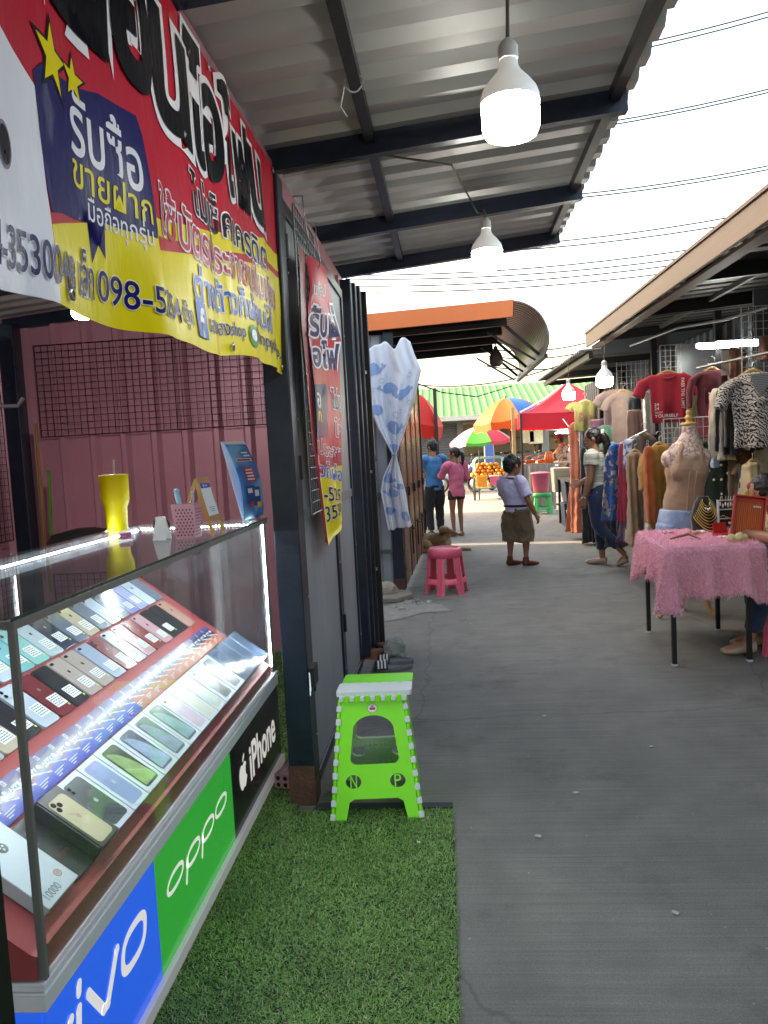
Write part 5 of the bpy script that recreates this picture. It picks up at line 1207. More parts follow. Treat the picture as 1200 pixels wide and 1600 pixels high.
b = MB(); b.tube([cs[0]+V((.02, -.01, .02)), cs[0].lerp(pk, .5)+V((0, -.01, -.05)), cs[0].lerp(pk, .93)], .02, 6); b.build('white_piping', pm('piping_white', '#d9c7c5', .7), tn)
for c_ in cs:
    b = MB(); b.bb((c_.x+.0, c_.y-.02, 0), (c_.x+.045, c_.y+.025, ze-.02)); b.bb((c_.x-.03, c_.y-.05, 0), (c_.x+.075, c_.y+.055, .012)); b.build('leg', pm('leg_grey', '#3c3d42', .4, .5), tn)
b = MB()
for i in range(4): b.beam(cs[i]+V((.02, .02, -.05)), cs[(i+1) % 4]+V((.02, .02, -.05)), .025, .025)
b.build('frame_bar', pm('leg_grey', '#3c3d42', .4, .5), tn)
b = MB(); p = at(803, 690, 16.8); b.bb((p.x-.035, 16.8, 0), (p.x+.04, 16.86, 2.25)); tag(b.build('wooden_pole', pm('pale_pole', '#b89a6c', .6, var=.2, scale=(1, 1, .2))), 'pale wooden pole beside the red tent leg', 'pole')
# corrugated counter of the food stall
fs = thing('sheet_counter', 'food stall counter clad in vertical galvanised sheet under the red tent', 'counter', (1.9, 16.9, 0))
b = MB(); corrugated(b, (1.43, 16.62, .02), (1, 0, 0), (0, 0, 1), .93, .96, .13, .018, (0, -1, 0), duty=.4); b.build('front_sheet', pm('old_galv', '#9b958d', .4, .45, var=.2, vs=3), fs, solid=.003)
b = MB(); b.bb((1.42, 16.63, .98), (3.3, 17.3, 1.01)); b.build('table_top', pm('counter_top', '#8d8377', .5), fs)
b = MB(); b.bb((1.42, 16.60, .0), (2.2, 16.618, .025)); b.bb((1.795, 16.59, .02), (1.835, 16.605, .98)); b.build('batten', pm('batten_pale', '#c9bca6', .6), fs)
b = MB()
for k in range(3):
    c = V((1.62+.26*k, 16.9, 1.012)); b.lathe([(.10, 0), (.12, .07), (.125, .075), (.115, .07), (.095, .006)], c, 16)
    b.tube([c+V((.12*cos(a), 0, .07+.10*sin(a))) for a in [i*pi/8 for i in range(9)]], .006, 5)
tag(b.build('wire_basket', pm('basket_orange', '#c05a30', .5)), 'row of orange handled baskets on the sheet metal counter', 'basket')
for k, (u, v) in enumerate(((854, 720), (858, 712), (862, 722))):
    p = at(u, v, 16.75); b = MB(); b.lathe([(0, 0), (.04, 0), (.045, .1), (.04, .16), (.018, .2), (.018, .24), (0, .24)], (p.x, p.y, 1.011), 14)
    tag(b.build('sauce_bottle', pm('sauce', '#d9612a', .25)), ['orange sauce bottle on the counter, left of three', 'orange sauce bottle on the counter, middle of three', 'orange sauce bottle on the counter, right of three'][k], 'bottle', 'sauce bottles on the food counter')
# plastic stools
def round_stool(name, lab, p, h, r, m, mt, n=6, group=None, a0=.3):
    t = thing(name, lab, 'stool', p, 0, group); p = V(p)
    rt = r*.80
    b = MB(); b.lathe([(0, h-.022), (rt*.72, h-.022), (rt*.80, h-.014), (rt*.80, h-.004), (rt*.86, h), (rt*.97, h-.008), (rt*1.01, h-.03), (rt*1.03, h-.095), (rt*.99, h-.096), (rt*.97, h-.032)], p, 48); b.build('seat', m, t)
    b = MB(); b.lathe([(0, h-.0165), (rt*.79, h-.0165)], p, 40); b.build('seat_disc', mt, t)
    R_ = lambda z: rt*1.02+(r-rt)*(1-z/(h-.09))
    for k in range(n):
        a = a0+2*pi*k/n; hw = pi/n*.42
        rings = []
        for z in (h-.094, h*.5, h*.24, .02, 0):
            rr = R_(z)+(.006 if z < .01 else 0); w = hw*(1.0-.12*(1-z/h))
            q = []
            for aa, d in ((-w, 0), (-w*.35, .006), (-w*.28, -.002), (w*.28, -.002), (w*.35, .006), (w, 0), (w, -.012), (-w, -.012)): q.append(p+V(((rr+d)*cos(a+aa), (rr+d)*sin(a+aa), z)))
            rings.append(q)
        b = MB(); b.loft(rings, 0, True, False); b.build('leg', m, t, bevel=.002)
    b = MB()
    for z0_, z1_ in ((h*.235, h*.345),):
        nn = 48; b.loft([[p+V((R_(z)*cos(2*pi*i/nn)*kk, R_(z)*sin(2*pi*i/nn)*kk, z)) for i in range(nn)] for z, kk in ((z0_, .985), (z1_, .985), (z1_, .945), (z0_, .945), (z0_, .985))], 0, False)
    b.build('ring', m, t)
    return t
pk_m = pm('stool_pink', '#ef6480', .38, var=.05, bump=.02, bs=20); pk_t = pm('stool_disc', '#b98b95', .5, var=.12, vs=20)
c = V(((.169-.081)/2-.02, 7.36, 0)); c = atz(698, 925)
round_stool('plastic_stool', 'bright pink round plastic stool with six legs alone on the lane', (c.x, c.y, 0), .455, .213, pk_m, pk_t, 6, 'plastic stools', .25)
c = at(848, 803, 15.85); gs = pm('stool_green', '#2e9c5a', .4, bump=.02)
round_stool('plastic_stool', 'green plastic stool carrying a pink bucket by the food stall', (c.x, 15.85, 0), .44, .24, gs, gs, 4, 'plastic stools', .8)
p = V((c.x-.02, 15.85, .442)); t = thing('bucket', 'pink plastic bucket with a rim standing on the green stool', 'bucket', p)
b = MB(); b.lathe([(0, 0), (.145, 0), (.15, .01), (.185, .36), (.20, .365), (.205, .385), (.19, .39), (.18, .37), (.142, .015), (0, .012)], p, 30); b.build('tub', pm('bucket_pink', '#d9657f', .4, sss=0), t)
b = MB(); b.lathe([(0, .375), (.19, .40), (.215, .385), (.215, .40), (.1, .42), (0, .42)], p, 26); b.build('lid', pm('lid_pink', '#e08a9c', .35), t)
# table with bags, coolers and crates
tb = thing('stall_table', 'black legged table of bagged goods beside the hanging orange clothes', 'table', (2.35, 13, 0))
tx0, tx1, ty0, ty1, th_ = 2.0, 2.62, 12.6, 13.9, at(885, 748, 13).z
b = MB(); b.bb((tx0, ty0, th_-.04), (tx1, ty1, th_)); b.build('table_top', pm('table_dark', '#3b3733', .5), tb)
for x, y in ((tx0+.03, ty0+.03), (tx1-.03, ty0+.03), (tx0+.03, ty1-.03), (tx1-.03, ty1-.03)):
    b = MB(); b.bb((x-.02, y-.02, 0), (x+.02, y+.02, th_-.041)); b.build('leg', black, tb)
b = MB(); b.beam((tx0+.05, ty0+.03, th_-.32), (tx0+.30, ty0+.03, th_-.05), .025, .02); b.build('brace', black, tb)
def lumpy(name, lab, cat, p, r, col, seed, rough=.25, group=None, trans=0):
    b = MB(); bm = bmesh.new(); bmesh.ops.create_icosphere(bm, subdivisions=4, radius=1)
    ps = []
    for v in bm.verts:
        k = 1+.30*noise.noise(v.co*1.9+V((seed, 0, 0)))+.10*noise.noise(v.co*7+V((seed, 3, 0))); ps.append(V((v.co.x*r[0], v.co.y*r[1], v.co.z*r[2]))*k)
    lo = min(q.z for q in ps); b.add([V(p)+q-V((0, 0, lo)) for q in ps], [tuple(v.index for v in f.verts) for f in bm.faces], 0, True); bm.free()
    return tag(b.build(name, pm('lump'+col, col, rough, var=.2, vs=12, bump=.5, bs=25)), lab, cat, group)
lumpy('plastic_bag', 'white plastic bag heaped on the stall table', 'bag', (2.28, 12.85, th_), (.20, .16, .13), '#c9c7bd', 1)
lumpy('plastic_bag', 'smaller whitish plastic bag hanging at the front edge of the stall table', 'bag', (2.14, 12.56, th_-.20), (.10, .05, .12), '#d4d2ca', 2)
lumpy('plastic_bag', 'yellowish bag of snacks at the back of the stall table', 'bag', (2.42, 13.2, th_), (.17, .15, .16), '#c7a45c', 3)
def crate(name, lab, lo, hi, col, lid=None, rim=True, cat='box'):
    t = thing(name, lab, cat, ((lo[0]+hi[0])/2, (lo[1]+hi[1])/2, lo[2])); b = MB(); 
    tp = .93
    cx, cy = (lo[0]+hi[0])/2, (lo[1]+hi[1])/2; hx, hy = (hi[0]-lo[0])/2, (hi[1]-lo[1])/2
    rr = lambda z, k: [V((cx+sx*hx*k, cy+sy*hy*k, z)) for sx, sy in ((-1, -1), (1, -1), (1, 1), (-1, 1))]
    h = hi[2]-lo[2]; b.loft([rr(lo[2], tp), rr(hi[2]-.05*h, 1), rr(hi[2]-.05*h, .99)], 0, True, False)
    for k in range(5): b.bb((lo[0]+.1*(hi[0]-lo[0])+.19*k*(hi[0]-lo[0]), lo[1]-.004, lo[2]+.12*h), (lo[0]+.13*(hi[0]-lo[0])+.19*k*(hi[0]-lo[0]), lo[1]+.02, hi[2]-.15*h))
    m = pm('crate'+col, col, .5, var=.12); b.build('body', m, t, bevel=.008)
    b = MB(); b.loft([rr(hi[2]-.11*h, 1.03), rr(hi[2], 1.04), rr(hi[2]+.004, .9)], 0, True, False); b.build('lid' if lid else 'rim', pm('crate'+(lid or col), lid or col, .45), t, bevel=.006)
    return t
crate('cooler_box', 'dark blue cooler box under the stall table, upper one', (2.02, 13.1, .42), (2.52, 13.6, .78), '#1f3148', '#2b4664')
crate('cooler_box', 'dark blue cooler box on the ground under the stall table', (2.0, 13.15, 0), (2.50, 13.6, .40), '#22384f', '#2b4664')
crate('cooler_box', 'cream cooler box at the left end of the stall table', (1.95, 13.9, .55), (2.25, 14.3, .98), '#c3bba6', '#d0c8b6')
crate('storage_crate', 'worn pale grey plastic crate on the ground by the table leg', (2.02, 12.75, 0), (2.42, 13.08, .30), '#8b847a', None, cat='crate')
lumpy('snack_bag', 'yellow brown bag wedged under the stall table', 'bag', (2.40, 12.9, .31), (.12, .10, .20), '#a98642', 5)
# fruit cart
fc = thing('fruit_cart', 'vendor cart with a pale blue tube frame and one big wheel in the sun', 'cart', (1.2, 21, 0))
pb = pm('cart_blue', '#7fb3b5', .4, .2)
xa, xb_, ya, yb = .83, 1.62, 20.6, 21.5
zt = 1.13
b = MB()
for y in (ya, yb):
    b.tube([(xa, y, .30), (xa, y, zt-.08), (xa+.05, y, zt-.02), (xa+.12, y, zt), (xb_-.12, y, zt), (xb_-.05, y, zt-.02), (xb_, y, zt-.08), (xb_, y, .30)], .022, 8)
for x in (xa, xb_):
    for z in (.32, .62): b.tube([(x, ya, z), (x, yb, z)], .016, 6)
for k in range(9): x = xa+(xb_-xa)*k/8; b.tube([(x, ya, .32), (x, ya, .62)], .010, 6)
b.tube([(xa, ya, .62), (xb_, ya, .62)], .016, 6); b.tube([(xa, ya, .32), (xb_, ya, .32)], .016, 6); b.build('frame', pb, fc)
b = MB(); b.bb((xa, ya, .60), (xb_, yb, .625)); b.bb((xa+.02, ya+.02, .315), (xb_-.02, yb-.02, .335)); b.build('shelf', pm('cart_board', '#9a8a70', .6), fc)
for wx, wl in ((xa-.04, 0), (xb_+.05, 1)):
    b = MB(); M = Matrix.Translation((wx, 20.75, .31)) @ Matrix.Rotation(pi/2, 4, 'Y')
    b.lathe([(.27, -.025), (.31, -.02), (.32, 0), (.31, .02), (.27, .025), (.27, -.025)], (0, 0, 0), 28, M=M); w_ = b.build('wheel', pm('tyre', '#1b1b1c', .8), fc)
    b = MB()
    for k in range(12): a = k*pi/6; b.tube([M @ V((.03*cos(a), .03*sin(a), 0)), M @ V((.27*cos(a), .27*sin(a), 0))], .003, 4)
    b.lathe([(.03, -.03), (.03, .03)], (0, 0, 0), 10, M=M, cap=True); b.build('spokes', steelm, w_)
rnd = random.Random(8)
om = [pm('fruit_orange', '#c8701a', .45, var=.1, bump=.1, bs=60), pm('fruit_yellow', '#cf9a22', .45, var=.1, bump=.1, bs=60)]
proto = []
for m_ in om:
    b = MB(); b.ball((0, 0, .055), (.057, .057, .053), 14); o = b.build('orange_fruit', m_, local=True); proto.append(tag(o, 'round orange fruit in the sunlit pile on the cart' if m_ is om[0] else 'round yellow fruit in the sunlit pile on the cart', 'fruit', 'fruits piled on the cart'))
cnt = 0
for lay in range(4):
    nx, ny = 8-lay, 4-lay//2
    for i in range(nx):
        for j in range(ny):
            x = xa-.06+.055*lay+.115*i+rnd.uniform(-.015, .015); y = ya-.02+.05*lay+.12*j+rnd.uniform(-.015, .015); z = .63+.085*lay+rnd.uniform(-.01, .01)+.12*(i < 2)*0
            k = 1 if rnd.random() < .4 else 0
            if cnt < 2: o = proto[cnt]; o.location = (x, y, z)
            else: o = proto[k].copy(); COL.objects.link(o); o.location = (x, y, z)
            cnt += 1
crate('fruit_basket', 'orange slatted basket hanging at the front of the fruit cart', (xa+.02, ya-.16, .36), (xa+.30, ya-.02, .66), '#d9922f', None, cat='basket')
crate('fruit_box', 'pink and white box at the front of the fruit cart', (xb_-.42, ya-.14, .40), (xb_-.17, ya-.02, .66), '#cf5f86', '#e4dcd6')
lumpy('plastic_bag', 'white bag lying on the lower shelf of the fruit cart', 'bag', (1.3, 20.8, .336), (.20, .14, .10), '#cfc6b4', 9)
# motorbikes and the white car
def motorbike(lab, x, y, ang, col):
    t = thing('motorbike', lab, 'motorbike', (x, y, 0), 0, 'motorbikes parked along the street'); M = Matrix.Translation((x, y, 0)) @ Matrix.Rotation(ang, 4, 'Z')
    T = lambda pts: [M @ V(p) for p in pts]
    for wx in (-.60, .60):
        b = MB(); W_ = M @ Matrix.Translation((wx, 0, .28)) @ Matrix.Rotation(pi/2, 4, 'X'); b.lathe([(.20, -.04), (.27, -.03), (.28, 0), (.27, .03), (.20, .04), (.20, -.04)], (0, 0, 0), 22, M=W_); w = b.build('wheel', pm('tyre', '#1b1b1c', .8), t)
        b = MB(); b.lathe([(.0, .03), (.10, .035), (.2, .02), (.2, -.02), (.1, -.035), (0, -.03)], (0, 0, 0), 16, M=W_); b.build('rim', steelm, w)
    b = MB(); b.tube(T([(.60, 0, .28), (.50, 0, .62), (.42, 0, .92)]), .035, 8); b.tube(T([(.46, 0, .95), (.40, .18, 1.0), (.34, .34, .98)]), .015, 6); b.tube(T([(.46, 0, .95), (.40, -.18, 1.0), (.34, -.34, .98)]), .015, 6)
    for s in (-1, 1): b.tube(T([(.40, .2*s, 1.0), (.42, .26*s, 1.15)]), .008, 6); b.ball(M @ V((.42, .26*s, 1.18)), (.05, .05, .04), 8)
    b.build('handlebar', black, t)
    b = MB(); b.tube(T([(.52, 0, .80), (.40, 0, .70), (.22, 0, .42), (-.1, 0, .40), (-.3, 0, .58), (-.75, 0, .72)]), [(.10, .13), (.14, .15), (.08, .12), (.12, .16), (.14, .15), (.05, .06)], 12); b.build('fairing', pm('bike'+col, col, .3, coat=.5), t)
    b = MB(); b.tube(T([(.05, 0, .72), (-.2, 0, .76), (-.5, 0, .80), (-.62, 0, .79)]), [(.09, .06), (.14, .07), (.13, .06), (.06, .04)], 10); b.build('seat', pm('seat_black', '#1e1e20', .6), t)
    b = MB(); b.ball(M @ V((.56, 0, .86)), (.07, .09, .08), 10); b.build('headlight', pm('headlight', '#c9ced4', .15), t)
motorbike('blue grey motorbike half hidden behind the pink shirt', .42, 24.6, -.5, '#4c5a74'); motorbike('dark blue motorbike parked behind the fruit cart', 1.9, 25.5, .9, '#2b3f86'); motorbike('black motorbike parked left of the white car', 2.75, 24.9, 1.3, '#2c2b2e')
cr_ = thing('parked_car', 'white sedan parked across the street behind the food stall', 'car', (4.6, 26.5, 0))
pr = [(-2.1, .35), (-2.15, .62), (-1.95, .80), (-1.35, .93), (-.65, 1.36), (.55, 1.42), (1.35, 1.02), (2.0, .95), (2.12, .6), (2.1, .35)]
b = MB(); cx = 5.1; y0_ = 26.0
rings = []
for yy, k, dz in ((0, .96, -.02), (.12, 1, 0), (1.5, 1, 0), (1.62, .96, -.02)): rings.append([V((cx+x*k, y0_+yy+(.16*max(0, z-.9) if yy < .5 else -.16*max(0, z-.9)), z+dz*(z > .9))) for x, z in pr])
b.loft(rings, 0, True, False); b.build('body', pm('car_white', '#d8dadd', .25, coat=.8, var=.02, bump=0), cr_, bevel=.03)
b = MB(); b.prism([(-1.2, .95), (-.62, 1.30), (-.08, 1.33), (-.08, .95)], (cx, y0_-.0, 0), (1, 0, 0), (0, .16*.9, 1), (0, .12, 0)); b.prism([(.0, .95), (.0, 1.33), (.5, 1.34), (1.15, 1.0), (1.1, .95)], (cx, y0_-.0, 0), (1, 0, 0), (0, .16*.9, 1), (0, .12, 0)); b.build('window', pm('car_glass', '#5a7390', .08), cr_)
for wx in (-1.35, 1.35):
    b = MB(); b.lathe([(0, -.09), (.2, -.1), (.31, -.09), (.32, .09), (0, .1)], (0, 0, 0), 24, M=Matrix.Translation((cx+wx, y0_+.08, .32)) @ Matrix.Rotation(pi/2, 4, 'X')); b.build('wheel', pm('tyre', '#1b1b1c', .8), cr_)
b = MB(); b.ball((cx-2.02, y0_+.25, .70), (.12, .2, .07), 10); b.build('headlight', pm('headlight', '#c9ced4', .15), cr_)
# trees beyond the roofs are not seen; a red lit sign board far left
# ================================================================== SOFT THINGS: remeshed skins
_FT = {}
def foldtex(size):
    if size not in _FT:
        t = bpy.data.textures.new('folds', 'CLOUDS'); t.noise_scale = size; t.noise_depth = 2; _FT[size] = t
    return _FT[size]
def skin(b, name, m, parent, vox=.008, smooth=3, fold=0, fsize=.12, local=True):
    o = b.build(name, m, parent, local=local)
    r = o.modifiers.new('skin', 'REMESH'); r.mode = 'VOXEL'; r.voxel_size = vox; r.use_smooth_shade = True
    if smooth:
        s = o.modifiers.new('relax', 'SMOOTH'); s.iterations = smooth; s.factor = .5
    if fold:
        d = o.modifiers.new('folds', 'DISPLACE'); d.texture = foldtex(fsize); d.strength = fold; d.mid_level = .5; d.texture_coords = 'LOCAL'
    return o
def clothm(name, col, rough=.85): return pm('cloth_'+name, col, rough, var=.10, vs=5, bump=.12, bs=220, sheen=.25)
def spline(pts, k=5):
    pts = [V(p) for p in pts]; out = []
    for i in range(len(pts)-1):
        p0, p1, p2, p3 = pts[max(i-1, 0)], pts[i], pts[i+1], pts[min(i+2, len(pts)-1)]
        for j in range(k):
            t = j/k; out.append(.5*((2*p1)+(p2-p0)*t+(2*p0-5*p1+4*p2-p3)*t*t+(3*p1-p0-3*p2+p3)*t**3))
    return out+[pts[-1]]
def lerp_list(rs, k=5):
    out = []
    for i in range(len(rs)-1):
        for j in range(k):
            t = j/k; a, c = rs[i], rs[i+1]
            out.append(tuple(x+(y-x)*t for x, y in zip(a, c)) if isinstance(a, tuple) else a+(c-a)*t)
    return out+[rs[-1]]
def sl(b, pts, rs, n=14, ref=(0, 1, 0), k=5): b.tube(spline(pts, k), lerp_list(rs, k), n, 0, True, 1., ref)
DEF = dict(pel=(0, 0, .53), chest=(0, 0, .72), neck=(0, -.005, .825), head=(0, .01, .925),
           shL=(-.110, 0, .795), elL=(-.135, -.02, .63), wrL=(-.125, .03, .49), shR=(.110, 0, .795), elR=(.135, -.02, .63), wrR=(.125, .03, .49),
           hipL=(-.052, 0, .51), knL=(-.056, .012, .285), anL=(-.058, -.008, .045), hipR=(.052, 0, .51), knR=(.056, .012, .285), anR=(.058, -.008, .045),
           toeL=(-.07, .115, .012), toeR=(.07, .115, .012), look=(0, 1, 0))
def person(label, loc, rz, H, pose=None, skin_col='#8a5b42', shirt=None, pants=None, shoes=None, hair='short', hair_col='#15110f', build_=1.0, extras=None, vox=None, hands=True):
    J = dict(DEF); J.update(pose or {}); P = {k: V(v)*H for k, v in J.items() if k != 'look'}; look = V(J['look']).normalized()
    t = thing('person', label, 'person', loc, rz)
    sk = pm('skin'+skin_col, skin_col, .5, var=.06, vs=6, bump=.05, bs=90)
    vox = vox or max(.006, H*.0048); B = build_*H
    b = MB()
    sl(b, [P['pel']-V((0, 0, .06*H)), P['pel'], P['pel'].lerp(P['chest'], .5), P['chest'], P['chest'].lerp(P['neck'], .7), P['neck']-V((0, 0, .0))], [(.075*B, .060*B), (.088*B, .066*B), (.074*B, .056*B), (.088*B, .062*B), (.085*B, .05*B), (.036*B, .034*B)])
    hd = P['head']; up = (hd-P['neck']).normalized(); up = (up*.35+V((0, 0, 1))*.65).normalized()
    sl(b, [P['neck']-up*.02*H, P['neck'].lerp(hd, .5), hd-up*.02*H], [.034*H, .031*H, .034*H])
    side = look.cross(up).normalized(); fw = up.cross(side).normalized()
    MH = Matrix(((side.x, fw.x, up.x, hd.x), (side.y, fw.y, up.y, hd.y), (side.z, fw.z, up.z, hd.z), (0, 0, 0, 1)))
    h_ = H*.5*.142 if H > 1.4 else H*.5*.188      # half head height; children have larger heads
    b.ball((0, 0, .12*h_), (.70*h_, .86*h_, .86*h_), 16, 0, MH); b.ball((0, .18*h_, -.42*h_), (.52*h_, .60*h_, .56*h_), 14, 0, MH)     # skull, jaw
    b.ball((0, .86*h_, -.16*h_), (.12*h_, .17*h_, .16*h_), 8, 0, MH); b.ball((0, .78*h_, .06*h_), (.09*h_, .10*h_, .22*h_), 8, 0, MH)          # nose
    b.ball((0, .72*h_, -.50*h_), (.24*h_, .12*h_, .10*h_), 8, 0, MH); b.ball((0, .62*h_, .18*h_), (.46*h_, .20*h_, .09*h_), 8, 0, MH)      # lips, brow
    for s in (-1, 1): b.ball((s*.72*h_, -.05*h_, -.10*h_), (.10*h_, .18*h_, .26*h_), 8, 0, MH)                                   # ears
    for s in 'LR':
        sg = -1 if s == 'L' else 1
        sh, el, wr = P['sh'+s], P['el'+s], P['wr'+s]
        sl(b, [sh.lerp(P['chest'], .35)+V((0, 0, .02*H)), sh, sh.lerp(el, .5), el, el.lerp(wr, .35), wr], [.040*B, .040*B, .033*B, .027*B, .028*B, .019*B], 12)
        d = (wr-el).normalized(); fwd = V((0, 1, 0)); pn = (V((sg, 0, 0))-d*d.x*sg)
        pn = pn.normalized() if pn.length > .2 else V((0, 0, 1)); pw = d.cross(pn).normalized()       # palm width runs fore and aft
        if pw.y < 0: pw = -pw
        if hands:
            q = wr+d*.052*H
            b.tube([wr-d*.01*H, wr+d*.02*H, q], [(.017*H, .013*H), (.024*H, .012*H), (.025*H, .010*H)], 10, 0, True, 1., pn)
            for i, (off, ln) in enumerate(((.019, .040), (.0065, .045), (-.006, .042), (-.018, .033))):
                f0 = q+pw*off*H-d*.006*H; cu = -pn*sg*0
                inn = V((-sg, 0, 0)); inn = (inn-d*d.dot(inn)).normalized()
                b.tube([f0, f0+d*ln*.45*H+inn*.003*H, f0+d*ln*.8*H+inn*.012*H, f0+d*ln*.95*H+inn*.022*H], [.0062*H, .0058*H, .0052*H, .0045*H], 7)
            b.tube([wr+d*.016*H+pw*.018*H, wr+d*.036*H+pw*.034*H, wr+d*.056*H+pw*.038*H], [.0085*H, .0072*H, .0055*H], 7)
        hp, kn, an, toe = P['hip'+s], P['kn'+s], P['an'+s], P['toe'+s]
        sl(b, [hp, hp.lerp(kn, .5), kn, kn.lerp(an, .3), kn.lerp(an, .7), an], [.058*B, .048*B, .034*B, .034*B, .024*B, .020*B], 12)
        heel = an+(an-toe).normalized()*.025*H; heel.z = an.z-.033*H if an.z > .06*H else .012*H
        sl(b, [heel+V((0, 0, .012*H)), an.lerp(toe, .35)+V((0, 0, -.004*H)), toe+V((0, 0, .006*H))], [(.022*H, .020*H), (.024*H, .019*H), (.022*H, .010*H)], 10, (0, 0, 1))
    skin(b, 'body', sk, t, vox, 2)
    e = MB()
    for s in (-1, 1): e.ball((s*.26*h_, .74*h_, .05*h_), (.085*h_, .05*h_, .06*h_), 8, 0, MH)
    e.build('eyes', pm('eye_dark', '#17110f', .2, bump=0), t, local=True)
    # hair
    b = MB(); hm = pm('hair'+hair_col, hair_col, .45, var=.2, vs=30, scale=(1, 1, .2), bump=.3, bs=70)
    if hair != 'none':
        b.ball((0, -.08*h_, .22*h_), (.78*h_, .90*h_, .86*h_), 16, 0, MH); b.ball((0, -.42*h_, -.12*h_), (.66*h_, .52*h_, .62*h_), 12, 0, MH)
        if hair == 'ponytail':
            q = [V((0, -.92*h_, .15*h_)), V((.05*h_, -1.25*h_, -.25*h_)), V((.1*h_, -1.25*h_, -1.1*h_)), V((.12*h_, -1.15*h_, -2.0*h_))]
            sl(b, [MH @ p for p in q], [.26*h_, .30*h_, .26*h_, .08*h_], 10)
        if hair == 'long':
            q = [V((0, -.85*h_, .25*h_)), V((.1*h_, -1.2*h_, -.3*h_)), V((.15*h_, -1.3*h_, -1.6*h_)), V((.15*h_, -1.2*h_, -3.0*h_)), V((.12*h_, -1.1*h_, -3.9*h_))]
            sl(b, [MH @ p for p in q], [.34*h_, .42*h_, .40*h_, .30*h_, .06*h_], 10)
        if hair == 'bun': b.ball((0, -1.0*h_, .2*h_), (.4*h_, .4*h_, .4*h_), 10, 0, MH)
        skin(b, 'hair', hm, t, vox, 1, .014, .025)
    if shirt:
        b = MB(); k = shirt.get('loose', 1.12); lo = shirt.get('low', .10); dn = V((0, 0, -lo*H)); fl = shirt.get('flare', 1.0)
        hem = P['pel']+dn
        if 'shift' in shirt: hem = hem+V(shirt['shift'])*H
        sl(b, [hem, P['pel']+dn*.3, P['pel'].lerp(P['chest'], .5), P['chest'], P['chest'].lerp(P['neck'], .62), P['neck']-V((0, 0, .006*H))], [(.098*B*k*fl, .074*B*k*fl), (.096*B*k, .072*B*k), (.088*B*k, .066*B*k), (.098*B*k, .068*B*k), (.096*B*k, .055*B*k), (.044*B, .042*B)])
        for s in 'LR':
            sh, el = P['sh'+s], P['el'+s]; f = shirt.get('sleeve', .62); end = sh.lerp(el, f) if f <= 1 else el.lerp(P['wr'+s], f-1)
            pts = [sh.lerp(P['chest'], .3)+V((0, 0, .022*H)), sh+V((0, 0, .004*H)), sh.lerp(end, .5), end] if f <= 1 else [sh.lerp(P['chest'], .3)+V((0, 0, .022*H)), sh, el, end]
            w = shirt.get('sw', 1.25); sl(b, pts, [.045*B*k, .047*B*k, .040*B*w*k/1.1, .041*B*w*k/1.1], 12)
        o = skin(b, shirt.get('name', 'shirt'), shirt['m'], t, vox*1.1, 3, shirt.get('fold', .02)*H, .10*H)
        if shirt.get('collar'):
            c = MB(); c.tube([P['neck']+V((.045*H*cos(a), .042*H*sin(a)-.004*H, -.004*H-.012*H*sin(a))) for a in [i*pi/10 for i in range(21)]], .010*H, 6); skin(c, 'collar', shirt['m'], t, vox, 1)
    if pants:
        b = MB(); k = pants.get('loose', 1.15); end = pants.get('end', 1.8); wb = P['pel']+V((0, 0, pants.get('waist', .055)*H))
        sl(b, [wb, P['pel'], P['pel']-V((0, 0, .045*H))], [(.088*B*k/1.05, .068*B*k/1.05), (.095*B*k, .072*B*k), (.092*B*k, .068*B*k)])
        for s in 'LR':
            hp, kn, an = P['hip'+s], P['kn'+s], P['an'+s]
            if end <= 1: e_ = hp.lerp(kn, end); pts, rs = [hp+V((0, 0, .01*H)), hp.lerp(e_, .5), e_], [.060*B*k, .058*B*k*pants.get('flare', 1), .056*B*k*pants.get('flare', 1)**2]
            else:
                e_ = kn.lerp(an, end-1); wl = pants.get('leg', 1.0); pts, rs = [hp+V((0, 0, .01*H)), hp.lerp(kn, .5), kn, kn.lerp(e_, .5), e_], ([.060*B*k, .052*B*k*wl, .040*B*k*wl, .035*B*k*wl, .029*B*k*wl] if end > 1.5 else [.062*B*k, .058*B*k*wl, .056*B*k*wl, .056*B*k*wl, .056*B*k*wl])
            sl(b, pts, rs, 14)
        skin(b, pants.get('name', 'trousers'), pants['m'], t, vox*1.1, 3, pants.get('fold', .018)*H, .09*H)
        if pants.get('belt'):
            c = MB(); c.tube([wb+V((.096*B*k/1.03*cos(a), .076*B*k/1.03*sin(a), .002*H)) for a in [i*pi/14 for i in range(29)]], .011*H, 6, 0); c.build('belt', black, t, local=True)
    if shoes:
        for s in 'LR':
            b = MB(); an, toe = P['an'+s], P['toe'+s]; d = (toe-an); d.z *= 1 if an.z > .07*H else 0; d.normalize()
            heel = an-d*.030*H; heel.z = toe.z+.016*H if an.z < .07*H else an.z-.035*H
            pts = [heel, heel.lerp(toe, .35)+V((0, 0, .004*H)), toe.lerp(heel, .3)+V((0, 0, .0)), toe+d*.012*H+V((0, 0, .004*H))]
            sl(b, pts, [(.024*H, .026*H), (.027*H, .026*H), (.028*H, .020*H), (.018*H, .010*H)], 10, (0, 0, 1))
            if shoes.get('high'): sl(b, [an-V((0, 0, .01*H)), an+V((0, 0, shoes['high']*H))], [.027*H, .025*H])
            skin(b, 'shoe', shoes['m'], t, vox, 2)
    t['_h'] = 0; del t['_h']
    return t, P, MH, h_
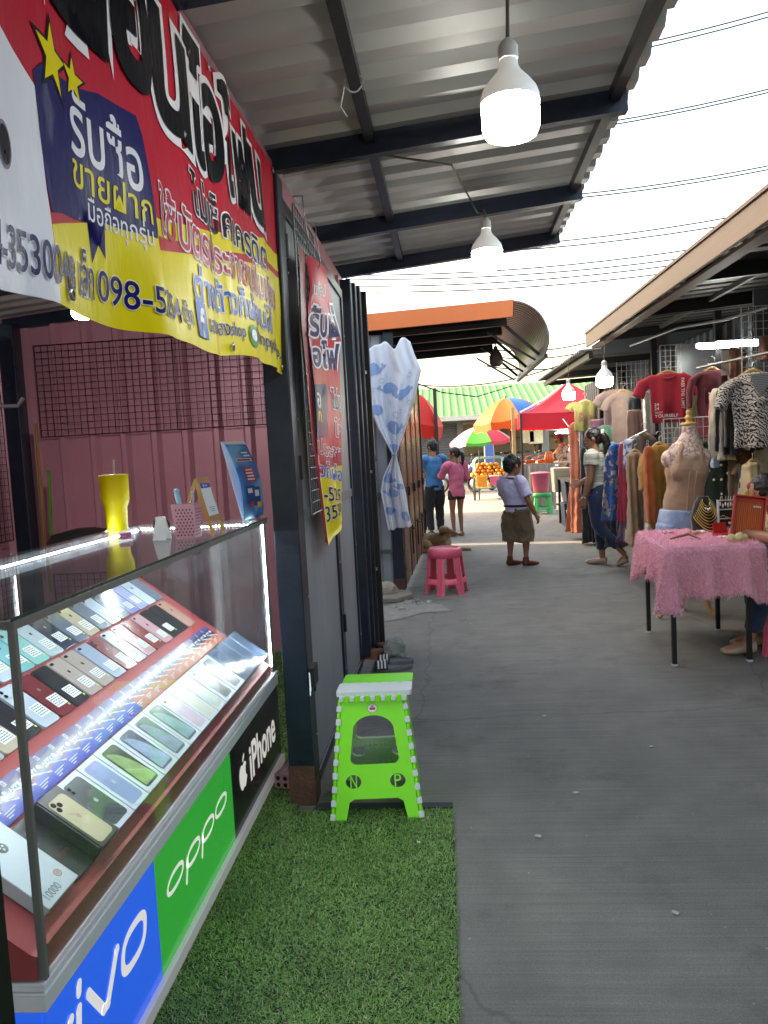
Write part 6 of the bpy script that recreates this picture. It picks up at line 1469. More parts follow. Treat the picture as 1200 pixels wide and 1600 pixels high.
# --- boy in school uniform
bp_ = atz(812, 884)
t, P, MH, h_ = person('small boy in a lilac school shirt, brown shorts and brown shoes in mid lane', (bp_.x-.02, bp_.y, 0), R(-32), 1.36,
    dict(pel=(-.0, .02, .50), chest=(-.035, -.01, .67), neck=(-.015, -.035, .78), head=(-.005, -.02, .885), shL=(-.105, -.01, .735), elL=(-.135, .05, .60), wrL=(-.04, .11, .56), shR=(.085, -.045, .74), elR=(.145, -.05, .585), wrR=(.185, .0, .455),
         hipL=(-.058, .02, .48), knL=(-.075, .03, .27), anL=(-.075, .0, .05), hipR=(.055, .02, .48), knR=(.07, .04, .27), anR=(.075, .01, .05), toeL=(-.03, .115, .012), toeR=(.13, .12, .012), look=(.45, .9, -.05)),
    '#8d5d48', dict(m=clothm('school_lilac', '#c3c1e6'), low=-.005, loose=1.18, sleeve=.80, sw=1.25, fold=.035, collar=True), dict(m=clothm('school_brown', '#695a45'), end=1.28, loose=1.22, leg=1.16, belt=True, name='shorts', fold=.035, waist=.03), dict(m=pm('shoe_brown', '#5e2a20', .6), high=.035), 'short', '#14100e', .96)
# --- man in blue, girl in pink
q = atz(684, 838)
person('man in a blue tee and black trousers, seen from behind at the stall', (q.x-.02, 12.75, 0), R(28), 1.60, dict(look=(-.4, .9, -.1), elL=(-.15, .10, .64), wrL=(-.05, .2, .66), elR=(.15, .05, .63), wrR=(.07, .18, .62), knL=(-.06, .02, .285), anR=(.045, -.02, .045), neck=(0, -.01, .825)),
    '#9b6b55', dict(m=clothm('tee_blue', '#337cb0'), low=.055, loose=1.16, sleeve=.95, sw=1.12, fold=.03), dict(m=clothm('trousers_black', '#15161a'), end=1.92, loose=1.08, leg=1.3, fold=.02, waist=0), dict(m=pm('shoe_dark', '#1d1b1b', .6)), 'short', build_=.88)
q = atz(712, 840)
t, P, MH, h_ = person('girl with a ponytail in a long pink tee beside the man in blue', (q.x+.05, 12.55, 0), R(30), 1.46, dict(look=(-.65, .75, 0), elL=(-.14, .1, .66), wrL=(-.05, .2, .7), elR=(.15, .02, .63), wrR=(.08, .16, .60), anR=(.045, .0, .045), knR=(.05, .02, .285)),
    '#8f604b', dict(m=clothm('tee_pink', '#cc6482'), low=.085, loose=1.18, sleeve=.95, sw=1.12, fold=.03), dict(m=clothm('shorts_maroon', '#2e1418'), end=.42, loose=1.06, waist=-.02, name='shorts'), dict(m=pm('sandal_tan', '#8d6f58', .6)), 'ponytail', build_=.84)
# --- woman in the striped shirt
q = atz(927, 884)
t, P, MH, h_ = person('woman with a long dark ponytail in a striped top and blue jeans', (q.x+.07, 8.98, 0), R(62), 1.60,
    dict(pel=(0, -.01, .535), chest=(.0, .0, .715), neck=(0, .0, .82), head=(0, .015, .92), look=(-.25, 1, .05), shL=(-.095, .0, .79), elL=(-.125, .005, .635), wrL=(-.115, .05, .50), shR=(.095, 0, .79), elR=(.13, .05, .64), wrR=(.10, .14, .60),
         hipL=(-.05, 0, .51), knL=(-.05, -.03, .285), anL=(-.01, -.19, .085), toeL=(-.0, -.135, .012), hipR=(.05, 0, .51), knR=(.055, .0, .285), anR=(.05, -.01, .045), toeR=(.045, .10, .014)),
    '#a07058', dict(m=pattern('striped_top', 'stripes', ['#c9c9b9', '#8e9088', '#c2c4b0', '#b7b9a4'], 3.6), low=.0, loose=1.10, sleeve=.42, sw=1.35, fold=.018), dict(m=clothm('jeans_blue', '#1d3152'), end=1.72, loose=1.13, leg=1.02, fold=.012), dict(m=pm('sandal_beige', '#b29f8a', .5)), 'long')
b = MB(); c = MH @ V((.05*h_, -.98*h_, .35*h_)); b.box((0, 0, 0), (.08, .03, .05), 0, Matrix.Translation(c) @ Matrix.Rotation(.6, 4, 'Y')); b.box((0, 0, 0), (.03, .032, .09), 0, Matrix.Translation(c) @ Matrix.Rotation(.3, 4, 'Y')); b.build('hair_clip', pm('clip_cream', '#cfc3a4', .4), t, local=True, bevel=.004)
b = MB(); c = P['wrL']; b.lathe([(.030, -.010), (.033, -.008), (.033, .008), (.030, .010)], c, 14, cap=True); b.build('bracelet', steelm, t, local=True)
# --- capped man in camouflage behind the food stall
q = at(872, 690, 17.9)
t, P, MH, h_ = person('man in a camouflage shirt and dark red cap behind the food stall', (q.x+.12, 17.9, 0), R(70), 1.66, dict(head=(0, .055, .91), neck=(0, .03, .825), look=(0, 1, -.45), elL=(-.13, .10, .65), wrL=(-.08, .24, .62), elR=(.14, .09, .65), wrR=(.08, .24, .60)), '#8a5d45', dict(m=pattern('camo', 'blotch', ['#4c3f35', '#c9b8a4', '#7e4a48', '#d3c4b2', '#544a3c'], 11), low=.08, loose=1.16, sleeve=.95, sw=1.4, fold=.03), dict(m=clothm('trousers_black', '#15161a'), end=1.9), dict(m=pm('shoe_dark', '#1d1b1b', .6)), 'short')
b = MB(); b.ball((0, -.05*h_, .42*h_), (.86*h_, .98*h_, .72*h_), 16, 0, MH); b.tube([MH @ V((0, .6*h_, .42*h_)), MH @ V((0, 1.5*h_, .30*h_))], [(.60*h_, .08*h_), (.5*h_, .04*h_)], 12, 0, True, 1., tuple(MH.to_3x3() @ V((0, 0, 1)))); skin(b, 'cap', clothm('cap_red', '#6d2a33'), t, .012, 2)
b = MB(); b.ball((0, .52*h_, -.38*h_), (.56*h_, .46*h_, .42*h_), 12, 0, MH); b.build('face_mask', clothm('mask_dark', '#3a3436'), t, local=True)
q = at(897, 700, 18.6)
t, P, MH, h_ = person('person in black with a pale face mask beside the camouflage shirt', (q.x+.10, 18.6, 0), R(60), 1.60, dict(look=(0, 1, -.3), elL=(-.13, .1, .65), wrL=(-.08, .22, .62)), '#8a5d45', dict(m=clothm('top_black', '#1a1718'), low=.06, sleeve=1.6), dict(m=clothm('trousers_black', '#15161a'), end=1.9), dict(m=pm('shoe_dark', '#1d1b1b', .6)), 'short')
b = MB(); b.ball((0, .52*h_, -.36*h_), (.58*h_, .48*h_, .42*h_), 12, 0, MH); b.build('face_mask', clothm('mask_pale', '#b9bfc4'), t, local=True)
q = at(842, 712, 31.9)
person('distant person in dark clothes in the open shop across the street', (at(842, 690, 32.3).x, 32.3, .14), R(-60), 1.68, dict(look=(0, 1, -.5), neck=(0, .02, .825), head=(0, .045, .915), elR=(.13, .08, .65), wrR=(.08, .2, .62)), '#6b4636', dict(m=clothm('top_dark', '#22242b'), low=.06), dict(m=clothm('trousers_black', '#15161a'), end=1.9), dict(m=pm('shoe_dark', '#1d1b1b', .6)), 'short', vox=.014)
# --- seated vendor at the table
t, P, MH, h_ = person('vendor in a pale yellow tee leaning on the pink table at the right edge', (2.40, 5.20, 0), R(88), 1.56,
    dict(pel=(0, 0, .335), chest=(0, .10, .495), neck=(0, .15, .585), head=(0, .20, .675), look=(-.15, 1, -.55), shL=(-.11, .12, .56), elL=(-.165, .205, .488), wrL=(-.06, .29, .505), shR=(.11, .12, .56), elR=(.15, .22, .49), wrR=(.06, .30, .50),
         hipL=(-.055, .02, .32), knL=(-.09, .22, .30), anL=(-.07, .30, .05), toeL=(-.08, .40, .014), hipR=(.055, .02, .32), knR=(.09, .22, .30), anR=(.05, .22, .05), toeR=(.05, .32, .014)),
    '#b08068', dict(m=clothm('tee_cream', '#c9c79a'), low=.03, loose=1.18, sleeve=.85, sw=1.4, fold=.02), dict(m=clothm('jeans_blue', '#26364f'), end=1.8, loose=1.15), dict(m=pm('sandal_beige', '#b29f8a', .5)), 'bun', '#191314')
b = MB(); b.ball((-.45*h_, -.85*h_, .5*h_), .10*h_, 8, 0, MH); b.ball((-.2*h_, -1.0*h_, .62*h_), .09*h_, 8, 0, MH); b.build('hair_bead', pm('bead_pearl', '#d7cdbd', .3), t, local=True)
round_stool('plastic_stool', 'pink plastic stool under the vendor at the right edge', (2.21, 5.06, 0), .45, .20, pk_m, pk_t, 6, 'plastic stools', .0)
# ------------------------------------------------------------------ dog
dg = thing('dog', 'tan dog lying on the lane behind the pink stool, head raised to the right', 'dog', (0, 10.85, 0))
b = MB()
sl(b, [(-.42, 10.88, .12), (-.25, 10.87, .16), (-.05, 10.85, .17), (.10, 10.82, .18), (.17, 10.80, .20)], [(.09, .08), (.13, .125), (.125, .13), (.11, .13), (.085, .10)], 14, (0, 0, 1))
sl(b, [(.12, 10.81, .20), (.10, 10.79, .28), (.09, 10.77, .335)], [.085, .07, .06], 12)
hx = V((.10, 10.76, .345))
b.ball(hx, (.085, .07, .068), 14); sl(b, [hx+V((.04, 0, -.005)), hx+V((.12, -.01, -.04)), hx+V((.19, -.015, -.07))], [.05, .036, .025], 10)
for s in (-1, 1): sl(b, [hx+V((-.035, s*.045, .035)), hx+V((-.055, s*.065, .01)), hx+V((-.045, s*.07, -.035))], [(.028, .012), (.024, .010), (.008, .006)], 8)
sl(b, [(.10, 10.72, .14), (.20, 10.70, .05), (.32, 10.70, .035), (.44, 10.71, .028), (.50, 10.71, .022)], [.055, .038, .030, .026, .022], 10)
sl(b, [(.08, 10.90, .13), (.16, 10.92, .04), (.28, 10.93, .03), (.34, 10.93, .022)], [.05, .035, .028, .022], 10)
sl(b, [(-.32, 10.76, .12), (-.18, 10.68, .14), (-.12, 10.66, .05), (-.25, 10.64, .03), (-.12, 10.63, .025)], [.09, .07, .045, .035, .025], 10)
sl(b, [(-.46, 10.90, .08), (-.58, 10.84, .03), (-.60, 10.70, .025)], [.04, .028, .012], 8)
skin(b, 'body', pattern('dog_coat', 'blotch', ['#5f4634', '#7f6145', '#957a5a'], 5, .85), dg, .011, 2, .006, .03, local=False)
b = MB(); b.ball(hx+V((.205, -.015, -.072)), (.016, .018, .014), 8); b.ball(hx+V((.055, -.052, .018)), .010, 8); b.ball(hx+V((.06, .05, .018)), .010, 8); b.build('nose_and_eyes', pm('nose_black', '#14100f', .3), dg)
b = MB(); b.tube([V((.10, 10.78, .295))+V((.075*cos(a), .075*sin(a), .02*cos(a))) for a in [i*pi/9 for i in range(19)]], .009, 6); b.build('collar', pm('collar_dark', '#241c1c', .6), dg)
dg.location.x -= .13; dg.scale = (.92, .92, .88)
# ------------------------------------------------------------------ green folding step stool
def plate(polys, th):
    cu = bpy.data.curves.new('t', 'CURVE'); cu.dimensions = '2D'; cu.fill_mode = 'BOTH'; cu.extrude = th/2
    for pl in polys:
        s = cu.splines.new('POLY'); s.points.add(len(pl)-1); s.use_cyclic_u = True
        for i, q in enumerate(pl): s.points[i].co = (q[0], q[1], 0, 1)
    ob = bpy.data.objects.new('t', cu); me = bpy.data.meshes.new_from_object(ob)
    r = [tuple(v.co) for v in me.vertices], [tuple(p.vertices) for p in me.polygons]
    bpy.data.objects.remove(ob); bpy.data.curves.remove(cu); bpy.data.meshes.remove(me); return r
ss = thing('step_stool', 'bright green and white folding step stool standing on the grass mat edge', 'step stool', (-.33, 3.1, 0))
lime = pm('lime_plastic', '#76ee1c', .38, var=.04, bump=.015, bs=25); whp = pm('stool_white', '#d4dbe0', .4, var=.03); lt = pm('stool_pale', '#a9c2a4', .45, var=.05)
f0, f1 = atz(517, 1285), atz(663, 1279); HT = .485
t0, t1 = at(530, 1096, 3.02), at(633, 1093, 3.02)
W0, W1 = (f1-f0).length, (t1-t0).length
fc_ = (f0+f1)/2; tc_ = V(((t0.x+t1.x)/2, 3.02, HT-.03)); ux = (f1-f0).normalized(); uy = (tc_-fc_).normalized(); Lp = (tc_-fc_).length; un = ux.cross(uy)
def arch(cx, y0, y1, w0, w1, r, n=8):
    out = [(cx-w0/2+r, y0), (cx+w0/2-r, y0)]
    for i in range(1, n): a = -pi/2+pi/2*i/n; out.append((cx+w0/2-r+r*cos(a), y0+r+r*sin(a)))
    R_ = w1/2
    for i in range(0, 2*n+1): a = pi*i/(2*n); out.append((cx+R_*cos(a), y1-R_*.72+R_*.72*sin(a)))
    for i in range(1, n): a = pi+pi/2*i/n; out.append((cx-w0/2+r+r*cos(a), y0+r+r*sin(a)))
    return out
sw_ = lambda y, k: (W0/2-k)+((W1/2-k)-(W0/2-k))*(y/Lp)
def side_plate(W0, W1, Lp, holes=True):
    outer = [(-W0/2+.018, 0), (-W0/2+.062, 0), (-W0/2+.078, .072), (-W0/2+.098, .084), (W0/2-.098, .084), (W0/2-.078, .072), (W0/2-.062, 0), (W0/2-.018, 0), (W1/2-.012, Lp), (-W1/2+.012, Lp)]
    pl = [outer, arch(0, .215, .405, .195, .165, .025)]
    ov = lambda cx, cy, rx, ry: [(cx+rx*cos(2*pi*k/20), cy+ry*sin(2*pi*k/20)) for k in range(20)]
    pl += [ov(-.088, .150, .031, .027), ov(.088, .150, .031, .027)]
    return pl
def place(m, o, ex, ey, ez): return [o+ex*p[0]+ey*p[1]+ez*p[2] for p in m[0]], m[1]
m_ = plate(side_plate(W0, W1, Lp), .014)
b = MB(); b.add(*place(m_, fc_, ux, uy, un))
for s, cx in (('N', -.088), ('P', .088)):
    q = text2d(s, .0, w=.026, h=.046); b.flat(shift(q, cx-.013, .127), fc_+un*.004, ux, uy); b.flat(shift(q, cx-.013, .127), fc_-un*.002, ux, uy)
b.build('front_panel', lime, ss, bevel=.002)
bk0 = V((fc_.x-.02, 3.30, 0)); bt0 = V((tc_.x, 3.19, HT-.03)); uyb = (bt0-bk0).normalized(); unb = ux.cross(uyb); Lb = (bt0-bk0).length
hexm = pm('hex_pale', '#cfe2c8', .45, var=.05); n, l, p = nodes_of(hexm)
tc = n.new('ShaderNodeTexCoord'); vo_ = n.new('ShaderNodeTexVoronoi'); vo_.feature = 'DISTANCE_TO_EDGE'; vo_.inputs['Scale'].default_value = 46; vo_.inputs['Randomness'].default_value = .12; l.new(tc.outputs['Object'], vo_.inputs['Vector'])
bpn = n.new('ShaderNodeBump'); bpn.inputs['Strength'].default_value = .7; bpn.inputs['Distance'].default_value = .01; l.new(vo_.outputs[0], bpn.inputs['Height']); l.new(bpn.outputs[0], p.inputs['Normal'])
m_ = plate(side_plate(W0, W1, Lb), .012)
b = MB(); b.add(*place(m_, bk0, ux, uyb, unb)); 
for s, cx in (('Z', -.088), ('S', .088)):
    q = text2d(s, .0, w=.026, h=.046); b.flat(shift(([(.026-x, y) for x, y in q[0]], q[1]), cx-.013, .127), bk0, ux, uyb)
b.build('back_panel', hexm, ss, bevel=.002)
for sgn, nm in ((-1, 0), (1, 1)): # folding side strips with interlocking hinge teeth
    b = MB(); e0, e1 = fc_+ux*(sgn*(W0/2-.008)), tc_+ux*(sgn*(W1/2-.004)); g0, g1 = bk0+ux*(sgn*(W0/2-.008)), bt0+ux*(sgn*(W1/2-.004))
    m0, m1 = (e0+g0)/2-ux*(sgn*.055)*.0, (e1+g1)/2-ux*(sgn*.03)*.0
    inn = -ux*sgn
    b.add([e0+inn*.004, m0+inn*.02+V((0, 0, .03)), m1+inn*.02, e1+inn*.004, g0+inn*.004, g1+inn*.004], [(0, 1, 2, 3), (1, 4, 5, 2)], 0); b.build('side_fold', lime, ss, solid=.008)
    b = MB()
    for k in range(9):
        y0_, y1_ = (k+.12)/9, (k+.60)/9; q0, q1 = e0.lerp(e1, y0_), e0.lerp(e1, y1_)
        b.beam(q0+un*.004, q1+un*.004, .021, .018, 0, un)
    b.beam(e0+un*.001, e1+un*.001, .010, .010, 0, un); b.build('hinge_teeth', whp, ss, bevel=.003)
    b = MB()
    for k in range(9):
        y0_, y1_ = (k+.66)/9, (k+1.08)/9; q0, q1 = e0.lerp(e1, y0_), e0.lerp(e1, min(1, y1_)); b.tube([q0+un*.002, q1+un*.002], .0085, 8)
    b.build('hinge_knuckles', lime, ss)
tw = W1/2+.012; ty0, tym, ty1 = 2.995, 3.115, 3.235; cxm = tc_.x+.006
b = MB(); b.prism(rrect(2*tw, ty1-tym-.002, .012), (cxm-tw+.008, tym+.002, HT-.012), (1, .02, 0), (0, 1, 0), (0, 0, .022)); b.bb((cxm-.045, tym+.065, HT+.0102), (cxm+.045, tym+.072, HT+.0108)); b.build('top_back_half', lime, ss, bevel=.003)
b = MB(); b.prism(rrect(2*tw+.012, tym-ty0, .012), (cxm-tw-.006+.004, ty0, HT-.012), (1, .02, 0), (0, 1, 0), (0, 0, .022)); b.build('top_front_half', whp, ss, bevel=.003)
b = MB()
for k in range(7): x = cxm-tw+.02+(2*tw-.04)*k/6; b.bb((x-.010, ty0-.006, HT-.030), (x+.010, ty0+.012, HT-.010))
b.build('white_hinge_teeth', whp, ss, bevel=.003)
b = MB()
for k in range(6): x = cxm-tw+.02+(2*tw-.04)*(k+.5)/6; b.bb((x-.010, ty0-.004, HT-.034), (x+.010, ty0+.012, HT-.008))
for k in range(6): x = cxm-tw+.02+(2*tw-.04)*(k+.5)/6; b.bb((x-.008, tym-.008, HT+.0102), (x+.008, tym+.004, HT+.0125))
b.build('green_hinge_teeth', lime, ss, bevel=.003)
b = MB(); o = fc_+uy*.432+un*.0085
b.flat(ring2d(0, 0, .020, .018, .0175, 24), o, ux, uy, 0); b.flat(ring2d(0, 0, .0205, .0185, .0022, 24), o+un*.0004, ux, uy, 1); b.flat(poly2d([(-.011, -.006), (.011, -.006), (.012, .004), (-.012, .004)]), o+un*.0004, ux, uy, 2); b.flat(ring2d(0, .009, .007, .003, .0028, 12), o+un*.0004, ux, uy, 3)
b.build('round_sticker', [paper, pm('ring_gold', '#b98a3a', .5), pm('ink_red', '#b8352f', .5), pm('ink_blue', '#3b4aa0', .5)], ss)
# ================================================================== PINK TABLE
tb = thing('display_table', 'small table with thin black legs under a fluffy pink cloth', 'table', (1.67, 5.33, 0))
LA, LB, LC, LD = V((1.464, 5.764, 0)), V((1.395, 4.89, 0)), V((1.872, 4.938, 0)), V((1.959, 5.751, 0))
TZ = .735
b = MB(); b.add([LB+V((-.03, -.03, TZ-.03)), LC+V((.03, -.03, TZ-.03)), LD+V((.03, .03, TZ-.03)), LA+V((-.03, .03, TZ-.03)), LB+V((-.03, -.03, TZ)), LC+V((.03, -.03, TZ)), LD+V((.03, .03, TZ)), LA+V((-.03, .03, TZ))], [(3, 2, 1, 0), (4, 5, 6, 7), (0, 1, 5, 4), (1, 2, 6, 5), (2, 3, 7, 6), (3, 0, 4, 7)]); b.build('table_top', woodl, tb)
for q in (LA, LB, LC, LD):
    b = MB(); b.bb((q.x-.014, q.y-.014, .012), (q.x+.014, q.y+.014, TZ-.031)); lg = b.build('leg', pm('leg_black', '#1f2228', .4, .3), tb, bevel=.002)
    b = MB(); b.bb((q.x-.016, q.y-.016, 0), (q.x+.016, q.y+.016, .012)); b.build('foot_cap', pm('cap_white', '#c9cbcc', .5), lg)
ft = thing('fluffy_cloth', 'fluffy pink faux fur cloth draped over the small table, corner hanging low', 'tablecloth', (1.67, 5.33, .4))
cn = [LB+V((-.04, -.045, 0)), LC+V((.075, -.045, 0)), LD+V((.075, .05, 0)), LA+V((-.045, .05, 0))]
cen = sum(cn, V())/4; cen.z = 0
per = []
for i in range(4):
    a, c = cn[i], cn[(i+1) % 4]
    for k in range(30): per.append((a.lerp(c, k/30), i+k/30))
def drop(s):   # s runs round the table: 0 near-left corner, 1 near-right, 2 far-right, 3 far-left
    near = lambda c, w: math.exp(-(((s-c+2) % 4-2)/w)**2)
    base = .335 if s < 1 else .36 if s < 2 else .30 if s < 3 else .21
    base = .305 + (.0 if s < 2 else -.02 if s < 3 else -.085*sin((s-3)*pi))
    return base+.085*near(.0, .09)+.07*near(1.0, .12)+.06*near(2, .1)+.05*near(3.05, .10)-.0+.012*sin(s*23)
NP = len(per)
def skirt(i, t):
    p, s = per[i % NP]; a, c_ = per[(i-1) % NP][0], per[(i+1) % NP][0]; d = (c_-a).normalized(); nrm = V((d.y, -d.x, 0))
    k = min(1, t*1.3)
    w = (.028*sin(s*17.2+.6)+.018*sin(s*31+1))*t+.030*math.sqrt(t)+ .05*t*math.exp(-(((s+2) % 4-2)/.10)**2)
    return V((p.x, p.y, TZ+.012))+nrm*w-V((0, 0, drop(s)*t-.004*(1-t)))
fur_base = pm('fur_pink_base', '#e29fb6', .95, var=.12, vs=14, bump=.4, bs=160)
b = MB(); T_ = 10
vs = [skirt(i, j/T_) for j in range(T_+1) for i in range(NP)]
fs = [(j*NP+i, (j+1)*NP+i, (j+1)*NP+(i+1) % NP, j*NP+(i+1) % NP) for j in range(T_) for i in range(NP)]
vs += [cen+V((0, 0, TZ+.014))]+[V((per[i][0].lerp(cen, .5).x, per[i][0].lerp(cen, .5).y, TZ+.016)) for i in range(NP)]
c0 = (T_+1)*NP
for i in range(NP): fs += [(i, (i+1) % NP, c0+1+(i+1) % NP, c0+1+i), (c0+1+i, c0+1+(i+1) % NP, c0)]
b.add(vs, fs, 0, True); b.build('cloth', fur_base, ft, solid=.006)
rnd = random.Random(4); b = MB()
areas = []
for f in fs:
    ps = [vs[i] for i in f]; ar = (ps[1]-ps[0]).cross(ps[2]-ps[0]).length/2+((ps[2]-ps[0]).cross(ps[3]-ps[0]).length/2 if len(ps) > 3 else 0); areas.append(ar)
tot = sum(areas)
for f, ar in zip(fs, areas):
    ps = [vs[i] for i in f]; nrm = (ps[1]-ps[0]).cross(ps[2]-ps[0])
    if nrm.length < 1e-9: continue
    nrm.normalize()
    if len(f) == 4 and max(f) < c0: 
        if nrm.dot(ps[0]-V((cen.x, cen.y, ps[0].z))) < 0: nrm = -nrm
    elif nrm.z < 0: nrm = -nrm
    x = 46000*ar/tot; n_ = int(x)+(rnd.random() < x-int(x))
    for _ in range(n_):
        u, v = rnd.random(), rnd.random()
        if len(ps) == 4: p = ps[0].lerp(ps[1], u).lerp(ps[3].lerp(ps[2], u), v)
        else:
            if u+v > 1: u, v = 1-u, 1-v
            p = ps[0]+(ps[1]-ps[0])*u+(ps[2]-ps[0])*v
        cl_ = noise.noise(p*38); cl2 = noise.noise(p*38+V((9, 4, 2)))
        dr = (nrm*.8+V((cl_*.7+rnd.gauss(0, .25), cl2*.7+rnd.gauss(0, .25), -.55+.35*cl_+rnd.gauss(0, .2)))).normalized()
        ln = rnd.uniform(.010, .022); sd_ = dr.cross(V((rnd.gauss(0, 1), rnd.gauss(0, 1), rnd.gauss(0, 1)))).normalized()*rnd.uniform(.0008, .0013)
        q = p+dr*ln; q2 = q+(dr+V((0, 0, -.6))).normalized()*ln*.5
        b.add([p-sd_, p+sd_, q+sd_*.8, q-sd_*.8, q2], [(0, 1, 2, 3), (3, 2, 4)], 0 if rnd.random() < .6 else 1)
o = b.build('fur', [pm('fur_pink', '#f4b4c8', .8, var=.06, bump=0), pm('fur_pink_light', '#fbd2df', .8, var=.1, bump=0)], ft); o['kind'] = 'stuff'
# ---- goods on the table
TT = TZ+.026
gold = pm('gold', '#c9a25a', .28, .85, bump=0, var=.05); velvet = pm('velvet_black', '#100f12', .95, bump=.05, sheen=.3)
redb = pm('box_red', '#b01f27', .45, var=.06); redin = pm('box_red_inside', '#c2452c', .6)
def P2(u, v, z=TT): return atz(u, v, z)
c = P2(1078, 826); c = V((1.86, 5.62, TT))
nb_ = thing('necklace_bust', 'black velvet bust hung with rows of gold necklaces', 'bust', c)
def bust(u, v):  # leaning front face: u across, v up
    w = (.105-.060*max(0, v-.35)/.65)*(1 if v < .9 else .8); x = (u-.5)*2*w; return V((c.x+x, c.y-.06+.10*v+.05*(2*u-1)**2, c.z+.005+.235*v))
b = MB(); prof_ = [bust(0, v/12) for v in range(13)]
b.loft([[bust(u/12, v/12) for u in range(13)]+[bust(1-u/12, v/12)+V((0, .05-.02*v/12, 0)) for u in range(13)] for v in range(13)], 0, True); b.build('bust', velvet, nb_)
b = MB()
for k in range(9):
    v0 = .92-.062*k; dip = .20+.028*k; b.tube([bust(.5+(s-.5)*(.55+.05*k), v0-dip*(1-(2*s-1)**2)) + V((0, -.006, 0)) for s in [i/16 for i in range(17)]], .0034+.0005*(k % 3), 6)
b.build('necklace', gold, nb_)
b = MB(); q = bust(.5, .62)+V((0, -.01, 0)); b.ball(q, .012, 8); b.ball(q+V((-.013, 0, .008)), .008, 6); b.ball(q+V((.013, 0, .008)), .008, 6); b.build('pendant', pm('pendant_silver', '#d4d6d8', .2, .6, bump=0), nb_)
c = V((1.985, 5.58, TT)); rk = thing('earring_rack', 'clear acrylic earring rack with white pairs and a yellow paper flower tag', 'rack', c)
b = MB()
for s in (-1, 1): b.bb((c.x+s*.068-.003, c.y-.02, c.z), (c.x+s*.068+.003, c.y+.02, c.z+.22))
for z in (.215, .15, .085): b.bb((c.x-.066, c.y-.003, c.z+z-.004), (c.x+.066, c.y+.003, c.z+z+.004))
b.bb((c.x-.065, c.y-.04, c.z), (c.x+.065, c.y+.04, c.z+.006)); b.build('acrylic_frame', pm('acrylic', '#b9c2c6', .1, bump=0), rk)
b = MB(); b.bb((c.x-.064, c.y+.006, c.z+.03), (c.x+.064, c.y+.008, c.z+.15)); b.build('black_card', velvet, rk)
b = MB(); rnd = random.Random(2)
for k in range(7):
    x = c.x-.055+.018*k; b.tube([(x, c.y-.004, c.z+.215), (x+rnd.uniform(-.006, .006), c.y-.01, c.z+.245)], .002, 5); b.ball((x, c.y-.008, c.z+.185+rnd.uniform(-.008, .008)), (.007, .005, .016), 8)
for k in range(10): b.ball((c.x-.05+.011*k, c.y-.006, c.z+.095+rnd.uniform(-.012, .012)), (.006, .004, .005), 6, 1)
b.bb((c.x-.0, c.y-.006, c.z+.045), (c.x+.055, c.y-.003, c.z+.062)); b.build('earring', [pm('pearl_white', '#d9d4cf', .25, bump=0), gold], rk)
b = MB(); q = V((c.x+.062, c.y-.012, c.z+.165)); n_ = 9; b.add([q+V((rr*cos(a), 0, rr*sin(a))) for k in range(2*n_) for a, rr in [(k*pi/n_, .034 if k % 2 == 0 else .022)]], [tuple(range(2*n_))]); b.build('flower_tag', pm('tag_yellow', '#dcc21f', .5, bump=0), rk, solid=.002)
bx = thing('jewelry_tray', 'open red tray box propped upright, lined with gold chains on orange', 'tray', (1.93, 5.12, TT))
M = Matrix.Translation((1.93, 5.12, TT)) @ Matrix.Rotation(R(-14), 4, 'Z') @ Matrix.Rotation(R(8), 4, 'Y') @ Matrix.Rotation(R(-14), 4, 'X')
b = MB(); bw_, bh_, bd_, tk = .175, .265, .055, .009
b.box((0, 0, bh_/2), (bw_, .006, bh_), 1, M)
for s in (-1, 1): b.box((s*(bw_/2+tk/2), -bd_/2+.003, bh_/2), (tk, bd_, bh_+2*tk), 0, M); b.box((0, -bd_/2+.003, bh_/2+s*(bh_/2+tk/2)), (bw_-.0005, bd_, tk), 0, M)
b.box((0, .008, bh_/2), (bw_, .008, bh_), 0, M); b.build('box_body', [redb, redin], bx)
b = MB(); rnd = random.Random(9)
for k in range(13):
    x = -bw_/2+.016+.0118*k; ln = rnd.uniform(.15, .21); b.tube([M @ V((x, -.008, bh_-.035)), M @ V((x+rnd.uniform(-.003, .003), -.010, bh_-.035-ln*.6)), M @ V((x+rnd.uniform(-.003, .003), -.010, bh_-.035-ln))], .0030, 5)
    b.ball(M @ V((x, -.012, bh_-.04-ln)), .006, 6)
b.build('gold_chain', pm('gold_orange', '#d07a35', .3, .6, bump=0), bx)
b = MB(); 
for k in range(4): b.ball(M @ V((.03+.012*k, -.012, bh_-.055)), .007, 6)
b.build('stud', pm('pearl_white', '#d9d4cf', .25, bump=0), bx)
b = MB(); q = V((1.87, 5.30, TT)); M = Matrix.Translation(q) @ Matrix.Rotation(R(15), 4, 'Z')
b.box((0, 0, .008), (.13, .11, .016), 0, M); b.box((0, .06, .05), (.10, .010, .09), 0, M @ Matrix.Rotation(R(-12), 4, 'X')); b.box((.08, .0, .014), (.10, .10, .028), 0, M)
tag(b.build('jewelry_box', redb, bevel=.002), 'small open red jewelry box lying in front of the earring rack', 'box')
t = thing('hair_scrunchie', 'bundle of three soft cream scrunchies at the foot of the red tray', 'scrunchie', (1.86, 5.03, TT))
b = MB()
for k, (dx, dy, r) in enumerate(((-.04, 0, .028), (.01, -.012, .032), (.045, .015, .026))): b.ball((1.83+dx, 4.99+dy, TT+r*.85), (r, r*.9, r*.95), 12)
skin(b, 'padding', clothm('scrunchie', '#cfc28d'), t, .005, 2, .012, .02, local=False)
b = MB(); b.tube([P2(1048, 842, TT+.004), P2(1062, 838, TT+.012), P2(1076, 834, TT+.03), P2(1086, 838, TT+.018), P2(1094, 842, TT+.006)], [.006, .009, .010, .009, .006], 8)
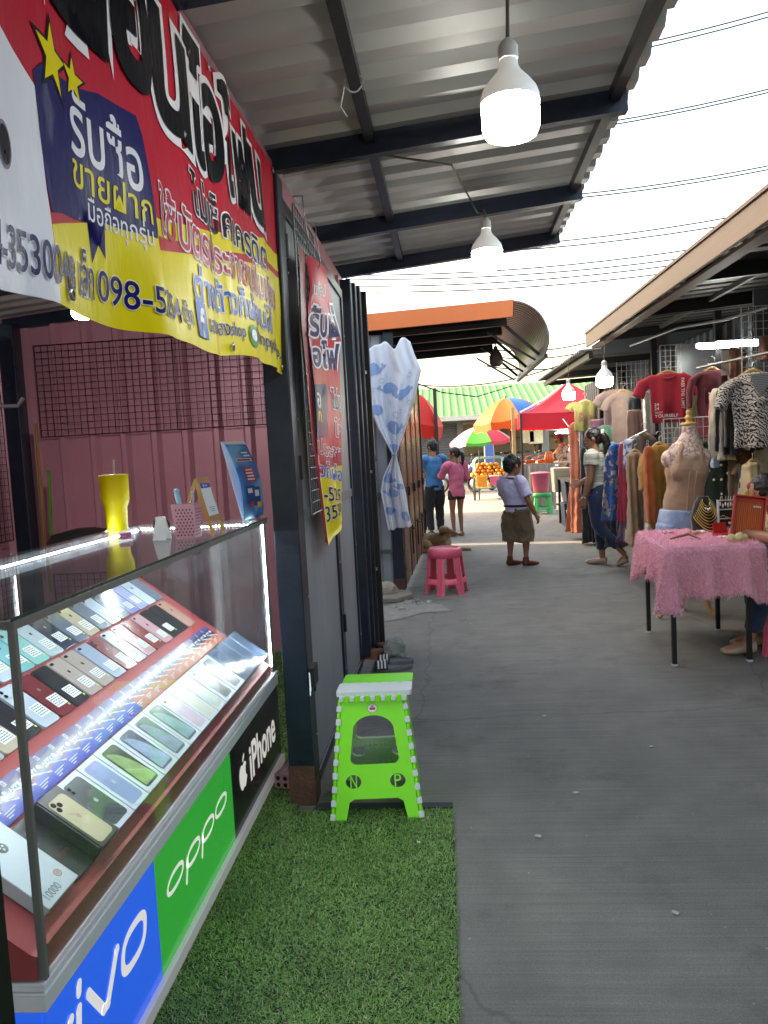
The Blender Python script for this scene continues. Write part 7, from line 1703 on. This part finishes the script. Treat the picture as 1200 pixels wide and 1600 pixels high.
tag(b.build('hair_band', pm('band_brown', '#7a5540', .4)), 'curved brown hair band lying on the pink cloth', 'hair band')
rnd = random.Random(6)
for k, (x, y, col, r, lab) in enumerate(((1.70, 5.42, '#c98c72', .020, 'peach flower clip lying left of the red jewelry box'), (1.76, 5.48, '#d8cfc4', .018, 'white bead clip at the corner of the red jewelry box'), (1.56, 5.55, '#c7a0a8', .014, 'thin rose chain laid on the far left of the pink cloth'), (1.80, 5.16, '#e3d6da', .014, 'white pearl clips in front of the red jewelry box'))):
    b = MB()
    for q in range(6): b.ball((x+rnd.uniform(-.03, .03), y+rnd.uniform(-.02, .02), TT+r*.6), (r, r, r*.7), 8)
    tag(b.build('hair_clip', pm('clip'+col, col, .4)), lab, 'hair clip')
b = MB(); q = at(1186, 770, 5.6); n_ = 10
b.add([q+V((rr*cos(a), 0, rr*sin(a))) for k in range(2*n_) for a, rr in [(k*pi/n_, .105 if k % 2 == 0 else .075)]], [tuple(range(2*n_))]); b.ball(q+V((-.06, -.02, .05)), (.03, .02, .03), 10, 1)
tag(b.build('price_burst', [pm('tag_yellow', '#dcc21f', .5, bump=0), pm('rose_red', '#a3202a', .6)], solid=.002), 'yellow starburst price tag with a red rose behind the vendor', 'tag')
# ================================================================== MANNEQUIN
mq = at(1068, 800, 6.25); mx, my = mq.x, 6.25
mn = thing('mannequin', 'floral dress form in a tan tank top and pale denim shorts on a wooden tripod', 'mannequin', (mx, my, 0))
F = lambda dx, z: (mx+dx, my, z)
z_ = lambda v: at(1072, v, my).z
hs = (z_(660)-z_(800))
zw, zc, zn, zt = z_(788), z_(735), z_(668), z_(648)
b = MB()
sl(b, [F(-.01, z_(800)-.05), F(0, zw), F(.02, z_(760)), F(.03, zc), F(.04, z_(708)), F(.055, z_(692)), F(.06, z_(676)), F(.055, zn+.02)], [(.165, .11), (.150, .10), (.135, .10), (.165, .12), (.16, .10), (.10, .07), (.058, .055), (.056, .054)], 20)
for s in (-1, 1): b.ball(F(.03+s*.135, z_(716)), (.060, .07, .075), 12)
skin(b, 'torso_form', pattern('rose_print', 'blotch', ['#cdbdb0', '#d9ccc1', '#a5676a', '#cabdb3'], 22, .7), mn, .008, 3, local=False)
b = MB()
sl(b, [F(0.0, z_(806)), F(0, zw), F(.02, z_(760)), F(.03, zc), F(.035, z_(712))], [(.172, .115), (.158, .108), (.142, .107), (.172, .127), (.128, .108)], 20)
b.ball((mx-.035, my-.075, zc+.0), (.085, .058, .085), 12); b.ball((mx+.085, my-.075, zc+.0), (.085, .058, .085), 12)
sl(b, [(mx-.05, my-.08, z_(722)), (mx-.02, my-.06, z_(700)), (mx+.0, my-.01, z_(692))], [.030, .028, .028], 10); sl(b, [(mx+.12, my-.08, z_(722)), (mx+.115, my-.05, z_(700)), (mx+.115, my, z_(692))], [.028, .026, .026], 10)
skin(b, 'tank_top', clothm('tank_tan', '#a18571'), mn, .008, 12, .012, .06, local=False)
b = MB(); b.tube([(mx+.01, my-.150, z_(735)), (mx+.0, my-.128, z_(760)), (mx-.01, my-.118, z_(795))], .003, 6); b.tube([(mx+.06, my-.158, z_(735)), (mx+.05, my-.13, z_(760)), (mx+.04, my-.12, z_(795))], .003, 6); b.build('seam', clothm('seam_tan', '#c2a48c'), mn)
b = MB(); b.lathe([(.060, 0), (.064, .008), (.058, .018), (.030, .022), (.018, .03), (.026, .045), (.030, .06), (.02, .075), (.014, .085), (.022, .10), (.014, .118), (0, .12)], F(.055, zn+.018), 18); b.build('neck_cap', woodl, mn)
b = MB()
zb_ = z_(800)
sl(b, [F(-.005, zb_+.02), F(-.01, zb_-.06), F(-.01, zb_-.12)], [(.175, .12), (.195, .135), (.20, .135)], 18)
for s in (-1, 1): sl(b, [F(-.01+s*.10, zb_-.10), F(-.01+s*.115, zb_-.20), F(-.01+s*.125, z_(833)-.03)], [(.105, .12), (.108, .115), (.112, .115)], 14)
skin(b, 'denim_shorts', pattern('denim_pale', 'blotch', ['#7f99c0', '#9db3d4', '#8aa3c9'], 6, .85), mn, .009, 2, .012, .08, local=False)
b = MB(); b.ball((mx+.0, my-.135, zb_+.0), .009, 8); b.build('button', steelm, mn)
b = MB(); b.tube([F(0, zb_-.2), F(0, .30)], .018, 10); b.build('pole', woodl, mn)
for k in range(3):
    a = R(200+120*k); d = V((cos(a), sin(a), 0)); c = V((mx, my, 0)); b = MB()
    sl(b, [c+V((0, 0, .30)), c+d*.06+V((0, 0, .29)), c+d*.15+V((0, 0, .20)), c+d*.19+V((0, 0, .08)), c+d*.25+V((0, 0, .018))], [.026, .026, .022, .020, .018], 8, (0, 0, 1)); b.build('tripod_leg', woodl, mn)
# ================================================================== CLOTHES ON HANGERS
hang_w = pm('hanger_wood', '#b99a68', .45, var=.12)
def hanger(c, w, yaw, lab, ly=.02):
    e = V((cos(yaw), sin(yaw), 0)); t = thing('clothes_hanger', lab, 'hanger', c, 0, 'wooden clothes hangers'); c = V(c)
    b = MB(); sl(b, [c-e*w*.5-V((0, 0, .06)), c-e*w*.25-V((0, 0, .012)), c+V((0, 0, .012)), c+e*w*.25-V((0, 0, .012)), c+e*w*.5-V((0, 0, .06))], [(.010, .007), (.012, .010), (.013, .012), (.012, .010), (.010, .007)], 8); b.build('arm', hang_w, t)
    b = MB(); b.tube([c+V((0, 0, .015)), c+V((0, 0, .06))]+[c+V((0, 0, .085))+e*(.025*sin(a))+V((0, 0, -.025*cos(a))) for a in [i*pi/6 for i in range(1, 10)]], .0028, 6); b.build('hook', steelm, t)
def garment(name, cat, lab, u, v, y, wpx, hpx, kind, m, yaw=0., depth=.05, hlab=None, vox=.011, seed=0, fold=.02, group=None, waist=1.0, flare=1.0, neck=.24):
    p = at(u, v, y); W_, H_ = wpx*y/1200, hpx*y/1200
    t = thing(name, lab, cat, p-V((0, 0, H_)), yaw, group)
    X = lambda x, z, d=0: V((x*W_, d, H_+z*H_))        # x in widths, z 0 at the shoulders to -1 at the hem
    b = MB(); rnd = random.Random(seed); n = 40
    def ring(hw, z, d, amp):
        q = []
        ph = rnd.uniform(0, 6)
        for i in range(n):
            a = 2*pi*i/n; x = hw*W_*math.copysign(abs(cos(a))**.8, cos(a)); yy = d*math.copysign(abs(sin(a))**.7, sin(a))
            yy += amp*1.5*sin(5.2*x/W_*2+.9+seed)+amp*.9*sin(12.3*x/W_*2+seed*2)+amp*.5*sin(23*x/W_+seed); q.append(X(0, z)+V((x, yy, 0)))
        return q
    sw = {'tee': .30, 'crop': .30, 'long': .30, 'dress': .42, 'tank': .40, 'skirt': .36, 'shirt': .31, 'strip': .42}[kind]
    prof = {'tee': [(0, .11, .5), (-.02, sw*.72, .8), (-.07, sw, 1), (-.35, sw*1.0, 1.1), (-.7, sw*1.0, 1.15), (-1, sw*1.03, 1.15)],
            'crop': [(0, .11, .5), (-.02, sw*.72, .8), (-.08, sw, 1), (-.4, sw*.98, 1.1), (-.85, sw*.93, 1.1), (-1, sw*.88, .9)],
            'dress': [(0, .12, .5), (-.015, sw*.5, .8), (-.04, sw*.72, 1), (-.28, sw*.70*waist, 1), (-.36, sw*.66*waist, 1.1), (-.7, sw*.95*flare, 1.6), (-1, sw*1.15*flare, 2.0)],
            'tank': [(0, sw*.7, .6), (-.1, sw, 1), (-.5, sw, 1.1), (-1, sw*1.05, 1.1)], 'strip': [(0, sw*.85, .6), (-.06, sw, 1), (-.5, sw*1.02, 1.2), (-1, sw*1.1, 1.4)],
            'skirt': [(0, sw*.75, .7), (-.08, sw*.78, 1), (-.5, sw*1.05, 1.5), (-1, sw*1.3, 2.0)]}.get(kind) or [(0, .11, .5), (-.02, sw*.72, .8), (-.06, sw, 1), (-.35, sw, 1.1), (-.7, sw, 1.2), (-1, sw*1.05, 1.25)]
    # denser rings
    rs = []
    for i in range(len(prof)-1):
        for k in range(4): f = k/4; rs.append(tuple(prof[i][q]+(prof[i+1][q]-prof[i][q])*f for q in range(3)))
    rs.append(prof[-1])
    st = rnd.getstate()
    rings = []
    for z, hw, d in rs: rnd.setstate(st); rings.append(ring(hw, z, depth*.5*d, depth*.35*abs(z)**.6*(1.6 if kind in ('dress', 'skirt') else .8)))
    b.loft(rings)
    if kind in ('tee', 'crop'):
        for s in (-1, 1): b.tube([X(s*sw*.70, -.06 if kind == 'tee' else -.09), X(s*.40, -.16 if kind == 'tee' else -.22), X(s*.475, -.28 if kind == 'tee' else -.46)], [(.085*W_, depth*.45), (.10*W_, depth*.5), (.105*W_, depth*.5)], 14, 0, True, 1., (0, 1, 0))
    if kind in ('long', 'shirt'):
        L_ = .95 if kind == 'long' else .55
        for s in (-1, 1): b.tube([X(s*sw*.72, -.05), X(s*.40, -.14), X(s*.46, -.4*L_-.08), X(s*.47, -L_)], [(.07*W_, depth*.45), (.075*W_, depth*.5), (.07*W_, depth*.5), (.06*W_, depth*.45)], 14, 0, True, 1., (0, 1, 0))
    skin(b, 'fabric', m, t, vox, 3, fold, .12)
    if hlab: hanger(p+V((0, .0, .005)), W_*.52, yaw, hlab)
    return t, p, W_, H_, X
def det(t, b, name, m, **k): return b.build(name, m, t, local=True, **k)
# red cropped tee with its lettering
t, p, W_, H_, X = garment('cropped_tee', 'tee', 'red cropped tee printed with white lettering, hung facing the lane', 1043, 583, 7.2, 92, 74, 'crop', clothm('tee_red', '#a3162e'), R(-6), .06, 'pale wooden hanger holding the red cropped tee', fold=.008)
wp = pm('print_white_cloth', '#d8d3d3', .7, bump=0); b = MB(); yo = -.052
b.flat(text2d('PASS THE LIMIT', .012, w=.62*H_, h=.052*W_), X(.19, -.12, yo), V((0, 0, -1)), V((1, 0, 0)))
b.flat(text2d('24', .02, w=.075*W_, h=.062*H_), X(-.235, -.66, yo), V((1, 0, 0)), V((0, 0, 1))); b.flat(text2d('24', .02, w=.075*W_, h=.062*H_), X(-.235, -.74, yo), V((1, 0, 0)), V((0, 0, 1)))
b.flat(text2d('TRUST', .012, w=.13*W_, h=.035*H_), X(-.235, -.81, yo), V((1, 0, 0)), V((0, 0, 1))); b.flat(text2d('YOURSELF', .018, w=.37*W_, h=.065*H_), X(-.235, -.895, yo), V((1, 0, 0)), V((0, 0, 1))); det(t, b, 'lettering', wp)
b = MB(); b.tube([X(.115*cos(a), -.03+.09*sin(a)*(1 if sin(a) < 0 else .3), -.03*abs(sin(a))-.008) for a in [pi+i*pi/12 for i in range(13)]], .008, 6); det(t, b, 'neckband', clothm('tee_red_dark', '#7e1226'))
# olive yellow tee
t, p, W_, H_, X = garment('tee_shirt', 'tee', 'olive yellow tee with dark red script lettering, hung by the bulb', 914, 627, 10.6, 56, 46, 'tee', clothm('tee_olive', '#6b6530'), R(-8), .07, 'hanger holding the olive yellow tee', fold=.02)
b = MB(); q = text2d('Barbie', .0, .35, w=.44*W_, h=.30*H_); b.flat(q, X(-.20, -.66, -.062), V((1, 0, .05)), V((0, 0, 1))); det(t, b, 'lettering', pm('print_maroon', '#6b2c2f', .7, bump=0))
# beige tees
garment('tee_shirt', 'tee', 'whitish pink tee hanging behind the beige tee', 962, 608, 9.6, 62, 80, 'tee', clothm('tee_blush', '#bda19a'), R(-15), .06, None, seed=2)
t, p, W_, H_, X = garment('tee_shirt', 'tee', 'taupe beige tee with a small dark S print', 974, 612, 9.2, 62, 98, 'tee', clothm('tee_taupe', '#937c70'), R(-10), .07, 'brown hanger holding the taupe beige tee', seed=3)
b = MB(); b.flat(text2d('S', .02, w=.09*W_, h=.14*H_), X(.12, -.5, -.066), V((1, 0, 0)), V((0, 0, 1))); det(t, b, 'print', pm('print_black', '#1d1a1c', .7, bump=0))
garment('blouse', 'blouse', 'black sleeve of a top slung between the taupe tee and the red tee', 991, 620, 8.7, 26, 52, 'strip', clothm('top_black', '#1a1718'), R(20), .06, None, seed=4)
garment('blouse', 'blouse', 'rosy brown half sleeve top just left of the red cropped tee', 992, 640, 8.3, 28, 58, 'strip', clothm('top_rosy', '#8d6a5c'), R(15), .07, None, seed=5)
# dresses along the row
garment('long_dress', 'dress', 'dark taupe long dress hanging behind the mustard shirt', 1006, 680, 7.7, 62, 170, 'dress', clothm('dress_taupe', '#5b4f47'), R(-8), .10, 'pale hanger holding the dark taupe long dress', seed=6, flare=.8)
garment('long_dress', 'dress', 'blue floral long dress hanging behind the woman in stripes', 966, 692, 8.5, 44, 118, 'dress', pattern('floral_blue', 'blotch', ['#16305e', '#2f6fae', '#1c3f7e', '#b9a9a0'], 13), R(-35), .12, None, seed=7, waist=1.5)
garment('long_dress', 'dress', 'raspberry red dress between the blue floral dress and the taupe dress', 976, 692, 8.1, 24, 122, 'strip', clothm('dress_red', '#a02640'), R(-60), .07, None, seed=8)
garment('blouse', 'blouse', 'blue and white checked blouse hanging above the raspberry dress', 984, 686, 8.0, 24, 46, 'strip', pattern('check_blue', 'blotch', ['#c3c9d8', '#2f4f9e', '#d8dbe4'], 17), R(-40), .07, None, seed=9)
garment('blouse', 'blouse', 'mint green blouse hanging behind the dark ponytail', 945, 664, 9.6, 34, 64, 'tee', clothm('blouse_mint', '#6fa58a'), R(-20), .08, None, seed=10)
garment('blouse', 'blouse', 'mauve pink folded top above the mint green blouse', 936, 655, 9.9, 34, 26, 'strip', clothm('top_mauve', '#9a6a80'), R(-10), .08, None, seed=11)
garment('long_dress', 'dress', 'beige long draped dress beside the pink table corner', 992, 706, 7.3, 44, 140, 'dress', clothm('dress_beige', '#93775b'), R(-5), .10, 'pale hanger holding the beige long dress', seed=12, flare=.85, waist=1.15)
garment('shirt', 'shirt', 'mustard yellow shirt hanging beside the mannequin', 1030, 695, 6.7, 62, 125, 'shirt', clothm('shirt_mustard', '#9b6d24'), R(10), .12, 'large pale hanger holding the mustard yellow shirt', seed=13, fold=.04)
garment('scarf', 'scarf', 'burnt orange cloth draped over the mustard shirt', 1012, 697, 6.6, 17, 118, 'strip', clothm('scarf_orange', '#a3511f'), R(15), .07, None, seed=14, fold=.03)
garment('skirt', 'skirt', 'white long skirt hem below the mustard shirt', 1020, 765, 6.9, 30, 72, 'skirt', clothm('skirt_white', '#c7c4bd'), 0, .10, None, seed=15)
garment('blouse', 'blouse', 'green brown top hanging right of the mustard shirt', 1048, 700, 6.95, 30, 110, 'strip', clothm('top_ochre', '#8a6a36'), R(20), .08, None, seed=16)
# left of the woman
garment('long_dress', 'dress', 'coral orange long garment hanging left of the woman in stripes', 902, 660, 11.4, 52, 168, 'dress', clothm('trouser_coral', '#a8604a'), R(-30), .10, None, seed=17, fold=.03)
garment('scarf', 'scarf', 'grey blue pieces hanging next to the orange trousers', 911, 655, 11.0, 18, 62, 'strip', clothm('scarf_grey', '#7b8288'), R(-20), .10, None, seed=18)
garment('skirt', 'skirt', 'black long skirt hanging behind the woman in stripes', 918, 700, 10.8, 28, 145, 'strip', clothm('skirt_black', '#17161b'), R(-20), .12, None, seed=19, fold=.03)
garment('skirt', 'skirt', 'dark navy skirt hanging low right of the woman', 962, 790, 8.9, 34, 62, 'skirt', clothm('skirt_navy', '#1a1c2a'), R(-20), .10, None, seed=20)
garment('long_dress', 'dress', 'long flowered hem below the raspberry dress', 977, 790, 8.2, 22, 55, 'skirt', pattern('floral_dark', 'blotch', ['#3a2b3a', '#8f4a57', '#4a5a7a'], 22), R(-30), .09, None, seed=21)
garment('blouse', 'blouse', 'violet and white top seen over the black skirt', 928, 668, 10.6, 18, 44, 'strip', pattern('violet_top', 'blotch', ['#5a4a78', '#b9adc4', '#4a3a60'], 14), R(-20), .09, None, seed=22)
# right of the red tee
t, p, W_, H_, X = garment('shirt', 'shirt', 'maroon pocket shirt on two pale hangers, right of the red tee', 1112, 578, 7.0, 70, 102, 'shirt', clothm('shirt_maroon', '#5e1a2c'), R(-4), .08, 'pale hanger holding the maroon pocket shirt', seed=23)
b = MB(); b.bb((-.20*W_, -.075, .50*H_), (-.02*W_, -.066, .72*H_)); b.prism([(-.20*W_, .72*H_), (-.02*W_, .72*H_), (-.02*W_, .68*H_), (-.11*W_, .63*H_), (-.20*W_, .68*H_)], (0, -.079, 0), (1, 0, 0), (0, 0, 1), (0, .004, 0)); det(t, b, 'pocket', clothm('shirt_maroon_dark', '#4b1423'), bevel=.003)
b = MB()
for z in (.655, .5, .35): b = MB(); b.ball((-.11*W_ if z > .6 else .05*W_, -.083, z*H_), .008, 8); det(t, b, 'button', pm('pearl_white', '#d9d4cf', .25, bump=0))
garment('blouse', 'blouse', 'olive edge of a top behind the maroon shirt', 1090, 600, 7.3, 18, 68, 'strip', clothm('top_olive', '#5b5a35'), R(30), .07, None, seed=24)
garment('blouse', 'blouse', 'blush pink long sleeve hanging leftmost of the slanted sleeves', 1116, 612, 6.45, 17, 92, 'strip', clothm('sleeve_blush', '#c48c83'), R(-50), .06, None, seed=25)
garment('blouse', 'blouse', 'cream white long sleeve between the pink sleeve and the black top', 1122, 606, 6.3, 24, 104, 'strip', clothm('sleeve_cream', '#c9c3b5'), R(-50), .07, None, seed=26)
garment('blouse', 'blouse', 'black top with long sleeves hanging beside the zebra top', 1142, 594, 6.2, 44, 112, 'long', clothm('top_black2', '#131318'), R(-35), .10, None, seed=27)
garment('blouse', 'blouse', 'second black top just behind the zebra top', 1168, 590, 6.1, 64, 108, 'long', clothm('top_black', '#1a1718'), R(-20), .10, None, seed=34)
t, p, W_, H_, X = garment('crop_top', 'top', 'black and white zebra striped crop top knotted in front at the right edge', 1176, 582, 5.8, 96, 112, 'crop', pattern('zebra_print', 'zebra', ['#16161a', '#b9b6b3'], 22, thr=.45), R(-10), .12, 'pale hanger holding the zebra striped top', seed=28, fold=.03)
b = MB(); b.prism([(-.12, -.03), (.16, -.03), (.13, -.20), (.03, -.34), (-.06, -.22)], X(.05, .0, -.082), (W_, 0, 0), (0, 0, H_), (0, .012, 0)); det(t, b, 'grey_inset', pattern('grey_stripe', 'stripes', ['#5b5f66', '#8b8f96'], 26), bevel=.004)
b = MB(); b.ball(X(.06, -.40, -.085), (.05, .03, .035), 10); b.tube([X(.06, -.40, -.085), X(.12, -.58, -.07)], [.02, .028], 8); b.tube([X(.06, -.40, -.085), X(-.02, -.62, -.07)], [.02, .03], 8); skin(b, 'knot', pattern('zebra_print', 'zebra', ['#16161a', '#b9b6b3'], 22), t, .009, 2)
t, p, W_, H_, X = garment('jacket', 'jacket', 'dark green jacket with pearl buttons hanging behind the jewelry', 1118, 684, 6.75, 70, 108, 'shirt', clothm('jacket_green', '#12281f'), R(-5), .10, None, seed=29)
b = MB()
for x, z in ((-.10, .62), (.05, .62), (-.10, .42), (.05, .42), (.05, .22), (-.2, .55), (.18, .5)): b = MB(); b.ball((x*W_, -.085, z*H_), .012, 8); det(t, b, 'button', pm('pearl_white', '#d9d4cf', .25, bump=0))
garment('blouse', 'blouse', 'light blue denim scrap hanging under the cream sleeve', 1116, 700, 6.4, 15, 30, 'strip', clothm('denim_light', '#8fb0dc'), R(-20), .05, None, seed=30)
garment('blouse', 'blouse', 'cream lace hem hanging below the black top', 1134, 702, 6.3, 32, 16, 'skirt', clothm('lace_cream', '#bdb49c'), R(-20), .08, None, seed=31)
garment('skirt', 'skirt', 'rust brown suede skirt hanging under the zebra top', 1172, 688, 6.3, 38, 42, 'strip', clothm('skirt_rust', '#7a4a26'), 0, .07, None, seed=32)
garment('blouse', 'blouse', 'pale yellow top hanging behind the rust brown skirt', 1154, 690, 6.5, 22, 90, 'strip', clothm('top_straw', '#b5a77f'), R(-30), .07, None, seed=35)
garment('trousers', 'trousers', 'blue grey denim trousers hanging beside the cream lace dress', 1160, 728, 6.2, 13, 66, 'strip', clothm('denim_mid', '#4c617c'), R(-20), .06, None, seed=33)
t, p, W_, H_, X = garment('lace_dress', 'dress', 'cream lace dress with a white scalloped hem beside the vendor', 1176, 722, 6.0, 48, 95, 'dress', clothm('dress_cream', '#b3a283'), 0, .10, 'pale hanger holding the cream lace dress', seed=36, flare=1.0, waist=1.1)
b = MB(); b.tube([X(-.42+.07*k, -.985+.012*(k % 2), -.11) for k in range(13)], .010, 6); det(t, b, 'lace_trim', clothm('lace_white', '#d3cfc6'))
garment('blouse', 'blouse', 'dusty pink frilled top hanging up high by the white tag', 1150, 545, 6.6, 30, 62, 'strip', clothm('top_dusty', '#9c6f62'), R(-20), .09, None, seed=37, fold=.05)
b = MB(); q = at(1133, 563, 6.5); b.bb((q.x-.03, 6.5, q.z-.12), (q.x+.03, 6.504, q.z+.08)); tag(b.build('price_card', pm('card_white', '#cfcac4', .6)), 'blank white card hanging beside the dusty pink top', 'card')
garment('hat', 'hat', 'brown pink hat shape hanging at the top right edge', 1196, 525, 6.0, 22, 36, 'strip', clothm('hat_brown', '#8d5f4e'), 0, .10, None, seed=38)
b = MB(); q = at(1150, 735, 6.3); sl(b, [at(1146, 742, 6.3), at(1152, 730, 6.3), at(1166, 722, 6.3)], [.02, .024, .02], 8); tag(b.build('clothes_hanger', hang_w), 'bare end of a pale hanger sticking out by the green jacket', 'hanger', 'wooden clothes hangers')
for k, (u, v) in enumerate(((938, 830), (948, 826), (1000, 856))): # shoes under the clothes
    q = atz(u, v+22, 0); b = MB(); b.ball((q.x+.25, q.y, .05), (.05, .12, .05), 10); tag(b.build('shoe', pm('shoe_pale', '#a39a90', .6)), ['pale shoe on the floor below the navy skirt, left one', 'pale shoe on the floor below the navy skirt, right one', 'pale shoe on the floor below the beige long dress'][k], 'shoe')
# ------------------------------------------------------------------ bird-free sky: nothing more to build

for k, (u, v, y, w, h, kd, col, lab, yaw) in enumerate((
  (1146, 700, 6.35, 20, 120, 'strip', '#6f5a48', 'brown knit piece hanging between the green jacket and the straw top', -30), (1166, 745, 6.25, 26, 80, 'strip', '#9a8f86', 'grey beige blouse squeezed beside the cream lace dress', -25),
  (1190, 700, 6.2, 26, 120, 'strip', '#b9b09c', 'pale linen blouse behind the vendor at the right edge', -20), (1198, 585, 6.3, 30, 110, 'long', '#2a2630', 'dark top behind the zebra top at the far right', -25),
  (1066, 668, 7.4, 30, 70, 'strip', '#8a8580', 'grey top hanging in the gap between the red tee and the mannequin', 10), (1092, 690, 7.1, 22, 120, 'strip', '#4d4a3c', 'dark olive dress behind the mannequin shoulder', -10),
  (955, 690, 9.0, 16, 110, 'strip', '#7d8ea6', 'powder blue piece at the left end of the shiny rail', -40), (1000, 690, 7.9, 16, 130, 'strip', '#6b5548', 'brown sleeve between the two long dresses', -30),
  (1012, 612, 8.4, 20, 66, 'strip', '#b7afa6', 'whitish top peeking out left of the red tee', 20), (936, 700, 9.9, 18, 110, 'strip', '#3a3f52', 'slate blue skirt behind the woman in stripes', -30))):
    garment('blouse', 'blouse', lab, u, v, y, w, h, kd, clothm('extra'+str(k), col), R(yaw), .06, None, seed=50+k, fold=.03)
